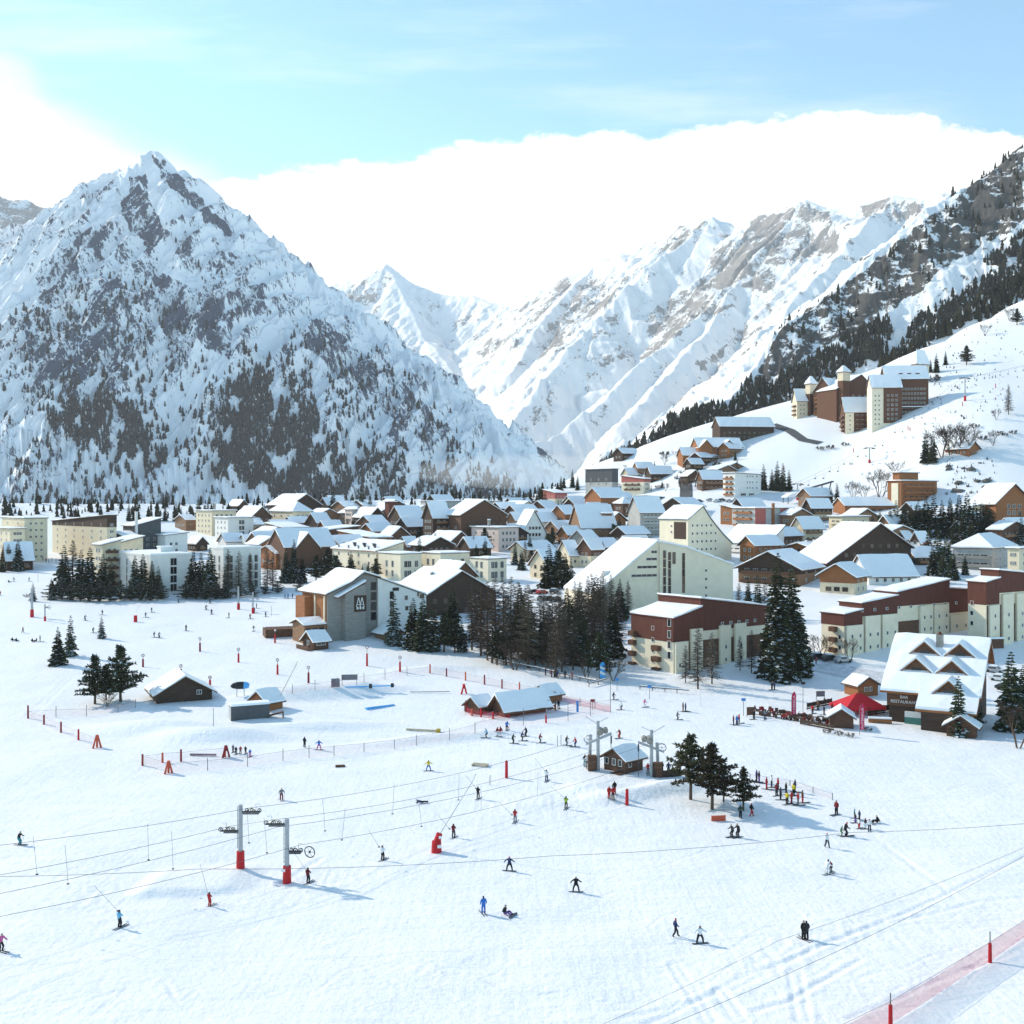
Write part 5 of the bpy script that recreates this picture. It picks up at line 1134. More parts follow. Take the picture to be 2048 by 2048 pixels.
h=stepped('long red brown topped cream block rising in three roof steps beside the restaurant',1688,1314,1643,33,[(1688,1724,1230,1221,1252),(1724,1794,1208,1193,1233),(1794,1899,1186,1161,1213),(1899,1937,1178,1180,1226)],[(1690,1723,1250),(1727,1757,1231),(1761,1792,1228),(1837,1862,1210),(1865,1894,1209),(1898,1934,1228)],1240)
for py in (1258,1279,1300):
    y=tL(h.C,h.a,1669); z=zrow(h,'L',1669,py); b=MB(); b.box(-1.1,y-.9,z-.5,-.003,y+.9,z+.6); b.obj('balcony',[M['brown_wood']],h.root)
windows(h,'L',xs=[1.2],zs=[zrow(h,'L',1684,y) for y in (1275,1296)],w=.9,hh=1.1,mull=1)
windows(h,'R',cols=9,rows=1,z0=h.H-3,w=.8,hh=.7,mull=1,x0=4,x1=h.Lx-3,proud=.09)
h=stepped('red brown topped block cut by the right edge, behind the long stepped block',1972,1296,1936,33,[(1972,1998,1166,1158,1210),(1998,2080,1142,1150,1186)],[(2002,2023,1188),(2030,2050,1186),(1976,1995,1210)],1200)
windows(h,'L',xs=[tL(h.C,h.a,1944)],zs=[zrow(h,'L',1944,y) for y in (1206,1226,1246)],w=.9,hh=1.1,mull=1)
w_=empty('retaining_wall',ground(1926,1300),R(12),'low brown wall with a snowy cap before the stepped blocks','wall')
b=MB(); b.box(0,0,-2,11,.6,2.4); b.obj('wall',[M['brown_wood']],w_); b=MB(); b.box(-.1,-.1,2.403,11.1,.7,2.75); b.obj('wall_snow',[M['snow']],w_)
# ================================================================ restaurant
a=R(-30); h=House(); h.C=ground(1778,1442); h.C=P(1778,1440,h.C.y); h.a=a
h.root=empty('restaurant',h.C,a,'brown timber restaurant with six little roof gables under deep snow','restaurant')
s=h.C.y/F
# big roof facing the viewer: eave line low, ridge high behind
L_=13.0/.9; X=lambda px: (px-1762)*s/ math.cos(a)
wx=tR(h.C,a,1950); ly=15.8; eave=(1442-1374)*s; ridge=eave+7.6
rp=.78
prof=[(0,eave),(ly*rp,ridge),(ly,ridge-3.2)]
volume(h.root,0,0,wx,ly,0,'px',0,prof=prof,wall='dark_wood',o=1.3,oe=1.6,th=.35,snow=.6,fascia='orange_wood',base=-4)
h.Lx=wx; h.Ly=ly; h.H=eave; HOUSES.append(h)
sl=(ridge-eave)/(ly*rp)
def gable(x,y,w,dep,root=h.root,k=0):
    """a triangular dormer standing out of the roof, its own snow cap"""
    z=eave+y*sl+.5; hh=w*.44
    b=MB(); b.prism([(x-w/2,y-.1,z-.3),(x+w/2,y-.1,z-.3),(x,y-.1,z+hh)],(0,dep,0)); g=b.obj('dormer',[M['brown_wood']],root)
    t=.22
    b=MB(); 
    for sg in (-1,1):
        b.prism([(x+sg*(w/2+.5),y-.6,z-.3-.18),(x,y-.6,z+hh+.02),(x,y-.6,z+hh+.02+t),(x+sg*(w/2+.5),y-.6,z-.3-.18+t)],(0,dep+.5,0))
    b.obj('dormer_roof',[M['orange_wood']],g)
    b=MB()
    for sg in (-1,1):
        b.prism([(x+sg*(w/2+.55),y-.5,z-.3-.18+t+.01),(x,y-.5,z+hh+.03+t),(x,y-.5,z+hh+.03+t+.45),(x+sg*(w/2+.55),y-.5,z-.3-.18+t+.4)],(0,dep+.3,0))
    b.obj('dormer_snow',[M['snow']],g)
    b=MB(); b.box(x-.8,y-.16,z+.1,x+.8,y-.11,z+.85); b.obj('window',[M['glass']],g)
for fx,fy,w in ((.34,.47,5.3),(.76,.47,5.3),(.29,.20,5.3),(.71,.20,5.3),(.72,-.10,5.3)): gable(wx*fx,ly*fy,w,3.8)
# the right part of the roof runs on down over a lower front
xf=wx*.44
volume(h.root,xf,-5.2,wx-xf,5.18,0,'px',0,prof=[(0,eave-5.2*sl+.02),(5.18,eave+.0)],wall='dark_wood',o=1.0,oe=.0,th=.35,snow=.6,fascia='orange_wood',base=-5,names=('front_wall','front_roof'))
panel(h,'R',-.3,xf-.1,eave-3.4,eave-.25,.35,'brown_wood','sign_board')
for i,(txt,sz) in enumerate((('CHALET',.55),('BAR',.66),('RESTAURANT',.66))):
    cu=bpy.data.curves.new('lettering','FONT'); cu.body=txt; cu.size=sz*1.15; cu.align_x='CENTER'; cu.extrude=.03
    o=bpy.data.objects.new('tmp',cu); COL.objects.link(o); dg=bpy.context.evaluated_depsgraph_get(); me=bpy.data.meshes.new_from_object(o.evaluated_get(dg)); COL.objects.unlink(o); bpy.data.objects.remove(o)
    me.materials.clear(); me.materials.append(M['tan_wood' if i==0 else 'frame_white']); linkmesh('lettering',me,h.root,(xf*.42,-.40,eave-1.15-i*.85),(R(90),0,0))
b=MB(); b.box(xf*.45,-.9,-2,xf-.05,-.01,1.0); b.obj('green_shutter',[M.setdefault('green',mat('green_paint',(.07,.20,.17),var=.15))],h.root)
b=MB(); b.box(xf*.45,-.86,1.003,xf-.05,-.01,2.0); b.obj('white_shutter',[M['white']],h.root)
volume(h.root,xf+4.6,-7.6,4.6,2.35,eave-5.2*sl-1.3,'gy',1.5,wall='brown_wood',names=('porch_wall','porch_roof'),o=.8,snow=.45)
volume(h.root,wx*.62,-7.0,9,1.78,eave-5.2*sl-1.0,'gx',.8,wall='dark_wood',names=('side_wall','side_roof'),o=.5) if False else None
b=MB(); b.box(-.6,-.5,-1,.6,.5,2.4); c_=b.obj('chimney',[M['stone']],h.root,(wx*.50,ly*.60,eave+ly*.6*sl+.6)); b=MB(); b.tube([(0,0,2.4),(0,0,3.0)],[.55,.1],8); b.obj('chimney_cap',[M['red_brown']],c_)
for k in range(2):
    for xx in (2,4.6): linkmesh('window',winmesh(1.2,1.2,'frame_wood',2),h.root,(wx+.004,xx*1.7+1,2.0+k*2.8),(0,0,R(90)))
# red tent
C=ground(1715,1424); tn=empty('awning_tent',C,R(12),'large red peaked terrace tent in front of the restaurant','tent')
M['tent_red']=mat('red_canvas',(.52,.018,.03),var=.08,rough=.7)
s=C.y/F; w=88*s*.5; dp=3.2
b=MB(); zt=(1424-1386)*s; ze=(1424-1410)*s
cs=[(-w,-dp,ze),(w,-dp,ze),(w,dp,ze),(-w,dp,ze)]; ap=[(-w*.05,0,zt),(w*.18,0,zt)]
b.face([cs[0],cs[1],ap[1],ap[0]]); b.face([cs[1],cs[2],ap[1]]); b.face([cs[2],cs[3],ap[0],ap[1]]); b.face([cs[3],cs[0],ap[0]])
for i in range(4):
    p,q=cs[i],cs[(i+1)%4]; b.face([p,q,(q[0],q[1],q[2]-.45),(p[0],p[1],p[2]-.45)])
b.obj('canopy',[M['tent_red']],tn)
for i,(x,y) in enumerate(((-w+.1,-dp+.1),(0,-dp+.1),(w-.1,-dp+.1),(w-.1,dp-.1),(-w+.1,dp-.1))):
    b=MB(); b.tube([(x,y,-.6),(x,y,ze+.1)],.06,6); b.obj('pole',[M['metal']],tn)
# kiosk, play house and the huts on the snow
HUT='hut'
def hut(name,label,*k,cat=HUT,**kw): 
    return house(name,label,*k,**kw) if False else house(name,label,cat,*k,**kw)
hut('kiosk','brown kiosk with a plain snow roof under the red tent',1707,1458,1662,1716,76,1436,roof='gx',rise=1.3,wall='brown_wood',win={},o=.5,snow=.35)
hut('play_house','orange timber play house on posts behind the red tent',1716,1395,1713,1756,24,1372,roof='gy',rise=1.4,wall='orange_wood',o=.5,win=dict(R=dict(cols=2,rows=1,w=.8,hh=.9),L=None),snow=.35)
hut('cabin','black timber hut with a wide low gable beside the pine clump',314,1408,308,424,27,1389,roof='gy',rise=3.0,wall='dark_wood',Ly=9,o=.9,win=dict(R=dict(xs=[8.0],rows=1,z0=1.7,w=1.0,hh=.9),L=None))
h=hut('cabin','small brown cabin beside the grey container in the snow park',532,1424,500,562,52,1406,roof='gx',rise=1.7,wall='orange_wood',o=.5,win={})
ct=empty('container',ground(497,1436),R(24),'grey metal container under snow left of the small brown cabin','container')
b=MB(); b.box(-3.3,-1.2,-.4,3.6,1.2,2.5); b.obj('box',[M['dark_grey']],ct); b=MB(); b.box(-3.36,-1.1,0,-3.303,1.1,2.3); b.obj('door',[M['metal']],ct); b=MB(); b.box(-3.35,-1.25,2.503,3.65,1.25,2.9); b.obj('container_snow',[M['snow']],ct)
h=hut('cabin','red brown ticket cabin on a railed deck before the building with the tree sign',627,1301,606,657,40,1283,roof='gx',rise=1.9,wall='brown_wood',o=.7,win=dict(R=dict(cols=1,rows=1,z0=1.7,w=2.6,hh=1.2),L=dict(cols=1,rows=1,z0=1.7,w=1.2,hh=1.3)))
b=MB(); b.box(-1.7,-.3,.1,-.1,h.Ly+.3,.3); b.box(-1.75,-.3,.3,-1.67,h.Ly+.3,1.2); b.obj('deck',[M['brown_wood']],h.root)
hut('cabin','tiny brown hut behind red pads, left of the low wide hut',958,1430,942,977,46,1415,roof='gx',rise=1.4,wall='brown_wood',o=.4,snow=.35,win={})
h=hut('cabin','low wide brown hut with a big snow roof among red pads',1010,1435,988,1092,34,1416,roof='gx',rise=2.0,wall='brown_wood',o=1.0,win=dict(R=dict(xs=[2],rows=1,z0=1.6,w=.9,hh=.6),L=None))
b=MB(); 
for k in range(4): b.box(h.Lx+.2,-.2,.4+k*.55,h.Lx+2.2,-.1,.6+k*.55)
b.box(h.Lx+2.1,-.2,-.5,h.Lx+2.25,-.1,2.6); b.obj('rail_fence',[M['brown_wood']],h.root)
hut('cabin','little orange hut with a blue door behind the low wide hut',1094,1406,1080,1122,40,1391,roof='gx',rise=1.5,wall='orange_wood',o=.5,snow=.35,win=dict(R=dict(cols=1,rows=1,z0=1.8,w=.6,hh=.6),L=None))
b=MB(); b.box(-.06,.6,-.2,-.003,1.6,2.1); b.obj('door',[M.setdefault('blue',mat('blue_paint',(.06,.25,.62),var=.08))],HOUSES[-1].root)
h=hut('lift_hut','brown lift attendant hut with a porch and a snow roof between lift pylons',1251,1549,1208,1282,44,1521,roof='gx',rise=1.3,wall='brown_wood',o=.6,snow=.3,win=dict(R=dict(xs=[1.0],rows=1,z0=1.5,w=.7,hh=1.2,mull=1),L=dict(xs=[1.0,2.2,3.6],rows=1,z0=1.5,w=.7,hh=1.0,mull=1)))
b=MB(); b.box(-1.2,.2,-.3,-.1,2.0,.15); b.obj('step',[M['brown_wood']],h.root)
# ================================================================ things on the snow
W_('pad_red',(.50,.012,.018),scale=1,var=.1,rough=.6); W_('pad_dark',(.24,.02,.022),scale=1,var=.15,rough=.7); W_('pad_orange',(.55,.10,.05),scale=1,var=.12,rough=.7)
W_('steel',(.36,.38,.40),scale=1,var=.12,rough=.5,metal=.4); W_('post_grey',(.16,.16,.16),scale=1,var=.15,rough=.7); W_('cable',(.13,.13,.14),scale=1,var=.05,rough=.6)
W_('yellow',(.45,.30,.03),scale=1,var=.1); W_('sign_blue',(.04,.22,.55),scale=1,var=.06); W_('sign_white',(.75,.75,.75),scale=1,var=.04); W_('board',(.17,.15,.17),scale=2,var=.3); W_('pale_wood',(.50,.42,.28),scale=2,var=.2)
W_('crimson',(.50,.015,.08),scale=1,var=.06); W_('flag_blue',(.05,.34,.72),scale=1,var=.1); W_('black',(.02,.021,.024),scale=1,var=.2,rough=.6); W_('hose_blue',(.10,.38,.75),scale=1,var=.1)
def netmat(name,col,al):
    m,nt,b=newmat(name); N=nt.nodes; L=nt.links; b.inputs['Base Color'].default_value=(*col,1); b.inputs['Roughness'].default_value=.8
    # a fine mesh of threads, so thin that mostly the snow behind shows
    tr=N.new('ShaderNodeBsdfTransparent'); mx=N.new('ShaderNodeMixShader'); mx.inputs[0].default_value=al
    L.new(tr.outputs[0],mx.inputs[1]); L.new(b.outputs[0],mx.inputs[2]); L.new(mx.outputs[0],N['Material Output'].inputs['Surface']); return m
M['net']=netmat('red_safety_net',(.62,.05,.09),.34); M['net_pale']=netmat('pale_safety_net',(.60,.14,.14),.10)
def sc(px,py): return ground(px,py)
def hgt(C,yb,yt): return max(.3,(yb-yt)*C.y/F)
# ---- net fences
def net_fence(label,posts,net='net_pale',h=1.5,nettop=.92):
    """posts: photo foot, top row, kind of padding"""
    C0=sc(*posts[0][:2]); root=empty('net_fence',C0,0,label,'fence','net fences on the piste')
    tops=[]
    for (x,y,yt,kd) in posts:
        C=sc(x,y); H=hgt(C,y,yt); p=C-C0; b=MB()
        if kd=='grey': b.tube([(0,0,-.3),(0,0,H)],.055,6); o=b.obj('post',[M['post_grey']],root,p)
        else:
            b.tube([(0,0,-.3),(0,0,H)],.05,6); o=b.obj('post',[M['post_grey']],root,p)
            b=MB(); top=H*(.97 if kd!='pad_low' else .62); b.tube([(0,0,-.05),(0,0,top)],[.17,.15],9); b.obj('padding',[M['pad_red' if kd in('pad','pad_low') else 'pad_dark' if kd=='dark' else 'pad_orange']],o)
        tops.append((p,min(H,h)))
    b=MB()
    for (p,h0),(q,h1) in zip(tops[:-1],tops[1:]):
        n=5
        for i in range(n):
            f0,f1=i/n,(i+1)/n; a=p.lerp(q,f0); c=p.lerp(q,f1)
            s0=.16*math.sin(math.pi*f0); s1=.16*math.sin(math.pi*f1)
            za=ground_z(C0.x+a.x,C0.y+a.y)-C0.z; zc=ground_z(C0.x+c.x,C0.y+c.y)-C0.z
            b.face([(a.x,a.y,za+.05),(c.x,c.y,zc+.05),(c.x,c.y,zc+h1*nettop-s1),(a.x,a.y,za+h0*nettop-s0)])
    o=b.obj('net',[M[net]],root)
    b=MB(); ln=[]
    for p,h0 in tops: ln.append(p+Vector((0,0,h0*nettop+.02)))
    b.tube(ln,.018,4); b.obj('rope',[M['pad_dark']],root); return root
net_fence('pink safety net on two red padded posts in the near right corner',[(1640,2120,2050,'pad'),(1781,2049,1986,'pad_low'),(1980,1925,1863,'pad_low'),(2110,1838,1780,'pad_low')],'net',1.9)
net_fence('pale net on red posts running down to the little orange hut',[(860,1346,1328,'orange'),(893,1353,1336,'dark'),(931,1361,1343,'orange'),(969,1369,1349,'dark'),(1004,1377,1358,'dark'),(1039,1385,1364,'orange'),(1072,1390,1370,'grey')],h=1.6)
net_fence('pale net on dark red posts at the left edge of the snow park',[(56,1437,1410,'dark'),(88,1449,1429,'dark'),(122,1465,1443,'dark'),(157,1480,1458,'pad'),(194,1495,1472,'orange')],h=1.5)
net_fence('thin grey posts and rope behind the left snow park edge',[(56,1437,1412,'grey'),(112,1434,1412,'grey'),(173,1432,1410,'grey'),(236,1425,1404,'grey'),(271,1416,1398,'grey')],h=1.4)
net_fence('pen of orange padded posts and net left of the ski class',[(285,1531,1508,'orange'),(337,1546,1526,'orange'),(415,1541,1516,'grey'),(495,1533,1508,'grey'),(566,1522,1497,'grey'),(618,1516,1490,'grey'),(668,1511,1491,'grey'),(728,1504,1486,'grey'),(789,1498,1479,'grey'),(833,1491,1470,'grey'),(899,1480,1456,'grey'),(950,1467,1445,'grey')],h=1.6)
net_fence('upper net of the pen behind the ski class',[(285,1531,1508,'orange'),(325,1525,1505,'orange'),(362,1523,1498,'dark'),(450,1514,1491,'orange')],h=1.5)
net_fence('pinkish net on tall grey posts before the low wide hut',[(950,1467,1445,'grey'),(1047,1451,1417,'grey'),(1092,1446,1420,'pad_low'),(1136,1442,1406,'grey'),(1181,1432,1400,'grey'),(1221,1425,1358,'grey')],'net_pale',2.6)
net_fence('red net on padded posts in front of the tiny hut',[(932,1424,1400,'dark'),(944,1432,1416,'orange'),(962,1434,1415,'pad'),(986,1438,1423,'pad'),(1018,1435,1416,'pad')],'net',1.3)
net_fence('grey post fence along the far side of the snow park',[(527,1384,1376,'grey'),(585,1387,1368,'grey'),(630,1380,1359,'grey'),(675,1375,1355,'grey'),(728,1365,1346,'grey'),(770,1359,1338,'grey'),(814,1351,1332,'grey'),(860,1346,1328,'grey')],h=1.4)
net_fence('long pink net from the orange hut to the tall grey post',[(1122,1404,1384,'grey'),(1160,1412,1395,'grey'),(1190,1418,1398,'grey'),(1221,1425,1400,'grey')],'net',1.4)
net_fence('faint rope fence on sticks beside the lift queue',[(1500,1560,1548,'grey'),(1580,1572,1560,'grey'),(1626,1586,1574,'grey'),(1665,1600,1586,'grey')],h=.9)
# ---- loose red padded posts with round signs
def marker(x,y,yt,label,sign=True,col='pad_red',grp='red padded marker posts'):
    C=sc(x,y); H=hgt(C,y,yt); r=empty('marker_post',C,random.uniform(-.4,.4),label,'marker post',grp)
    b=MB(); b.tube([(0,0,-.3),(0,0,H)],.06,6); b.obj('post',[M['post_grey']],r)
    top=H*.62 if sign else H*.95
    b=MB(); b.tube([(0,0,0),(0,0,top)],[.24,.21],10); b.obj('padding',[M[col]],r)
    if sign:
        b=MB(); b.prism([(math.cos(t)*.38,-.09,H-.3+math.sin(t)*.38) for t in [i*math.pi/6 for i in range(12)]],(0,.05,0)); sg=b.obj('sign',[M['pad_dark']],r)
        b=MB(); b.prism([(math.cos(t)*.27,-.095,H-.3+math.sin(t)*.27) for t in [i*math.pi/6 for i in range(12)]],(0,-.012,0)); b.obj('disc',[M['sign_white']],sg)
for (x,y,yt,l) in ((286,1334,1308,'leftmost one with a round sign above the dark hut'),(362,1354,1329,'second one with a round sign, just above the dark hut'),(400,1303,1275,'round sign one uphill of the dark hut, farthest up'),(477,1325,1296,'round sign one left of the ticket cabin slope'),(555,1349,1317,'round sign one above the leaning white pole'),(617,1366,1332,'round sign one right of the leaning white pole'),(734,1332,1292,'tall one with a blue top sign in front of the snowy spruces'),(800,1343,1312,'round sign one at the end of the snow park fence'),(550,1286,1258,'small one left of the ticket cabin'),(420,1372,1352,'one half hidden behind the dark hut')):
    marker(x,y,yt,'red padded post, '+l,True,random.choice(('pad_red','pad_red','pad_dark')))
marker(1013,1556,1520,'bright red padded post with a dark stick above the drag lift rope',False)
marker(1254,1610,1577,'red padded post with a white mark beside three skiers',False)
# ---- A shaped red pads
def apad(x,y,yt,label,m='pad_orange'):
    C=sc(x,y); H=hgt(C,y,yt); r=empty('padded_trestle',C,.3,label,'padded trestle','padded trestles')
    for s in (-1,1):
        b=MB(); b.prism([(s*H*.36,-.1,0),(s*H*.36-s*.32,-.1,0),(-s*.03,-.1,H),(s*.2,-.1,H)],(0,.3,0)); b.obj('leg',[M[m]],r,(0,s*.002+ (.16 if s>0 else -.16),0))
    b=MB(); b.box(-.2,-.2,H*.55,.2,.45,H*.98); b.obj('pad',[M[m]],r)
apad(337,1547,1522,'orange red padded trestle at the near corner of the pen'); apad(452,1515,1491,'red padded trestle left of the ski class','pad_dark'); apad(194,1496,1470,'red padded trestle at the lower end of the left net'); apad(928,1388,1368,'red triangular pad with a white mark above the tiny hut','pad_red')
# ---- snow lances on red pads
def lance(x,y,yt,tx_,ty_,label,two=True):
    C=sc(x,y); H=hgt(C,y,yt); r=empty('snow_lance',C,0,label,'snow lance'); s=C.y/F
    b=MB(); b.tube([(0,0,-.1),(0,0,H*.6)],[.62 if two else .5,.55 if two else .5],14); b.obj('base_pad',[M['pad_red']],r)
    tip=Vector(((tx_-x)*s,.6,(y-ty_)*s))
    if two: b=MB(); b.tube([(.05,0,H*.55),tip*.0+Vector((.35,0,H*1.0))],[.42,.36],12); b.obj('upper_pad',[M['pad_red']],r)
    b=MB(); st=Vector((.3 if two else .1,0,H*.9)); dv=(tip-st); b.tube([st,st+dv*.96,tip+Vector((0,0,.25))],[.045,.035,.06],6); b.obj('lance',[M['steel']],r)
    if two: b=MB(); b.box(.15,-.66,H*.30,.6,-.5,H*.46); b.box(.3,-.5,H*.78,.65,-.38,H*.92); b.obj('label',[M['sign_white']],r)
lance(873,1704,1667,951,1555,'red padded snow lance leaning right in the middle of the piste')
lance(271,1244,1222,293,1185,'red boxed snow lance leaning right on the upper left piste',False)
# ---- drag lift pylons
def pylon(x,y,yt,label,arms,wheel=None,mark=False):
    C=sc(x,y); H=hgt(C,y,yt); r=empty('lift_pylon',C,0,label,'lift pylon','drag lift pylons'); s=C.y/F
    k=H/7.0
    b=MB(); b.tube([(0,0,-.5),(0,0,H)],[.27*k,.24*k],12); b.obj('mast',[M['steel']],r)
    b=MB(); b.tube([(0,0,-.05),(0,0,H*.27)],[.47*k,.43*k],14); pd=b.obj('padding',[M['pad_red']],r)
    if mark: b=MB(); b.box(-.54*k,-.6*k,H*.20,-.1*k,-.44*k,H*.235); b.obj('label',[M['sign_white']],pd)
    b=MB(); b.box(-.42*k,.2*k,H*.3,-.36*k,.3*k,H*.97); b.box(-.2*k,.34*k,H*.3,-.14*k,.42*k,H*.97)
    for i in range(9): b.box(-.42*k,.3*k,H*(.32+.07*i),-.14*k,.36*k,H*(.325+.07*i))
    b.obj('ladder',[M['steel']],r)
    for (fz,sgn,ln) in arms:
        z=H*fz; L=ln*k*sgn
        b=MB(); b.box(min(0,L),-.12*k,z-.14*k,max(0,L),.12*k,z+.02*k); b.box(min(0,L*.9),.15*k,z-.40*k,max(0,L*.9),.55*k,z-.34*k); a_=b.obj('crossarm',[M['dark_metal']],r)
        b=MB(); b.tube([(L*.3,0,z),(L*.55,-.1,z+.42*k),(L*.8,0,z+.02)],.05*k,5); b.obj('bracket',[M['yellow']],a_)
        for q in (.35,.62,.98):
            b=MB(); b.ring((L*q,-.22*k,z+.16*k),(.25*sgn,1,0),.21*k,.055*k,12); b.tube([(L*q,-.3*k,z+.16*k),(L*q,-.1*k,z+.16*k)],.06*k,6); b.obj('sheave',[M['dark_metal']],a_)
        b=MB(); b.tube([(L*.75,.3*k,z-.35*k),(L*.75,.3*k,z+.75*k),(L*.98,.3*k,z+.7*k)],.025*k,4); b.obj('guard_rail',[M['post_grey']],a_)
    if wheel:
        fx,fz,rr=wheel; c=Vector((fx*k,-.1,H*fz)); b=MB(); b.ring(c,(.35,1,.1),rr*k,.06*k,20)
        for i in range(6):
            t=i*math.pi/3; b.tube([c,c+Vector((math.cos(t),-.3*math.cos(t),math.sin(t)))*rr*k*.97],.02*k,4)
        b.tube([c+Vector((0,-.1,0)),c+Vector((0,.1,0))],.12*k,8); b.obj('wheel',[M['dark_metal']],r)
    return C,H
pylon(481,1736,1610,'grey lift pylon with a red padded foot, left of the near pair',[(.90,1,2.2),(.60,-1,2.2)])
pylon(574,1766,1638,'grey lift pylon with a big wheel and red padded foot, right of the near pair',[(.93,-1,2.3),(.50,1,1.6)],(2.5,.49,.62),True)
pylon(64,1234,1178,'far grey pylon with a red foot at the left edge of the upper piste',[(.75,-1,2.0)])
pylon(90,1242,1208,'far pylon with a round wheel beside the one at the left edge',[(.8,1,1.4)],(1.9,.8,.8))
pylon(477,1219,1173,'far grey pylon with a red foot before the bare larches, left of two',[(.85,1,1.2)])
pylon(506,1227,1184,'far pylon with a red foot before the bare larches, right of two',[(.8,1,1.2)],(1.5,.72,.6))
# ---- bottom stations
def station(x,y,yt,label,flip):
    C=sc(x,y); H=hgt(C,y,yt); r=empty('lift_station',C,0,label,'lift station','drag lift stations'); f=-1 if flip else 1
    b=MB(); b.tube([(0,0,-.5),(0,0,H)],[.30,.24],10); b.obj('mast',[M['steel']],r)
    b=MB(); b.tube([(-1.2*f,1.6,-.5),(-1.0*f,1.5,H*.68)],.26,10); b.obj('mast',[M['steel']],r)
    b=MB(); b.prism([(-1.8*f,-.25,H*.51),(2.0*f,-.25,H*.72),(2.0*f,-.25,H*.77),(-1.8*f,-.25,H*.55)],(0,.4,0)); b.obj('boom',[M['steel']],r)
    b=MB(); b.tube([(0,0,H*.93),(-1.9*f,-.2,H*1.10)],.05,5); b.tube([(0,0,H*.97),(1.5*f,.3,H*1.06)],.04,5); b.obj('antenna_arm',[M['steel']],r)
    c=Vector((-1.5*f,-.1,H*.63)); b=MB(); b.ring(c,(.3,1,.35),.62,.09,18)
    for i in range(6): t=i*math.pi/3; b.tube([c,c+Vector((math.cos(t),-.2,math.sin(t)))*.6],.03,4)
    b.obj('bullwheel',[M['metal']],r)
    b=MB(); b.tube([(.3*f,-.5,H*.78),(.3*f,.6,H*.8)],.52,12); b.tube([(1.1*f,-.4,H*.80),(1.1*f,.5,H*.82)],.4,12); b.obj('drive_drum',[M['stone']],r)
    b=MB(); b.box(-1.5*f if f>0 else .3,-.6,-.3,-.3 if f>0 else 1.5,.5,H*.30); b.obj('machine_box',[M['brown_wood']],r)
    b=MB(); b.tube([(1.9*f,-.2,H*.76),(1.95*f,-.3,-.3)],.05,5); b.tube([(1.95*f,-.25,H*.55),(1.95*f,-.25,H*.70)],.13,6); b.obj('counterweight',[M['dark_metal']],r)
    return C,H
station(1196,1540,1442,'grey lift bottom station left of the attendant hut',False)
station(1303,1553,1460,'grey lift bottom station right of the attendant hut',True)
bw=empty('queue_wall',sc(1330,1555),R(14),'curved brown board wall right of the lift bottom station','wall')
b=MB()
for i in range(8):
    x0=-1.7+i*.55; x1=x0+.54; f=lambda x: 1.0+.14*x*x*.9
    b.prism([(x0,.05*x0*x0,-.4),(x1,.05*x1*x1,-.4),(x1,.05*x1*x1,f(x1)),(x0,.05*x0*x0,f(x0))],(0,.08,0))
b.obj('boards',[M['dark_wood']],bw)
# ---- ropes and the hangers on them
def rope(label,pts,rad=.022):
    """pts: photo column, row, distance"""
    q=[P(*p) for p in pts]; full=[]
    for a,b_ in zip(q[:-1],q[1:]):
        L=(b_-a).length; sag=L*L*.00035
        for i in range(12): f=i/12; v=a.lerp(b_,f); v.z-=4*sag*f*(1-f); full.append(v)
    full.append(q[-1]); o=full[0].copy(); b=MB(); b.tube([v-o for v in full],rad,4,0,False)
    ob=b.obj('haul_rope',[M['cable']],None,o); return tag(ob,label,'cable','lift ropes')
d1=sc(481,1736).y; d2=sc(574,1766).y; d3=sc(1196,1540).y; d4=sc(1303,1553).y
RP=[('upper lift rope from the left edge past the left near pylon to the bottom stations',[(-260,1716,d1*.78),(498,1616,d1),(1150,1482,d3)]),
 ('second lift rope meeting the left near pylon from the left edge',[(-260,1792,d1*.78),(462,1652,d1),(545,1640,d2),(1190,1500,d3)]),
 ('lift rope under the second one, held by the right near pylon',[(-260,1836,d2*.78),(556,1654,d2),(1290,1490,d4)]),
 ('lowest lift rope carrying the skiers on the near track',[(-260,1880,d2*.74),(600,1690,d2),(1306,1515,d4)])]
for l,p in RP: rope(l,p)
rope('long sagging rope crossing the whole near piste',[(-300,1752,100),(400,1738,102),(1100,1712,106),(1700,1665,112),(2400,1605,122)],.02)
rope('thin rope crossing the near right corner, upper of two',[(1180,2060,80),(1560,1880,90),(2100,1672,104)],.014); rope('rope crossing the near right corner, lower of two',[(1300,2065,74),(1680,1900,82),(2100,1682,96)],.018)
def hanger(x0,y0,x1,y1,d,label):
    p=P(x0,y0,d); q=P(x1,y1,d*.998); b=MB(); b.tube([(0,0,0),(q-p)*.5+Vector((.02,0,0)),q-p],.018,4); r=b.obj('drag_hanger',[M['cable']],None,p); tag(r,label,'lift hanger','drag lift hangers')
    b=MB(); b.tube([(0,0,-.02),(0,0,.05)],.13,10); b.obj('button_seat',[M['black']],r,q-p)
def ropey(i,x):
    pts=RP[i][1]; return 0
HG=[(66,1673,74,1749,d1*.85),(130,1690,136,1768,d1*.86),(295,1647,297,1720,d1*.93),(343,1663,346,1738,d1*.95),(494,1622,498,1686,d1),(528,1636,534,1706,d2),(645,1598,650,1662,d1*1.06),(690,1616,684,1680,d1*1.06),(788,1570,785,1628,d1*1.13),(918,1546,917,1600,d1*1.2),(1076,1546,1074,1600,d1*1.25),(838,1610,843,1653,d1*1.1),(962,1570,962,1626,d1*1.2)]
for i,g in enumerate(sorted(HG)): hanger(*g,label=f'empty drag lift hanger with a black button, {nth(i)} hanging straight down from the left')
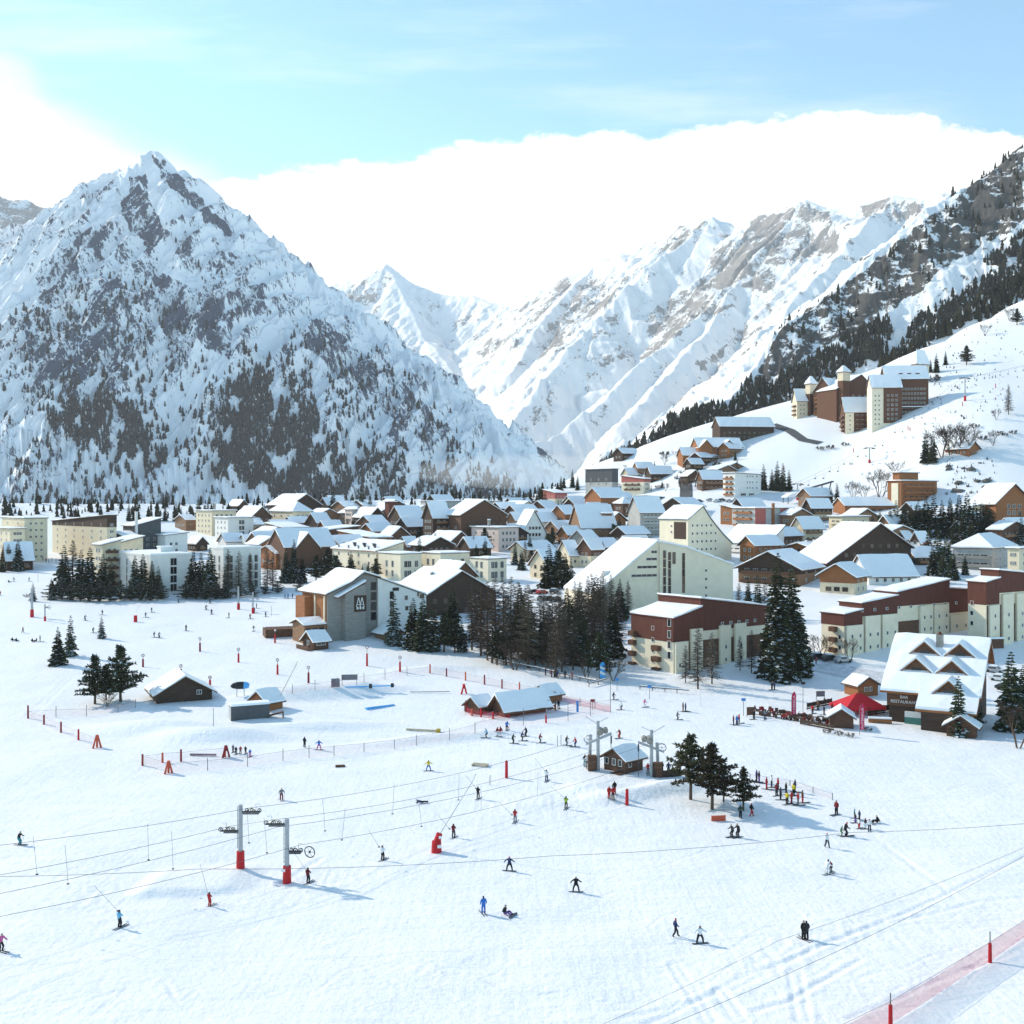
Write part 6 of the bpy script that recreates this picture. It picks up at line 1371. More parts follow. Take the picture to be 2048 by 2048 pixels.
for i,g in enumerate(sorted([(188,1771,236,1822,d2*.9),(400,1728,416,1790,d2*.95),(586,1702,613,1742,d2),(737,1660,758,1694,d2*1.04),(876,1630,899,1658,d2*1.1),(996,1602,1024,1630,d2*1.15),(1102,1573,1130,1597,d2*1.22),(1070,1516,1090,1542,d3),(932,1551,952,1577,d2*1.22)])): hanger(*g,label=f'slanting drag lift hanger pulling a skier, {nth(i)} from the left')
# ---- poles, boards and small signs
def pole(x,y,yt,label,r_=.05,m='post_grey',disc=None,cat='pole'):
    C=sc(x,y); H=hgt(C,y,yt); r=empty('pole',C,0,label,cat); b=MB(); b.tube([(0,0,-.3),(0,0,H)],r_,6); b.obj('shaft',[M[m]],r)
    if disc: b=MB(); b.box(-.4,-.08,H-.35,.4,.02,H+.15); b.obj('plate',[M[disc]],r)
pole(76,1164,1148,'lone thin pole on the far left piste'); pole(427,1453,1417,'thin pole in the snow left of the jumps'); pole(1115,1492,1472,'left of two short poles above the ski track'); pole(1122,1491,1470,'right of two short poles above the ski track'); pole(980,1570,1550,'thin dark pole beside the drag lift rope')
pole(1234,1382,1358,'blue plate sign at the edge of the grove',disc='sign_blue',cat='sign'); pole(1299,1398,1372,'blue plate sign on the near side of the rail fence',disc='sign_blue',cat='sign'); pole(1487,1432,1398,'blue plate sign by the trodden path to the restaurant',disc='sign_blue',cat='sign')
pole(1401,1412,1364,'white pole in the open snow before the red brown block',m='sign_white'); pole(1606,1425,1365,'lamp pole with loudspeakers beside the terrace',disc='black'); pole(543,1232,1212,'thin pole below the brown lodge'); pole(1155,1424,1402,'teal barrel pole in the pink netting',.25,'sign_blue'); pole(1185,1420,1400,'stick holding a dark red bin in the netting',.05,'post_grey','pad_dark')
lp=empty('pole',sc(548,1416),0,'long pale pole leaning right over the small brown cabin','pole'); C=sc(548,1416); s=C.y/F; b=MB(); b.tube([(0,0,0),(47*s,.5,93*s)],.07,6); b.obj('shaft',[M['pale_wood']],lp)
rk=empty('ski_rack',sc(545,1435),R(15),'brown plank ramp with snow under the leaning pole','ramp'); b=MB(); b.prism([(-2.4,-.6,-.1),(2.0,-.6,.9),(2.0,-.6,1.05),(-2.4,-.6,.05)],(0,1.2,0)); b.obj('deck',[M['brown_wood']],rk); b=MB(); b.box(1.8,-.5,-.3,2.0,.5,1.0); b.obj('support',[M['brown_wood']],rk)
def board(name,x,y,yt,w,h_,m,label,cat='board',legs=True):
    C=sc(x,y); H=hgt(C,y,yt); r=empty(name,C,R(8),label,cat); b=MB(); b.box(-w/2,-.05,H-h_,w/2,.05,H); b.obj('panel',[M[m]],r)
    if legs:
        for s in (-1,1): b=MB(); b.box(s*w*.46-.05,.055,-.3,s*w*.46+.05,.13,H); b.obj('leg',[M['post_grey']],r)
board('notice_board',671,1375,1357,1.7,1.7,'board','brown notice board on the far edge of the snow park'); board('notice_board',699,1371,1349,3.2,1.1,'board','wide grey blue notice board beside the brown notice board')
board('banner',1437,1642,1631,1.9,.8,'pad_orange','orange red banner standing in the snow below the pine clump','banner'); board('notice_board',1641,1400,1382,1.8,1.1,'board','small dark sloped board on red legs behind the terrace')
board('notice_board',1502,1433,1414,1.6,1.5,'brown_wood','brown and red info board left of the terrace')
bx=empty('snow_park_rail',sc(740,1376),R(12),'low blue rail lying on the far side of the snow park','rail'); b=MB(); b.box(-5,-.15,.25,5,.15,.45); b.obj('rail',[M['hose_blue']],bx); b=MB(); b.box(-.2,-.2,0,.4,.2,.8); b.obj('foot',[M['black']],bx); b=MB(); b.box(4.2,-.2,0,4.8,.2,.8); b.obj('foot',[M['black']],bx)
bx=empty('snow_park_box',sc(760,1415),R(35),'blue slide box in the middle of the snow park','slide box'); b=MB(); b.box(-3,-.3,-.1,3,.3,.35); b.obj('body',[M['hose_blue']],bx); b=MB(); b.box(-2.9,-.25,.353,2.9,.25,.42); b.obj('box_snow',[M['snow']],bx)
bx=empty('snow_park_rail',sc(845,1463),R(-14),'pale yellow slide rail at the right of the snow park','rail'); b=MB(); b.box(-3,-.12,.1,2.6,.12,.4); b.obj('rail',[M['pale_wood']],bx); b=MB(); b.box(2.6,-.35,0,3.2,.35,.6); b.obj('block',[M['yellow']],bx)
bx=empty('snow_park_rail',sc(860,1386),R(4),'thin dark rail lying in the snow above the red triangular pad','rail'); b=MB(); b.box(-4,-.06,.2,4,.06,.32); b.obj('rail',[M['post_grey']],bx)
bx=empty('snow_park_rail',sc(405,1512),R(-4),'dark rail inside the pen left of the ski class','rail'); b=MB(); b.box(-2,-.15,.1,2.2,.15,.35); b.obj('rail',[M['board']],bx)
bx=empty('pallet',sc(960,1532),R(-18),'pale wooden pallet lying above the drag lift rope','pallet'); b=MB()
for i in range(5): b.box(-1.2,-.5+i*.24,.25,1.2,-.34+i*.24,.32)
b.obj('slats',[M['pale_wood']],bx); b=MB(); b.box(-1.2,-.5,0,-1.05,.6,.245); b.box(1.05,-.5,0,1.2,.6,.245); b.obj('runner',[M['pale_wood']],bx)
bx=empty('sledge',sc(680,1534),R(10),'small brown sledge left on the piste below the net fence','sledge'); b=MB(); b.box(-.7,-.3,.2,.7,.3,.3); b.obj('seat',[M['brown_wood']],bx); b=MB(); b.box(-.7,-.3,0,.8,-.22,.197); b.box(-.7,.22,0,.8,.3,.197); b.obj('runner',[M['brown_wood']],bx)
# oval tank on thin legs
C=sc(481,1392); tk=empty('oval_tank',C,R(12),'dark oval tank with a blue end on thin legs beside the snow park','tank')
b=MB(); b.tube([(-1.9,0,2.0),(-1.5,0,2.05),(-.6,0,2.1),(.6,0,2.1)],[.15,.5,.72,.74],14); b.obj('body',[M['black']],tk); b=MB(); b.tube([(.6,0,2.1),(1.3,0,2.05),(1.7,0,2.0)],[.745,.62,.35],14); b.obj('end',[M['hose_blue']],tk)
for x in (-.7,.7):
    for y in (-.35,.35): b=MB(); b.tube([(x,y,-.2),(x,y,1.6)],.05,5); b.obj('leg',[M['post_grey']],tk)
# rail fences at the foot of the grove
def rail_fence(label,pts):
    q=[sc(*p) for p in pts]; r=empty('rail_fence',q[0],0,label,'fence','low rail fences'); b=MB(); sb=MB()
    for a,c in zip(q[:-1],q[1:]):
        n=max(2,int((c-a).length/2.5))
        for i in range(n):
            p0=a.lerp(c,i/n); p1=a.lerp(c,(i+1)/n); p0.z=ground_z(p0.x,p0.y); p1.z=ground_z(p1.x,p1.y)
            b.tube([p0-q[0]+Vector((0,0,.75)),p1-q[0]+Vector((0,0,.75))],.11,5); sb.tube([p0-q[0]+Vector((0,0,.88)),p1-q[0]+Vector((0,0,.88))],.10,5)
            pb=MB(); pb.tube([p0-q[0]+Vector((0,0,-.3)),p0-q[0]+Vector((0,0,.95))],.09,5); pb.obj('post',[M['timber']],r)
    b.obj('rail',[M['timber']],r); sb.obj('rail_snow',[M['snow']],r)
rail_fence('dark rail fence with snow along the foot of the grove',[(976,1322),(1040,1335),(1100,1348),(1160,1362),(1192,1368)]); rail_fence('short rail fence turning up to the blue flag',[(1178,1374),(1215,1364)]); rail_fence('low snowy rail fence before the red brown block',[(1280,1379),(1330,1384),(1378,1388)])
# feather flags
def flag(x,y,yt,m,label,text=None,w=1.0):
    C=sc(x,y); H=hgt(C,y,yt); r=empty('feather_flag',C,R(10),label,'flag'); b=MB(); b.tube([(0,0,-.3),(0,0,H*.7),(.12,0,H*.92),(.5,0,H)],.045,5); b.obj('mast',[M['post_grey']],r)
    b=MB(); pf=[(.06,0,H*.18),(w,0,H*.18),(w,0,H*.86),(w*.75,0,H*.98),(.5,0,H*.985),(.14,0,H*.9),(.06,0,H*.7)]; b.prism([(a_,-.012,c_) for a_,_,c_ in pf],(0,.024,0)); fo=b.obj('cloth',[M[m]],r)
    if text:
        cu=bpy.data.curves.new('lettering','FONT'); cu.body=text; cu.size=w*.62; cu.align_x='LEFT'; o=bpy.data.objects.new('tmp',cu); COL.objects.link(o); dg=bpy.context.evaluated_depsgraph_get(); me=bpy.data.meshes.new_from_object(o.evaluated_get(dg)); COL.objects.unlink(o); bpy.data.objects.remove(o)
        me.materials.clear(); me.materials.append(M['sign_white']); me.transform(Matrix.Diagonal((H*.66/max(v.co.x for v in me.vertices),1,1,1))); linkmesh('lettering',me,fo,(w*.78,-.02,H*.20),(R(90),R(-90),0))
    else:
        b=MB(); b.prism([(.1,-.02,H*.4),(w-.05,-.02,H*.30),(w-.05,-.02,H*.42),(.1,-.02,H*.55)],(0,-.006,0)); b.prism([(.1,-.02,H*.66),(w-.05,-.02,H*.58),(w-.05,-.02,H*.68),(.1,-.02,H*.78)],(0,-.006,0)); b.obj('stripe',[M['sign_white']],fo)
flag(1583,1440,1383,'crimson','crimson feather flag with white letters at the left end of the terrace','AUTERELLA',.9); flag(1719,1471,1407,'crimson','crimson feather flag with white letters before the brown kiosk','AUTERELLA',.9); flag(1199,1363,1324,'flag_blue','blue and white feather flag at the corner of the rail fence',None,1.3)
# terrace furniture
W_('furn',(.10,.06,.045),scale=2,var=.4,rough=.8)
rt=random.Random(9); i=0; FUR=[]
for x in range(1516,1706,7):
    base=1434+(x-1545)*.17
    for k in range(2):
        y=base+rt.uniform(-1,1)-k*rt.uniform(7,10)
        if x>1655 and y>1450: continue
        FUR.append((x+rt.uniform(-2,2),y))
for i,(x,y) in enumerate(sorted(FUR)):
    C=sc(x,y); 
    if i%3==0:
        r=empty('terrace_table',C,rt.uniform(0,3),f'dark terrace table, {nth(i//3)} from the left on the crowded terrace','table','terrace tables'); b=MB(); b.box(-.6,-.4,.68,.6,.4,.74); b.obj('tabletop',[M['furn']],r)
        for sx in (-1,1): b=MB(); b.box(sx*.5-.04,-.35,-.1,sx*.5+.04,.35,.677); b.obj('leg',[M['furn']],r)
    else:
        r=empty('deck_chair',C,rt.uniform(0,6),f'dark reclining chair, {nth(i-i//3-1)} from the left on the crowded terrace','chair','terrace chairs'); b=MB(); b.box(-.3,-.3,.34,.3,.35,.42); b.obj('seat',[M['furn']],r); b=MB(); b.prism([(-.3,.36,.36),(.3,.36,.36),(.3,.62,1.05),(-.3,.62,1.05)],(0,.06,0)); b.obj('backrest',[M['furn' if i%2 else 'pad_dark']],r)
        for sx in (-1,1): b=MB(); b.box(sx*.26-.03,-.28,-.1,sx*.26+.03,.33,.337); b.obj('leg',[M['furn']],r)
def fenceboard(label,p,q,h0=1.0):
    a,c=sc(*p),sc(*q); r=empty('terrace_fence',a,math.atan2(c.y-a.y,c.x-a.x),label,'fence','terrace fences'); L=math.hypot(c.x-a.x,c.y-a.y); b=MB(); b.box(0,-.04,.5,L,.04,h0); b.box(0,-.04,.15,L,.04,.4); b.obj('board',[M['dark_wood']],r)
    for i in range(int(L/2)+1): b=MB(); b.box(i*2-.05,.05,-.3,i*2+.05,.14,h0+.1); b.obj('post',[M['dark_wood']],r)
fenceboard('dark board fence along the near edge of the terrace',(1600,1449),(1668,1462)); fenceboard('dark board fence at the back of the terrace by the tent',(1615,1420),(1664,1408),1.3); fenceboard('timber stair rail rising to the restaurant door',(1738,1432),(1790,1424),1.6)
pb=empty('flower_box',sc(1760,1446),R(-12),'orange wooden trough with snow before the restaurant','trough'); b=MB(); b.box(-2.0,-.4,-.1,2.0,.4,.8); b.obj('trough',[M['orange_wood']],pb); b=MB(); b.box(-2.0,-.4,.803,2.0,.4,1.05); b.obj('trough_snow',[M['snow']],pb)
W_('straw',(.20,.15,.09),scale=3,var=.5,rough=.9)
for i,(x,y) in enumerate(((1655,1466),(1678,1470),(1700,1474),(1735,1462),(1640,1408),(1655,1404))):
    C=sc(x,y); me=PROTO['shrub'][0]; r=empty('shrub',C,i,f'dry twiggy shrub, {nth(i)} of those by the kiosk and terrace','shrub','shrubs by the kiosk'); r.scale=(.4,.4,.35); linkmesh('trunk',me[2],r); linkmesh('crown',me[1],r)
# ---- cars
W_('car_dark',(.03,.032,.036),scale=1,var=.1,rough=.35,spec=.5); W_('car_silver',(.35,.36,.38),scale=1,var=.05,rough=.3,metal=.4); W_('car_white',(.7,.7,.7),scale=1,var=.04,rough=.35); W_('car_red',(.30,.02,.02),scale=1,var=.05,rough=.35); W_('tyre',(.02,.02,.02),scale=1,var=.1)
def car(x,y,rz,m,label,snow=True,grp='parked cars'):
    C=sc(x,y); r=empty('parked_car',C,R(rz),label,'car',grp)
    b=MB(); b.prism([(-2.05,-.82,.35),(2.05,-.82,.32),(2.1,-.82,.7),(1.2,-.82,.9),(.55,-.82,1.38),(-1.1,-.82,1.42),(-1.85,-.82,.98),(-2.1,-.82,.85)],(0,1.64,0)); b.obj('body',[M[m]],r)
    b=MB(); b.box(-1.15,-.835,.95,.45,-.823,1.32); b.box(-1.15,.823,.95,.45,.835,1.32); b.prism([(.58,-.7,1.36),(.58,.7,1.36),(1.15,.7,.95),(1.15,-.7,.95)],(.02,0,.02)); b.obj('window',[M['glass']],r)
    for sx in (-1.3,1.3):
        for sy in (-.78,.78): b=MB(); b.tube([(sx,sy-.1,.32),(sx,sy+.1,.32)],.32,12); b.obj('wheel',[M['tyre']],r)
    for sy in (-.6,.6): b=MB(); b.box(2.03,sy-.15,.55,2.12,sy+.15,.7); b.obj('headlight',[M['sign_white']],r)
    if snow: b=MB(); b.prism([(-1.0,-.75,1.43),(.5,-.75,1.40),(.45,-.75,1.6),(-.95,-.75,1.64)],(0,1.5,0)); b.prism([(1.25,-.75,.91),(2.05,-.75,.74),(2.0,-.75,.86),(1.3,-.75,1.02)],(0,1.5,0)); b.obj('car_snow',[M['snow']],r)
car(1636,1318,15,'car_dark','dark car parked left of three before the stepped red brown block'); car(1660,1321,12,'car_dark','dark car parked in the middle of three before the stepped red brown block'); car(1686,1325,20,'car_silver','silver car parked right of three before the stepped red brown block')
for i,(x,y,m) in enumerate(((1068,1187,'car_dark'),(1084,1188,'car_red'),(1078,1200,'car_white'),(1096,1200,'car_dark'),(1112,1202,'car_dark'),(1108,1186,'car_dark'))): car(x,y,30+i*7,m,f'{m[4:]} car under snow, {nth(i)} by the cream house',grp='cars by the cream house')
for i,x in enumerate((1388,1398,1420,1432,1444,1458,1470,1484)): car(x,1002+(i%2)*2,20,('car_white','car_dark','car_silver')[i%3],f'small far car, {nth(i)} from the left below the white slab hotel',grp='cars below the slab hotel')
for i,(x,y) in enumerate(((1360,946),(1366,951),(1382,944),(1352,958))): car(x,y,70,('car_white','car_silver')[i%2],f'far pale car, {nth(i)} along the steep village road',grp='cars on the village road')
for i,(x,y) in enumerate(((1990,1345),(2000,1362),(2012,1380))): car(x,y,-40,('car_silver','car_white','car_dark')[i],f'{("silver","white","dark")[i]} snowy car parked right of the restaurant',grp='cars by the restaurant')
# ---- chairlift on the right slope
def chairpylon(x,y,yt,label):
    C=sc(x,y); H=hgt(C,y,yt); r=empty('chairlift_pylon',C,R(20),label,'lift pylon','chairlift pylons'); b=MB(); b.tube([(0,0,-1),(0,0,H)],[.45,.3],9); b.obj('mast',[M['steel']],r); b=MB(); b.tube([(0,0,0),(0,0,H*.22)],[.75,.7],10); b.obj('padding',[M['pad_red']],r)
    b=MB(); b.box(-3,-.2,H-.1,3,.2,H+.25); b.obj('crossarm',[M['dark_metal']],r)
    for s in (-1,1): b=MB(); b.tube([(s*2.8,-1.4,H-.3),(s*2.8,1.4,H-.3)],.28,6); b.obj('sheave_train',[M['dark_metal']],r)
    return C+Vector((0,0,H))
A=chairpylon(1930,802,756,'grey chairlift pylon with a red foot high on the right slope'); B=chairpylon(1739,926,896,'grey chairlift pylon with a red foot above the orange hotel'); D=chairpylon(1595,1000,968,'chairlift pylon at the valley station'); E=A+(A-B)*.9
E.z=ground_z(E.x,E.y)+12 if E.y<860 else A.z+40
def strand(a,b_,off,label):
    b=MB(); n=Vector((b_.y-a.y,-(b_.x-a.x),0)).normalized()*off; b.tube([a+n-a,(a+b_)/2+n-a-Vector((0,0,(b_-a).length*.012)),b_+n-a],.05,4,0,False); o=b.obj('chairlift_cable',[M['cable']],None,a); tag(o,label,'cable','chairlift cables')
    return n
i=0
for (a,b_,nm) in ((D,B,'lowest'),(B,A,'middle'),(A,E,'highest')):
    for off,sd_ in ((-2.8,'left'),(2.8,'right')):
        n=strand(a,b_,off,f'{sd_} cable of the {nm} chairlift span')
        for k in range(5):
            f=(k+.5)/5; p=a.lerp(b_,f)+n; p.z-=(b_-a).length*.012*4*f*(1-f)+.05
            r=empty('chairlift_chair',p,R(60),f'dark chairlift chair, {nth(k)} up the {sd_} cable of the {nm} span','chairlift chair','chairlift chairs'); b=MB(); b.tube([(0,0,0),(0,0,-2.2)],.06,4); b.obj('hanger',[M['dark_metal']],r); b=MB(); b.box(-1.3,-.1,-2.7,1.3,.45,-2.55); b.obj('seat',[M['black']],r); b=MB(); b.box(-1.3,.45,-2.55,1.3,.55,-2.0); b.obj('backrest',[M['black']],r); i+=1
gs=empty('chairlift_station',sc(1640,1003),R(15),'grey chairlift valley station frame with slanting legs below the slope','lift station')
for k,x in enumerate((-5,0,5)):
    b=MB(); b.tube([(x-1.5,0,-.5),(x+1.5,0,8+k)],.3,6); b.obj('leg',[M['dark_metal']],gs); 
b=MB(); b.tube([(-9,0,6.0),(8,0,10.5)],.4,6); b.tube([(-9,1.5,6.0),(8,1.5,10.5)],.4,6); b.obj('track_beam',[M['dark_metal']],gs)
sh=empty('lift_shelter',sc(1592,1006),R(15),'low curved white roofed lift shelter at the foot of the slope','shelter'); b=MB(); b.prism([(-7,-3,3.2),(-4,-3,5),(0,-3,5.8),(4,-3,5),(7,-3,3.2),(7,-3,2.9),(-7,-3,2.9)],(0,6,0)); b.obj('roof',[M['snow']],sh)
for x in (-6,6):
    for y in (-2.6,2.6): b=MB(); b.box(x-.15,y-.15,-1,x+.15,y+.15,2.9); b.obj('post',[M['dark_metal']],sh)
for i,(x,y) in enumerate(((1568,940),(1707,905),(1991,776),(1820,862),(1816,860),(1925,812))): marker(x,y,y-9,f'tiny red marker, {nth(i)} of those on the right slope',False,'pad_red','red markers on the right slope')
print('PISTE ok')
# ================================================================ people
# each prototype: one continuous skinned body; jacket, trousers, skin and hat are material zones of it
def zone_mat(name,col,rough=.85): 
    return mat('cloth_'+name,col,rough=rough,var=.12,scale=3,spec=.1)
CLO={k:zone_mat(k,c) for k,c in dict(black=(.018,.018,.02),dark=(.035,.034,.04),red=(.42,.03,.03),dark_red=(.18,.025,.03),blue=(.04,.16,.50),light_blue=(.16,.42,.62),navy=(.03,.045,.12),green=(.06,.16,.07),dark_green=(.03,.06,.045),yellow=(.62,.50,.05),lime=(.32,.42,.05),white=(.68,.70,.72),grey=(.16,.17,.19),pink=(.55,.12,.30),teal=(.04,.24,.26),brown=(.13,.07,.045),purple=(.14,.07,.26)).items()}
M['skin']=mat('skin',(.48,.29,.21),var=.05,rough=.6); M['ski']=mat('ski_deck',(.10,.10,.12),var=.3,scale=1,rough=.4); M['stick']=mat('ski_pole',(.12,.12,.13),var=.1,rough=.5)
def skin_body(name,J,E,hipcut,hat=True):
    """J: joint name -> (pos, radius); E: bones. Returns a mesh with zones 0 jacket 1 trousers 2 skin 3 hat 4 boots"""
    me=bpy.data.meshes.new('tmp'); names=list(J); ix={n:i for i,n in enumerate(names)}
    me.from_pydata([J[n][0] for n in names],[(ix[a],ix[b]) for a,b in E],[])
    o=bpy.data.objects.new('tmp',me); COL.objects.link(o); o.modifiers.new('s','SKIN'); sv=me.skin_vertices[0].data
    for n in names:
        r=J[n][1]; sv[ix[n]].radius=(r,r) if not isinstance(r,tuple) else r; sv[ix[n]].use_root=(n=='pelvis')
    ss=o.modifiers.new('ss','SUBSURF'); ss.levels=1
    dg=bpy.context.evaluated_depsgraph_get(); m2=bpy.data.meshes.new_from_object(o.evaluated_get(dg)); m2.name=name
    COL.objects.unlink(o); bpy.data.objects.remove(o)
    for q in range(5): m2.materials.append(CLO['dark'])
    P_={n:Vector(J[n][0]) for n in names}
    seg=[]
    for a,b in E:
        z=0
        if {a,b}&{'kneeL','kneeR','ankL','ankR','hipL','hipR'}: z=1
        if {a,b}<= {'ankL','toeL','heelL'} or {a,b}<={'ankR','toeR','heelR'}: z=4
        if 'head' in (a,b) or 'crown' in (a,b): z=2
        if 'handL' in (a,b) or 'handR' in (a,b): z=0
        seg.append((P_[a],P_[b],z))
    hc=P_['head']; cr=P_['crown']; fw=Vector((0,-1,0))
    for p in m2.polygons:
        c=Vector(p.center); best=1e9; z=0
        for a,b,q in seg:
            d=b-a; t=max(0,min(1,(c-a).dot(d)/max(d.length_squared,1e-6))); L=(c-a-d*t).length
            if L<best: best=L; z=q
        if z==2:
            up=(cr-hc).normalized(); h_=(c-hc).dot(up)
            z=3 if (h_>.03 or (c-hc).dot(fw)<-.02) else 2
            if h_<-.10: z=0
        p.material_index=z; p.use_smooth=True
    return m2
BASE_E=[('pelvis','waist'),('waist','chest'),('chest','neck'),('neck','head'),('head','crown'),('chest','shL'),('shL','elL'),('elL','handL'),('chest','shR'),('shR','elR'),('elR','handR'),('pelvis','hipL'),('hipL','kneeL'),('kneeL','ankL'),('ankL','toeL'),('pelvis','hipR'),('hipR','kneeR'),('kneeR','ankR'),('ankR','toeR')]
def pose(**k):
    J=dict(pelvis=((0,0,.92),.165),waist=((0,0,1.08),.155),chest=((0,-.01,1.32),.185),neck=((0,-.01,1.50),.085),head=((0,-.03,1.62),.105),crown=((0,-.02,1.74),.095),
     shL=((.20,0,1.40),.095),elL=((.29,.01,1.14),.072),handL=((.27,-.12,.92),.055),shR=((-.20,0,1.40),.095),elR=((-.29,.01,1.14),.072),handR=((-.27,-.12,.92),.055),
     hipL=((.10,0,.86),.125),kneeL=((.13,-.03,.48),.095),ankL=((.14,.02,.12),.085),toeL=((.14,-.16,.06),.06),hipR=((-.10,0,.86),.125),kneeR=((-.13,-.03,.48),.095),ankR=((-.14,.02,.12),.085),toeR=((-.14,-.16,.06),.06))
    for n,p in k.items(): J[n]=(p,J[n][1])
    return J
POSES={}
POSES['stand']=skin_body('body',pose(),BASE_E,.9)
POSES['ski']=skin_body('body',pose(pelvis=(0,.12,.82),waist=(0,.08,.98),chest=(0,-.04,1.22),neck=(0,-.09,1.39),head=(0,-.13,1.50),crown=(0,-.14,1.62),shL=(.20,-.03,1.29),shR=(-.20,-.03,1.29),elL=(.36,-.10,1.06),elR=(-.36,-.10,1.06),handL=(.36,-.38,1.0),handR=(-.36,-.38,1.0),hipL=(.11,.10,.78),hipR=(-.11,.10,.78),kneeL=(.15,-.14,.47),kneeR=(-.15,-.14,.47),ankL=(.15,.03,.12),ankR=(-.15,.03,.12),toeL=(.15,-.14,.06),toeR=(-.15,-.14,.06)),BASE_E,.9)
POSES['walk']=skin_body('body',pose(kneeL=(.12,-.20,.50),ankL=(.13,-.24,.12),toeL=(.13,-.42,.07),kneeR=(-.11,.05,.47),ankR=(-.12,.28,.14),toeR=(-.12,.12,.06),elL=(.28,.14,1.16),handL=(.26,.10,.92),elR=(-.28,-.12,1.15),handR=(-.24,-.32,1.02)),BASE_E,.9)
POSES['board']=skin_body('body',pose(pelvis=(0,.06,.80),waist=(0,.05,.96),chest=(0,0,1.20),neck=(0,-.02,1.38),head=(0,-.05,1.50),crown=(0,-.05,1.62),shL=(.20,0,1.28),shR=(-.20,0,1.28),elL=(.42,-.02,1.10),elR=(-.44,-.02,1.14),handL=(.62,-.10,1.05),handR=(-.60,-.12,.92),hipL=(.13,.05,.76),hipR=(-.13,.05,.76),kneeL=(.26,-.06,.46),kneeR=(-.26,-.06,.46),ankL=(.30,.02,.12),ankR=(-.30,.02,.12),toeL=(.33,-.14,.07),toeR=(-.33,-.14,.07)),BASE_E,.9)
POSES['sit']=skin_body('body',pose(pelvis=(0,.15,.16),waist=(0,.18,.32),chest=(0,.12,.56),neck=(0,.08,.74),head=(0,.04,.86),crown=(0,.03,.98),shL=(.2,.12,.64),shR=(-.2,.12,.64),elL=(.32,.22,.40),elR=(-.32,.2,.40),handL=(.36,.32,.12),handR=(-.28,-.05,.34),hipL=(.1,.08,.16),hipR=(-.1,.08,.16),kneeL=(.16,-.30,.40),kneeR=(-.16,-.30,.38),ankL=(.16,-.62,.14),ankR=(-.16,-.62,.14),toeL=(.16,-.72,.25),toeR=(-.16,-.72,.25)),BASE_E,.2)
POSES['lie']=skin_body('body',pose(pelvis=(0,0,.16),waist=(-.16,0,.2),chest=(-.38,0,.28),neck=(-.55,0,.36),head=(-.66,-.02,.44),crown=(-.77,-.02,.49),shL=(-.42,.2,.3),shR=(-.42,-.2,.3),elL=(-.5,.3,.14),elR=(-.55,-.3,.16),handL=(-.72,.26,.06),handR=(-.72,-.34,.06),hipL=(.06,.1,.15),hipR=(.06,-.1,.15),kneeL=(.44,.14,.16),kneeR=(.42,-.16,.22),ankL=(.80,.16,.12),ankR=(.76,-.2,.12),toeL=(.92,.16,.2),toeR=(.9,-.22,.2)),BASE_E,.2)
POSES['tow']=skin_body('body',pose(pelvis=(0,-.02,.90),waist=(0,.05,1.06),chest=(0,.07,1.30),neck=(0,.06,1.48),head=(0,.02,1.60),crown=(0,.02,1.72),shL=(.2,.06,1.38),shR=(-.2,.06,1.38),elL=(.22,-.12,1.18),elR=(-.25,-.12,1.16),handL=(.07,-.30,1.22),handR=(-.06,-.30,1.12),kneeL=(.13,-.1,.50),kneeR=(-.13,-.1,.50)),BASE_E,.9)
def skimesh():
    b=MB(); b.prism([(-.045,.75,.0),(.045,.75,.0),(.045,-.75,.0),(.03,-.92,.05),(0,-1.0,.12),(-.03,-.92,.05),(-.045,-.75,.0)],(0,0,.022)); return b.mesh('ski',[M['ski']])
def boardmesh():
    b=MB(); b.prism([(.62,-.14,0),(.76,-.08,.04),(.80,0,.06),(.76,.08,.04),(.62,.14,0),(-.62,.14,0),(-.76,.08,.04),(-.80,0,.06),(-.76,-.08,.04),(-.62,-.14,0)],(0,0,.025)); return b.mesh('snowboard',[M['ski']])
SKI,BRD=skimesh(),boardmesh()
_st=MB(); _st.tube([(0,0,0),(0,.42,-.98)],.012,4); _st.tube([(0,.38,-.9),(0,.39,-.92)],.05,6); STK=_st.mesh('ski_pole',[M['stick']])
PEOPLE=[]
def person(x,y,jk,tr,po='ski',where='',rz=None,size=1.0,hat=None,gear=True,d=None):
    C=ground(x,y); rz=random.choice((70,95,-80,-60,120,160)) if rz is None else rz
    lab={'stand':'standing','ski':'skiing','walk':'walking','board':'on a snowboard','sit':'sitting','lie':'lying','tow':'towed'}[po]
    child='child ' if size<.8 else 'person '
    base=f'{child}in {jk.replace("_"," ")} jacket, {tr.replace("_"," ")} trousers, {lab} {where}'.strip()
    r=empty('person',C,R(rz),base,'person','people on the snow'); s=size*1.02; r.scale=(s,s,s)
    o=linkmesh('body',POSES[po],r)
    cols=[CLO[jk],CLO[tr],M['skin'],CLO[hat or random.choice(('black','dark','dark','navy','grey','red'))],CLO['black']]
    for i,q in enumerate(cols): o.material_slots[i].link='OBJECT'; o.material_slots[i].material=q
    if gear and po in('ski','tow','stand'):
        for sx in (-.14,.14): linkmesh('ski',SKI,r,(sx,-.05,.02))
        if po=='ski':
            for sx in (-.36,.36): linkmesh('ski_pole',STK,r,(sx,-.38,1.0))
    if gear and po in('board',): linkmesh('snowboard',BRD,r,(0,-.05,.02))
    if gear and po=='sit': linkmesh('snowboard',BRD,r,(0,-.75,.06),(R(40),0,0))
    PEOPLE.append((r,x,y,base)); return r
w='on the near piste'
person(39,1690,'dark','teal','ski','at the left edge above the lift ropes',80); person(563,1600,'grey','dark_red','ski','above the near lift pylons',20); person(616,1767,'dark_red','dark','tow','beside the right near pylon',150)
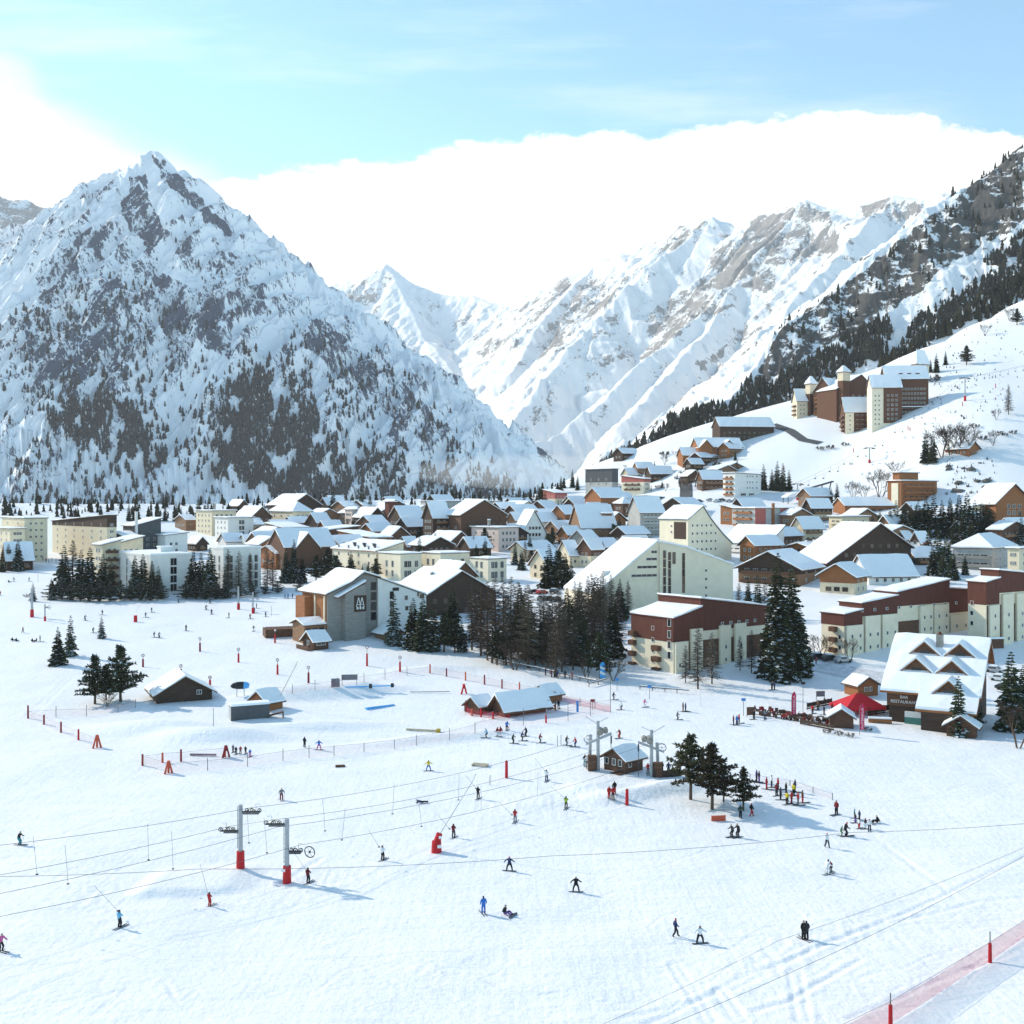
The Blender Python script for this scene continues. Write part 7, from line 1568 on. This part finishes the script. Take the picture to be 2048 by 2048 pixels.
person(419,1813,'red','red','tow','left of the near lift pylons',150,.85); person(239,1856,'light_blue','black','tow','nearest the lower left corner',150); person(765,1721,'white','black','tow','left of the red snow lance',150); person(2,1903,'pink','dark','ski','cut by the left edge',60)
person(857,1542,'yellow','blue','board','above the lift ropes',10); person(843,1606,'navy','dark','lie','under the lift ropes',10,gear=False); person(956,1598,'black','black','tow','above the leaning lance tip',160); person(1093,1563,'white','navy','tow','below the attendant hut track',160); person(1132,1618,'lime','black','tow','right of the trampled snow',160); person(1030,1645,'red','grey','tow','in the middle of the lift track',160); person(907,1676,'dark_red','dark','tow','beside the red snow lance',160)
person(1019,1742,'navy','black','board','just below the long sagging rope',-10,hat='pink'); person(1152,1784,'black','dark','board','with arms spread in open snow',0); person(967,1828,'blue','blue','stand','beside the one sitting in the snow',200); person(1012,1830,'dark','purple','sit','in the near snow',60)
person(1218,1597,'red','red','stand','left of three by the red padded post',30,.95); person(1226,1599,'red','black','stand','middle of three by the red padded post',200); person(1229,1588,'black','red','stand','behind two by the red padded post',200)
person(1351,1874,'navy','dark','walk','left of two, lower right',90,gear=False); person(1400,1887,'white','black','board','right of two, lower right',10); person(1607,1879,'black','black','stand','left of a pair in trampled snow',30); person(1613,1880,'dark','black','stand','right of a pair in trampled snow',200)
person(1654,1695,'white','dark','walk','alone on the right under the long rope',20,gear=False,hat='pink'); person(1655,1749,'white','white','ski','guiding a child in open snow on the right',120); person(1662,1744,'dark_red','dark','ski','beside a white clad adult',-60,.75)
person(609,1495,'black','black','stand','at the park fence, left of two',150,gear=False); person(638,1500,'blue','pink','board','at the park fence, right of two',10)
for i,(x,y,j) in enumerate(((466,1505,'grey'),(472,1509,'black'),(481,1508,'red'),(491,1508,'dark'),(500,1514,'blue'))): person(x,y,j,'pink' if j=='blue' else 'dark','stand',f'{nth(i)} from left in the ski class',random.choice((20,160)),.72)
# upper left piste
for i,(x,y,j,t,p) in enumerate(((28,1163,'dark','dark','ski'),(18,1165,'dark','black','sit'),(58,1163,'black','dark','ski'),(205,1230,'dark','black','ski'),(170,1241,'grey','dark','ski'),(291,1235,'dark','navy','ski'),(303,1225,'navy','dark','ski'),(412,1220,'dark','dark','ski'),(423,1229,'navy','black','ski'),(458,1236,'black','black','stand'),(500,1238,'dark','dark','ski'),(372,1262,'black','dark','stand'),(308,1275,'dark','grey','ski'),(318,1276,'grey','black','ski'),(507,1263,'brown','white','ski'),(186,1266,'green','dark','ski'),(46,1266,'dark_red','black','walk'),(25,1282,'black','dark','sit'),(33,1283,'dark','black','sit'),(65,1284,'black','black','sit'),(72,1283,'dark','black','sit'),(80,1284,'black','dark','stand'),(1,1191,'red','dark','ski'),(570,1197,'navy','dark','stand'),(576,1197,'blue','dark','stand'),(585,1197,'dark','navy','stand'),(600,1211,'dark','navy','ski'),(615,1213,'grey','dark','ski'),(513,1217,'navy','dark','stand'),(509,1226,'blue','dark','stand'),(531,1234,'navy','dark','ski'),(420,1207,'dark','dark','ski'),(357,1206,'grey','dark','ski'))):
    person(x,y,j,t,p,'on the upper left piste',gear=p!='sit')
# middle ground
for (x,y,j,t,p,wh) in ((973,1476,'light_blue','dark','ski','left below the wide hut'),(994,1473,'dark_red','white','ski','beside the red sitter below the hut'),(1000,1464,'dark_red','red','sit','below the wide hut'),(1014,1461,'blue','black','ski','below the wide hut'),(1026,1487,'dark_green','black','ski','below the huts'),(1044,1482,'navy','dark','ski','below the huts'),(1052,1473,'black','black','ski','below the huts'),(1080,1486,'dark_red','dark','ski','below the huts'),(1133,1491,'dark_green','grey','ski','left of the lift bottom station'),(1151,1494,'red','navy','ski','left of the lift bottom station'),(1239,1477,'dark_red','red','ski','above the attendant hut'),(1117,1418,'black','dark','stand','by the little orange hut'),(1227,1400,'black','dark','ski','by the tall grey post'),(1243,1420,'white','black','ski','by the tall grey post'),(1289,1415,'pink','white','ski','below the blue plate sign'),(1355,1440,'grey','black','ski','in the open middle right'),(1366,1423,'brown','brown','stand','of a pair in the open middle right'),(1371,1424,'navy','black','stand','of a pair in the open middle right'),(1544,1380,'dark','black','stand','left of two by the big firs'),(1549,1380,'navy','dark','stand','right of two by the big firs'),(1467,1450,'dark_red','black','stand','by the blue plate sign'),(1474,1450,'blue','navy','stand','by the blue plate sign'),(1478,1447,'red','dark','stand','by the blue plate sign'),(1508,1439,'black','black','stand','left of the terrace'),(1530,1439,'grey','dark','stand','left of the terrace'),(1625,1428,'red','dark','stand','on the terrace'),(1636,1420,'brown','dark','stand','on the terrace'),(1648,1430,'dark','dark','stand','on the terrace'),(1664,1424,'dark_red','dark','stand','on the terrace')): person(x,y,j,t,p,wh)
person(1110,1420,'red','red','stand','by the little orange hut',30,.7)
for i,(x,y,j) in enumerate(((1091,1351,'dark'),(1103,1355,'dark_red'),(1109,1355,'brown'),(1115,1357,'navy'),(1130,1357,'dark'),(1144,1360,'red'))): person(x,y,j,'dark','stand',f'{nth(i)} from left at the rail fence',gear=False)
for (x,y,j,t) in ((1170,1532,'black','teal'),(1174,1534,'white','dark'),(1182,1540,'red','dark'),(1296,1550,'red','grey'),(1309,1553,'lime','green'),(1324,1546,'dark','dark'),(1337,1548,'navy','dark'),(1359,1545,'red','dark_red')): person(x,y,j,t,'stand','at the lift stations',random.choice((0,180,40)))
# lift queue behind the pine clump and the ski school further right
for (x,y,j,t) in ((1513,1564,'purple','dark'),(1518,1566,'dark','purple'),(1533,1579,'red','red'),(1543,1575,'white','black'),(1553,1592,'dark_red','dark'),(1556,1580,'red','dark'),(1561,1600,'dark','black'),(1572,1590,'black','dark'),(1574,1609,'yellow','dark'),(1583,1608,'red','dark_red'),(1587,1592,'yellow','black'),(1590,1584,'dark','dark'),(1596,1611,'red','grey'),(1605,1606,'brown','red')): person(x,y,j,t,'stand','queueing by the pine clump',random.choice((60,90,120)))
for (x,y,j,t,p,sz) in ((1481,1637,'dark_green','black','walk',1),(1503,1633,'black','red','walk',1),(1464,1674,'dark','black','ski',.95),(1476,1675,'black','black','ski',1.05),(1673,1630,'dark_red','black','stand',1.1),(1683,1672,'green','green','ski',.75),(1692,1673,'black','black','ski',1.08)): person(x,y,j,t,p,'below the pine clump',None,sz)
for (x,y,j,t,p,sz) in ((1709,1637,'teal','dark','stand',.72),(1711,1646,'dark','purple','stand',.7),(1719,1642,'navy','dark','stand',.8),(1718,1657,'white','red','stand',.72),(1731,1658,'dark','white','stand',.8),(1739,1662,'white','dark','stand',.85),(1753,1646,'black','dark','sit',1.0)): person(x,y,j,t,p,'in the right hand class',None,sz)
for (x,y,j) in ((1870,770,'dark'),(1991,800,'red'),(1700,930,'dark'),(1850,850,'dark')): person(x,y,j,'dark','ski','high on the right slope')
for (x,y,j) in ((86,1122,'dark'),(92,1124,'red'),(98,1126,'dark'),(104,1124,'navy'),(112,1125,'dark'),(1632,1329,'red')): person(x,y,j,'dark','stand','near the houses',gear=False)
# people who look alike from this far are told apart by their order from the left
from collections import defaultdict
gd=defaultdict(list)
for q in PEOPLE: gd[q[3]].append(q)
for base,L_ in gd.items():
    if len(L_)>1:
        for i,q in enumerate(sorted(L_,key=lambda t:t[1])): q[0]['label']=base+f', {nth(i)} from left'
for q in PEOPLE:
    if len(q[0]['label'].split())>16: print('LONG',q[0]['label'])
print('PEOPLE',len(PEOPLE),max(len(q[0]['label'].split()) for q in PEOPLE))
# ================================================================ sky, sun, camera
HAZE=3.2e-5
SUN_EL=R(30); SUN_AZ=R(30)   # height, and how far beyond due left the sun stands
sd=Vector((-math.cos(SUN_EL)*math.cos(SUN_AZ), math.cos(SUN_EL)*math.sin(SUN_AZ), math.sin(SUN_EL)))
w=bpy.data.worlds.new('World'); SC.world=w; w.use_nodes=True
nt=w.node_tree; N=nt.nodes; L=nt.links
bg=N['Background']; out=N['World Output']
sky=N.new('ShaderNodeTexSky'); sky.sky_type='NISHITA'; sky.sun_disc=False; sky.sun_elevation=SUN_EL
sky.sun_rotation=math.atan2(sd.x,sd.y); sky.air_density=1.0; sky.dust_density=.4; sky.ozone_density=1.5; sky.altitude=1700
STR=.15
bg.inputs['Strength'].default_value=STR
# clouds: a bank over the range with a crisp upper edge, a soft mass at the left, thin streaks
def math_(op,a,b=None,c=None):
    n=N.new('ShaderNodeMath'); n.operation=op
    for i,v in enumerate((a,b,c)):
        if v is None: continue
        if isinstance(v,(int,float)): n.inputs[i].default_value=v
        else: L.new(v,n.inputs[i])
    return n.outputs[0]
tc=N.new('ShaderNodeTexCoord'); sx=N.new('ShaderNodeSeparateXYZ'); L.new(tc.outputs['Generated'],sx.inputs[0])
hy=math_('MAXIMUM',sx.outputs[1],.05)
az=math_('DIVIDE',sx.outputs[0],hy); el=math_('DIVIDE',sx.outputs[2],hy)   # tangent of bearing and of height
def noise(scale,sxy,det=6,rough=.6,rot=0):
    cb=N.new('ShaderNodeCombineXYZ'); L.new(az,cb.inputs[0]); L.new(el,cb.inputs[1])
    mp=N.new('ShaderNodeMapping'); mp.inputs['Scale'].default_value=(sxy[0],sxy[1],1); mp.inputs['Rotation'].default_value=(0,0,rot); L.new(cb.outputs[0],mp.inputs['Vector'])
    n=N.new('ShaderNodeTexNoise'); n.inputs['Scale'].default_value=scale; n.inputs['Detail'].default_value=det; n.inputs['Roughness'].default_value=rough
    L.new(mp.outputs['Vector'],n.inputs['Vector']); return n.outputs['Fac']
def curve(pts):
    """piecewise height of a cloud edge over bearing, from photo positions"""
    r=N.new('ShaderNodeValToRGB'); r.color_ramp.interpolation='B_SPLINE'
    u=math_('MULTIPLY_ADD',az,1/1.2,.5); L.new(u,r.inputs[0])
    el_=r.color_ramp.elements
    while len(el_)<len(pts): el_.new(.5)
    for e,(px,py) in zip(el_,pts):
        e.position=min(1,max(0,((px-1024)/F)/1.2+.5)); v=(YH-py)/F; e.color=(v,v,v,1)
    return r.outputs[0]
edge=curve([(-300,420),(250,380),(440,350),(560,345),(800,305),(1000,275),(1230,245),(1330,252),(1500,238),(1720,215),(1850,225),(1960,262),(2080,270),(2400,250)])
n1=noise(13,(1,1.7),9,.64); 
e1=math_('SUBTRACT',math_('MULTIPLY_ADD',n1,.07,edge),math_('ADD',el,.037))
mr=N.new('ShaderNodeMapRange'); mr.inputs[1].default_value=-.002; mr.inputs[2].default_value=.007; mr.interpolation_type='SMOOTHSTEP'; L.new(e1,mr.inputs[0])
bank=mr.outputs[0]
# left mass
n2=noise(4.5,(1,1.8),7,.6,.3)
lm=curve([(-400,60),(-50,90),(60,150),(120,230),(200,290),(300,320),(420,345),(520,400),(700,500),(1000,560)])
e2=math_('SUBTRACT',math_('MULTIPLY_ADD',n2,.14,lm),math_('ADD',el,.07))
mr2=N.new('ShaderNodeMapRange'); mr2.inputs[1].default_value=-.03; mr2.inputs[2].default_value=.05; mr2.interpolation_type='SMOOTHSTEP'; L.new(e2,mr2.inputs[0])
left=mr2.outputs[0]
n3=noise(3.2,(.7,5),7,.62,-.06)
mr3=N.new('ShaderNodeMapRange'); mr3.inputs[1].default_value=.50; mr3.inputs[2].default_value=.78; mr3.inputs[4].default_value=.42; L.new(n3,mr3.inputs[0])
n4=noise(5,(.8,6),5,.6)
gap=N.new('ShaderNodeMapRange'); gap.inputs[1].default_value=.60; gap.inputs[2].default_value=.70; gap.inputs[4].default_value=.4; L.new(n4,gap.inputs[0])
# thin openings of blue low over the far peaks
lowk=N.new('ShaderNodeMapRange'); lowk.inputs[1].default_value=.235; lowk.inputs[2].default_value=.205; L.new(el,lowk.inputs[0])
gaps=math_('MULTIPLY',gap.outputs[0],lowk.outputs[0])
cl=math_('MAXIMUM',math_('MAXIMUM',bank,left),mr3.outputs[0])
cl=math_('SUBTRACT',cl,gaps); 
cc=N.new('ShaderNodeClamp'); L.new(cl,cc.inputs[0])
tint=N.new('ShaderNodeMix'); tint.data_type='RGBA'; tint.blend_type='MULTIPLY'; tint.inputs[0].default_value=1; tint.inputs[7].default_value=(.80,.98,.87,1)
L.new(sky.outputs[0],tint.inputs[6])
mx=N.new('ShaderNodeMix'); mx.data_type='RGBA'; L.new(cc.outputs[0],mx.inputs[0]); L.new(tint.outputs[2],mx.inputs[6]); n5=noise(7,(1,2.2),7,.6); cm=N.new('ShaderNodeMix'); cm.data_type='RGBA'; cs_=N.new('ShaderNodeMapRange'); cs_.inputs[1].default_value=.38; cs_.inputs[2].default_value=.6; L.new(n5,cs_.inputs[0]); L.new(cs_.outputs[0],cm.inputs[0])
cm.inputs[6].default_value=(3.3,3.36,3.4,1); cm.inputs[7].default_value=(4.6,4.6,4.5,1); L.new(cm.outputs[2],mx.inputs[7])
L.new(mx.outputs[2],bg.inputs['Color'])
sl_=bpy.data.lights.new('sun','SUN'); sl_.energy=2.45; sl_.angle=R(1.2); sl_.color=(1,.885,.72)
so_=bpy.data.objects.new('sun',sl_); COL.objects.link(so_); so_.rotation_euler=(-sd).to_track_quat('-Z','Y').to_euler()
cam=bpy.data.cameras.new('camera'); co=bpy.data.objects.new('camera',cam); COL.objects.link(co)
co.location=(0,0,0); co.rotation_euler=(R(90),0,0)
cam.sensor_width=36; cam.lens=F/2048*36; cam.shift_y=-(1024-YH)/2048; cam.clip_start=1; cam.clip_end=60000
SC.camera=co
SC.view_settings.view_transform='Standard'; SC.view_settings.look='None'; SC.view_settings.gamma=1; SC.view_settings.exposure=1.03
SC.render.engine='CYCLES'; SC.cycles.use_denoising=True; SC.cycles.max_bounces=6; SC.cycles.diffuse_bounces=3; SC.cycles.transparent_max_bounces=16

# the air: one even volume round everything, sky outside
top=max(float(Zm.max()),float(Zf.max()),float(Zl.max()),float(Zr.max()))+25
b=MB(); b.box(-9500,-260,-230,9500,11600,top)
hm=bpy.data.materials.new('air'); hm.use_nodes=True; n_=hm.node_tree.nodes; n_.remove(n_['Principled BSDF'])
pvn=n_.new('ShaderNodeVolumePrincipled'); pvn.inputs['Color'].default_value=(.93,.96,1,1); pvn.inputs['Density'].default_value=HAZE; pvn.inputs['Anisotropy'].default_value=.2
hm.node_tree.links.new(pvn.outputs[0],n_['Material Output'].inputs['Volume'])
ho=b.obj('haze',[hm]); tag(ho,kind='stuff'); SC.cycles.volume_bounces=1

# a bank of mist lying in the valley mouth
bm=bmesh.new(); bmesh.ops.create_icosphere(bm,subdivisions=4,radius=1); me=bpy.data.meshes.new('mist'); bm.to_mesh(me); bm.free()
mm=bpy.data.materials.new('mist_air'); mm.use_nodes=True; n_=mm.node_tree.nodes; n_.remove(n_['Principled BSDF'])
pm=n_.new('ShaderNodeVolumePrincipled'); pm.inputs['Color'].default_value=(.97,.96,.94,1); pm.inputs['Density'].default_value=.0028
mm.node_tree.links.new(pm.outputs[0],n_['Material Output'].inputs['Volume']); me.materials.append(mm)
mo=linkmesh('mist',me,None,P(1065,944,1060)); mo.scale=(120,60,17); tag(mo,kind='stuff')
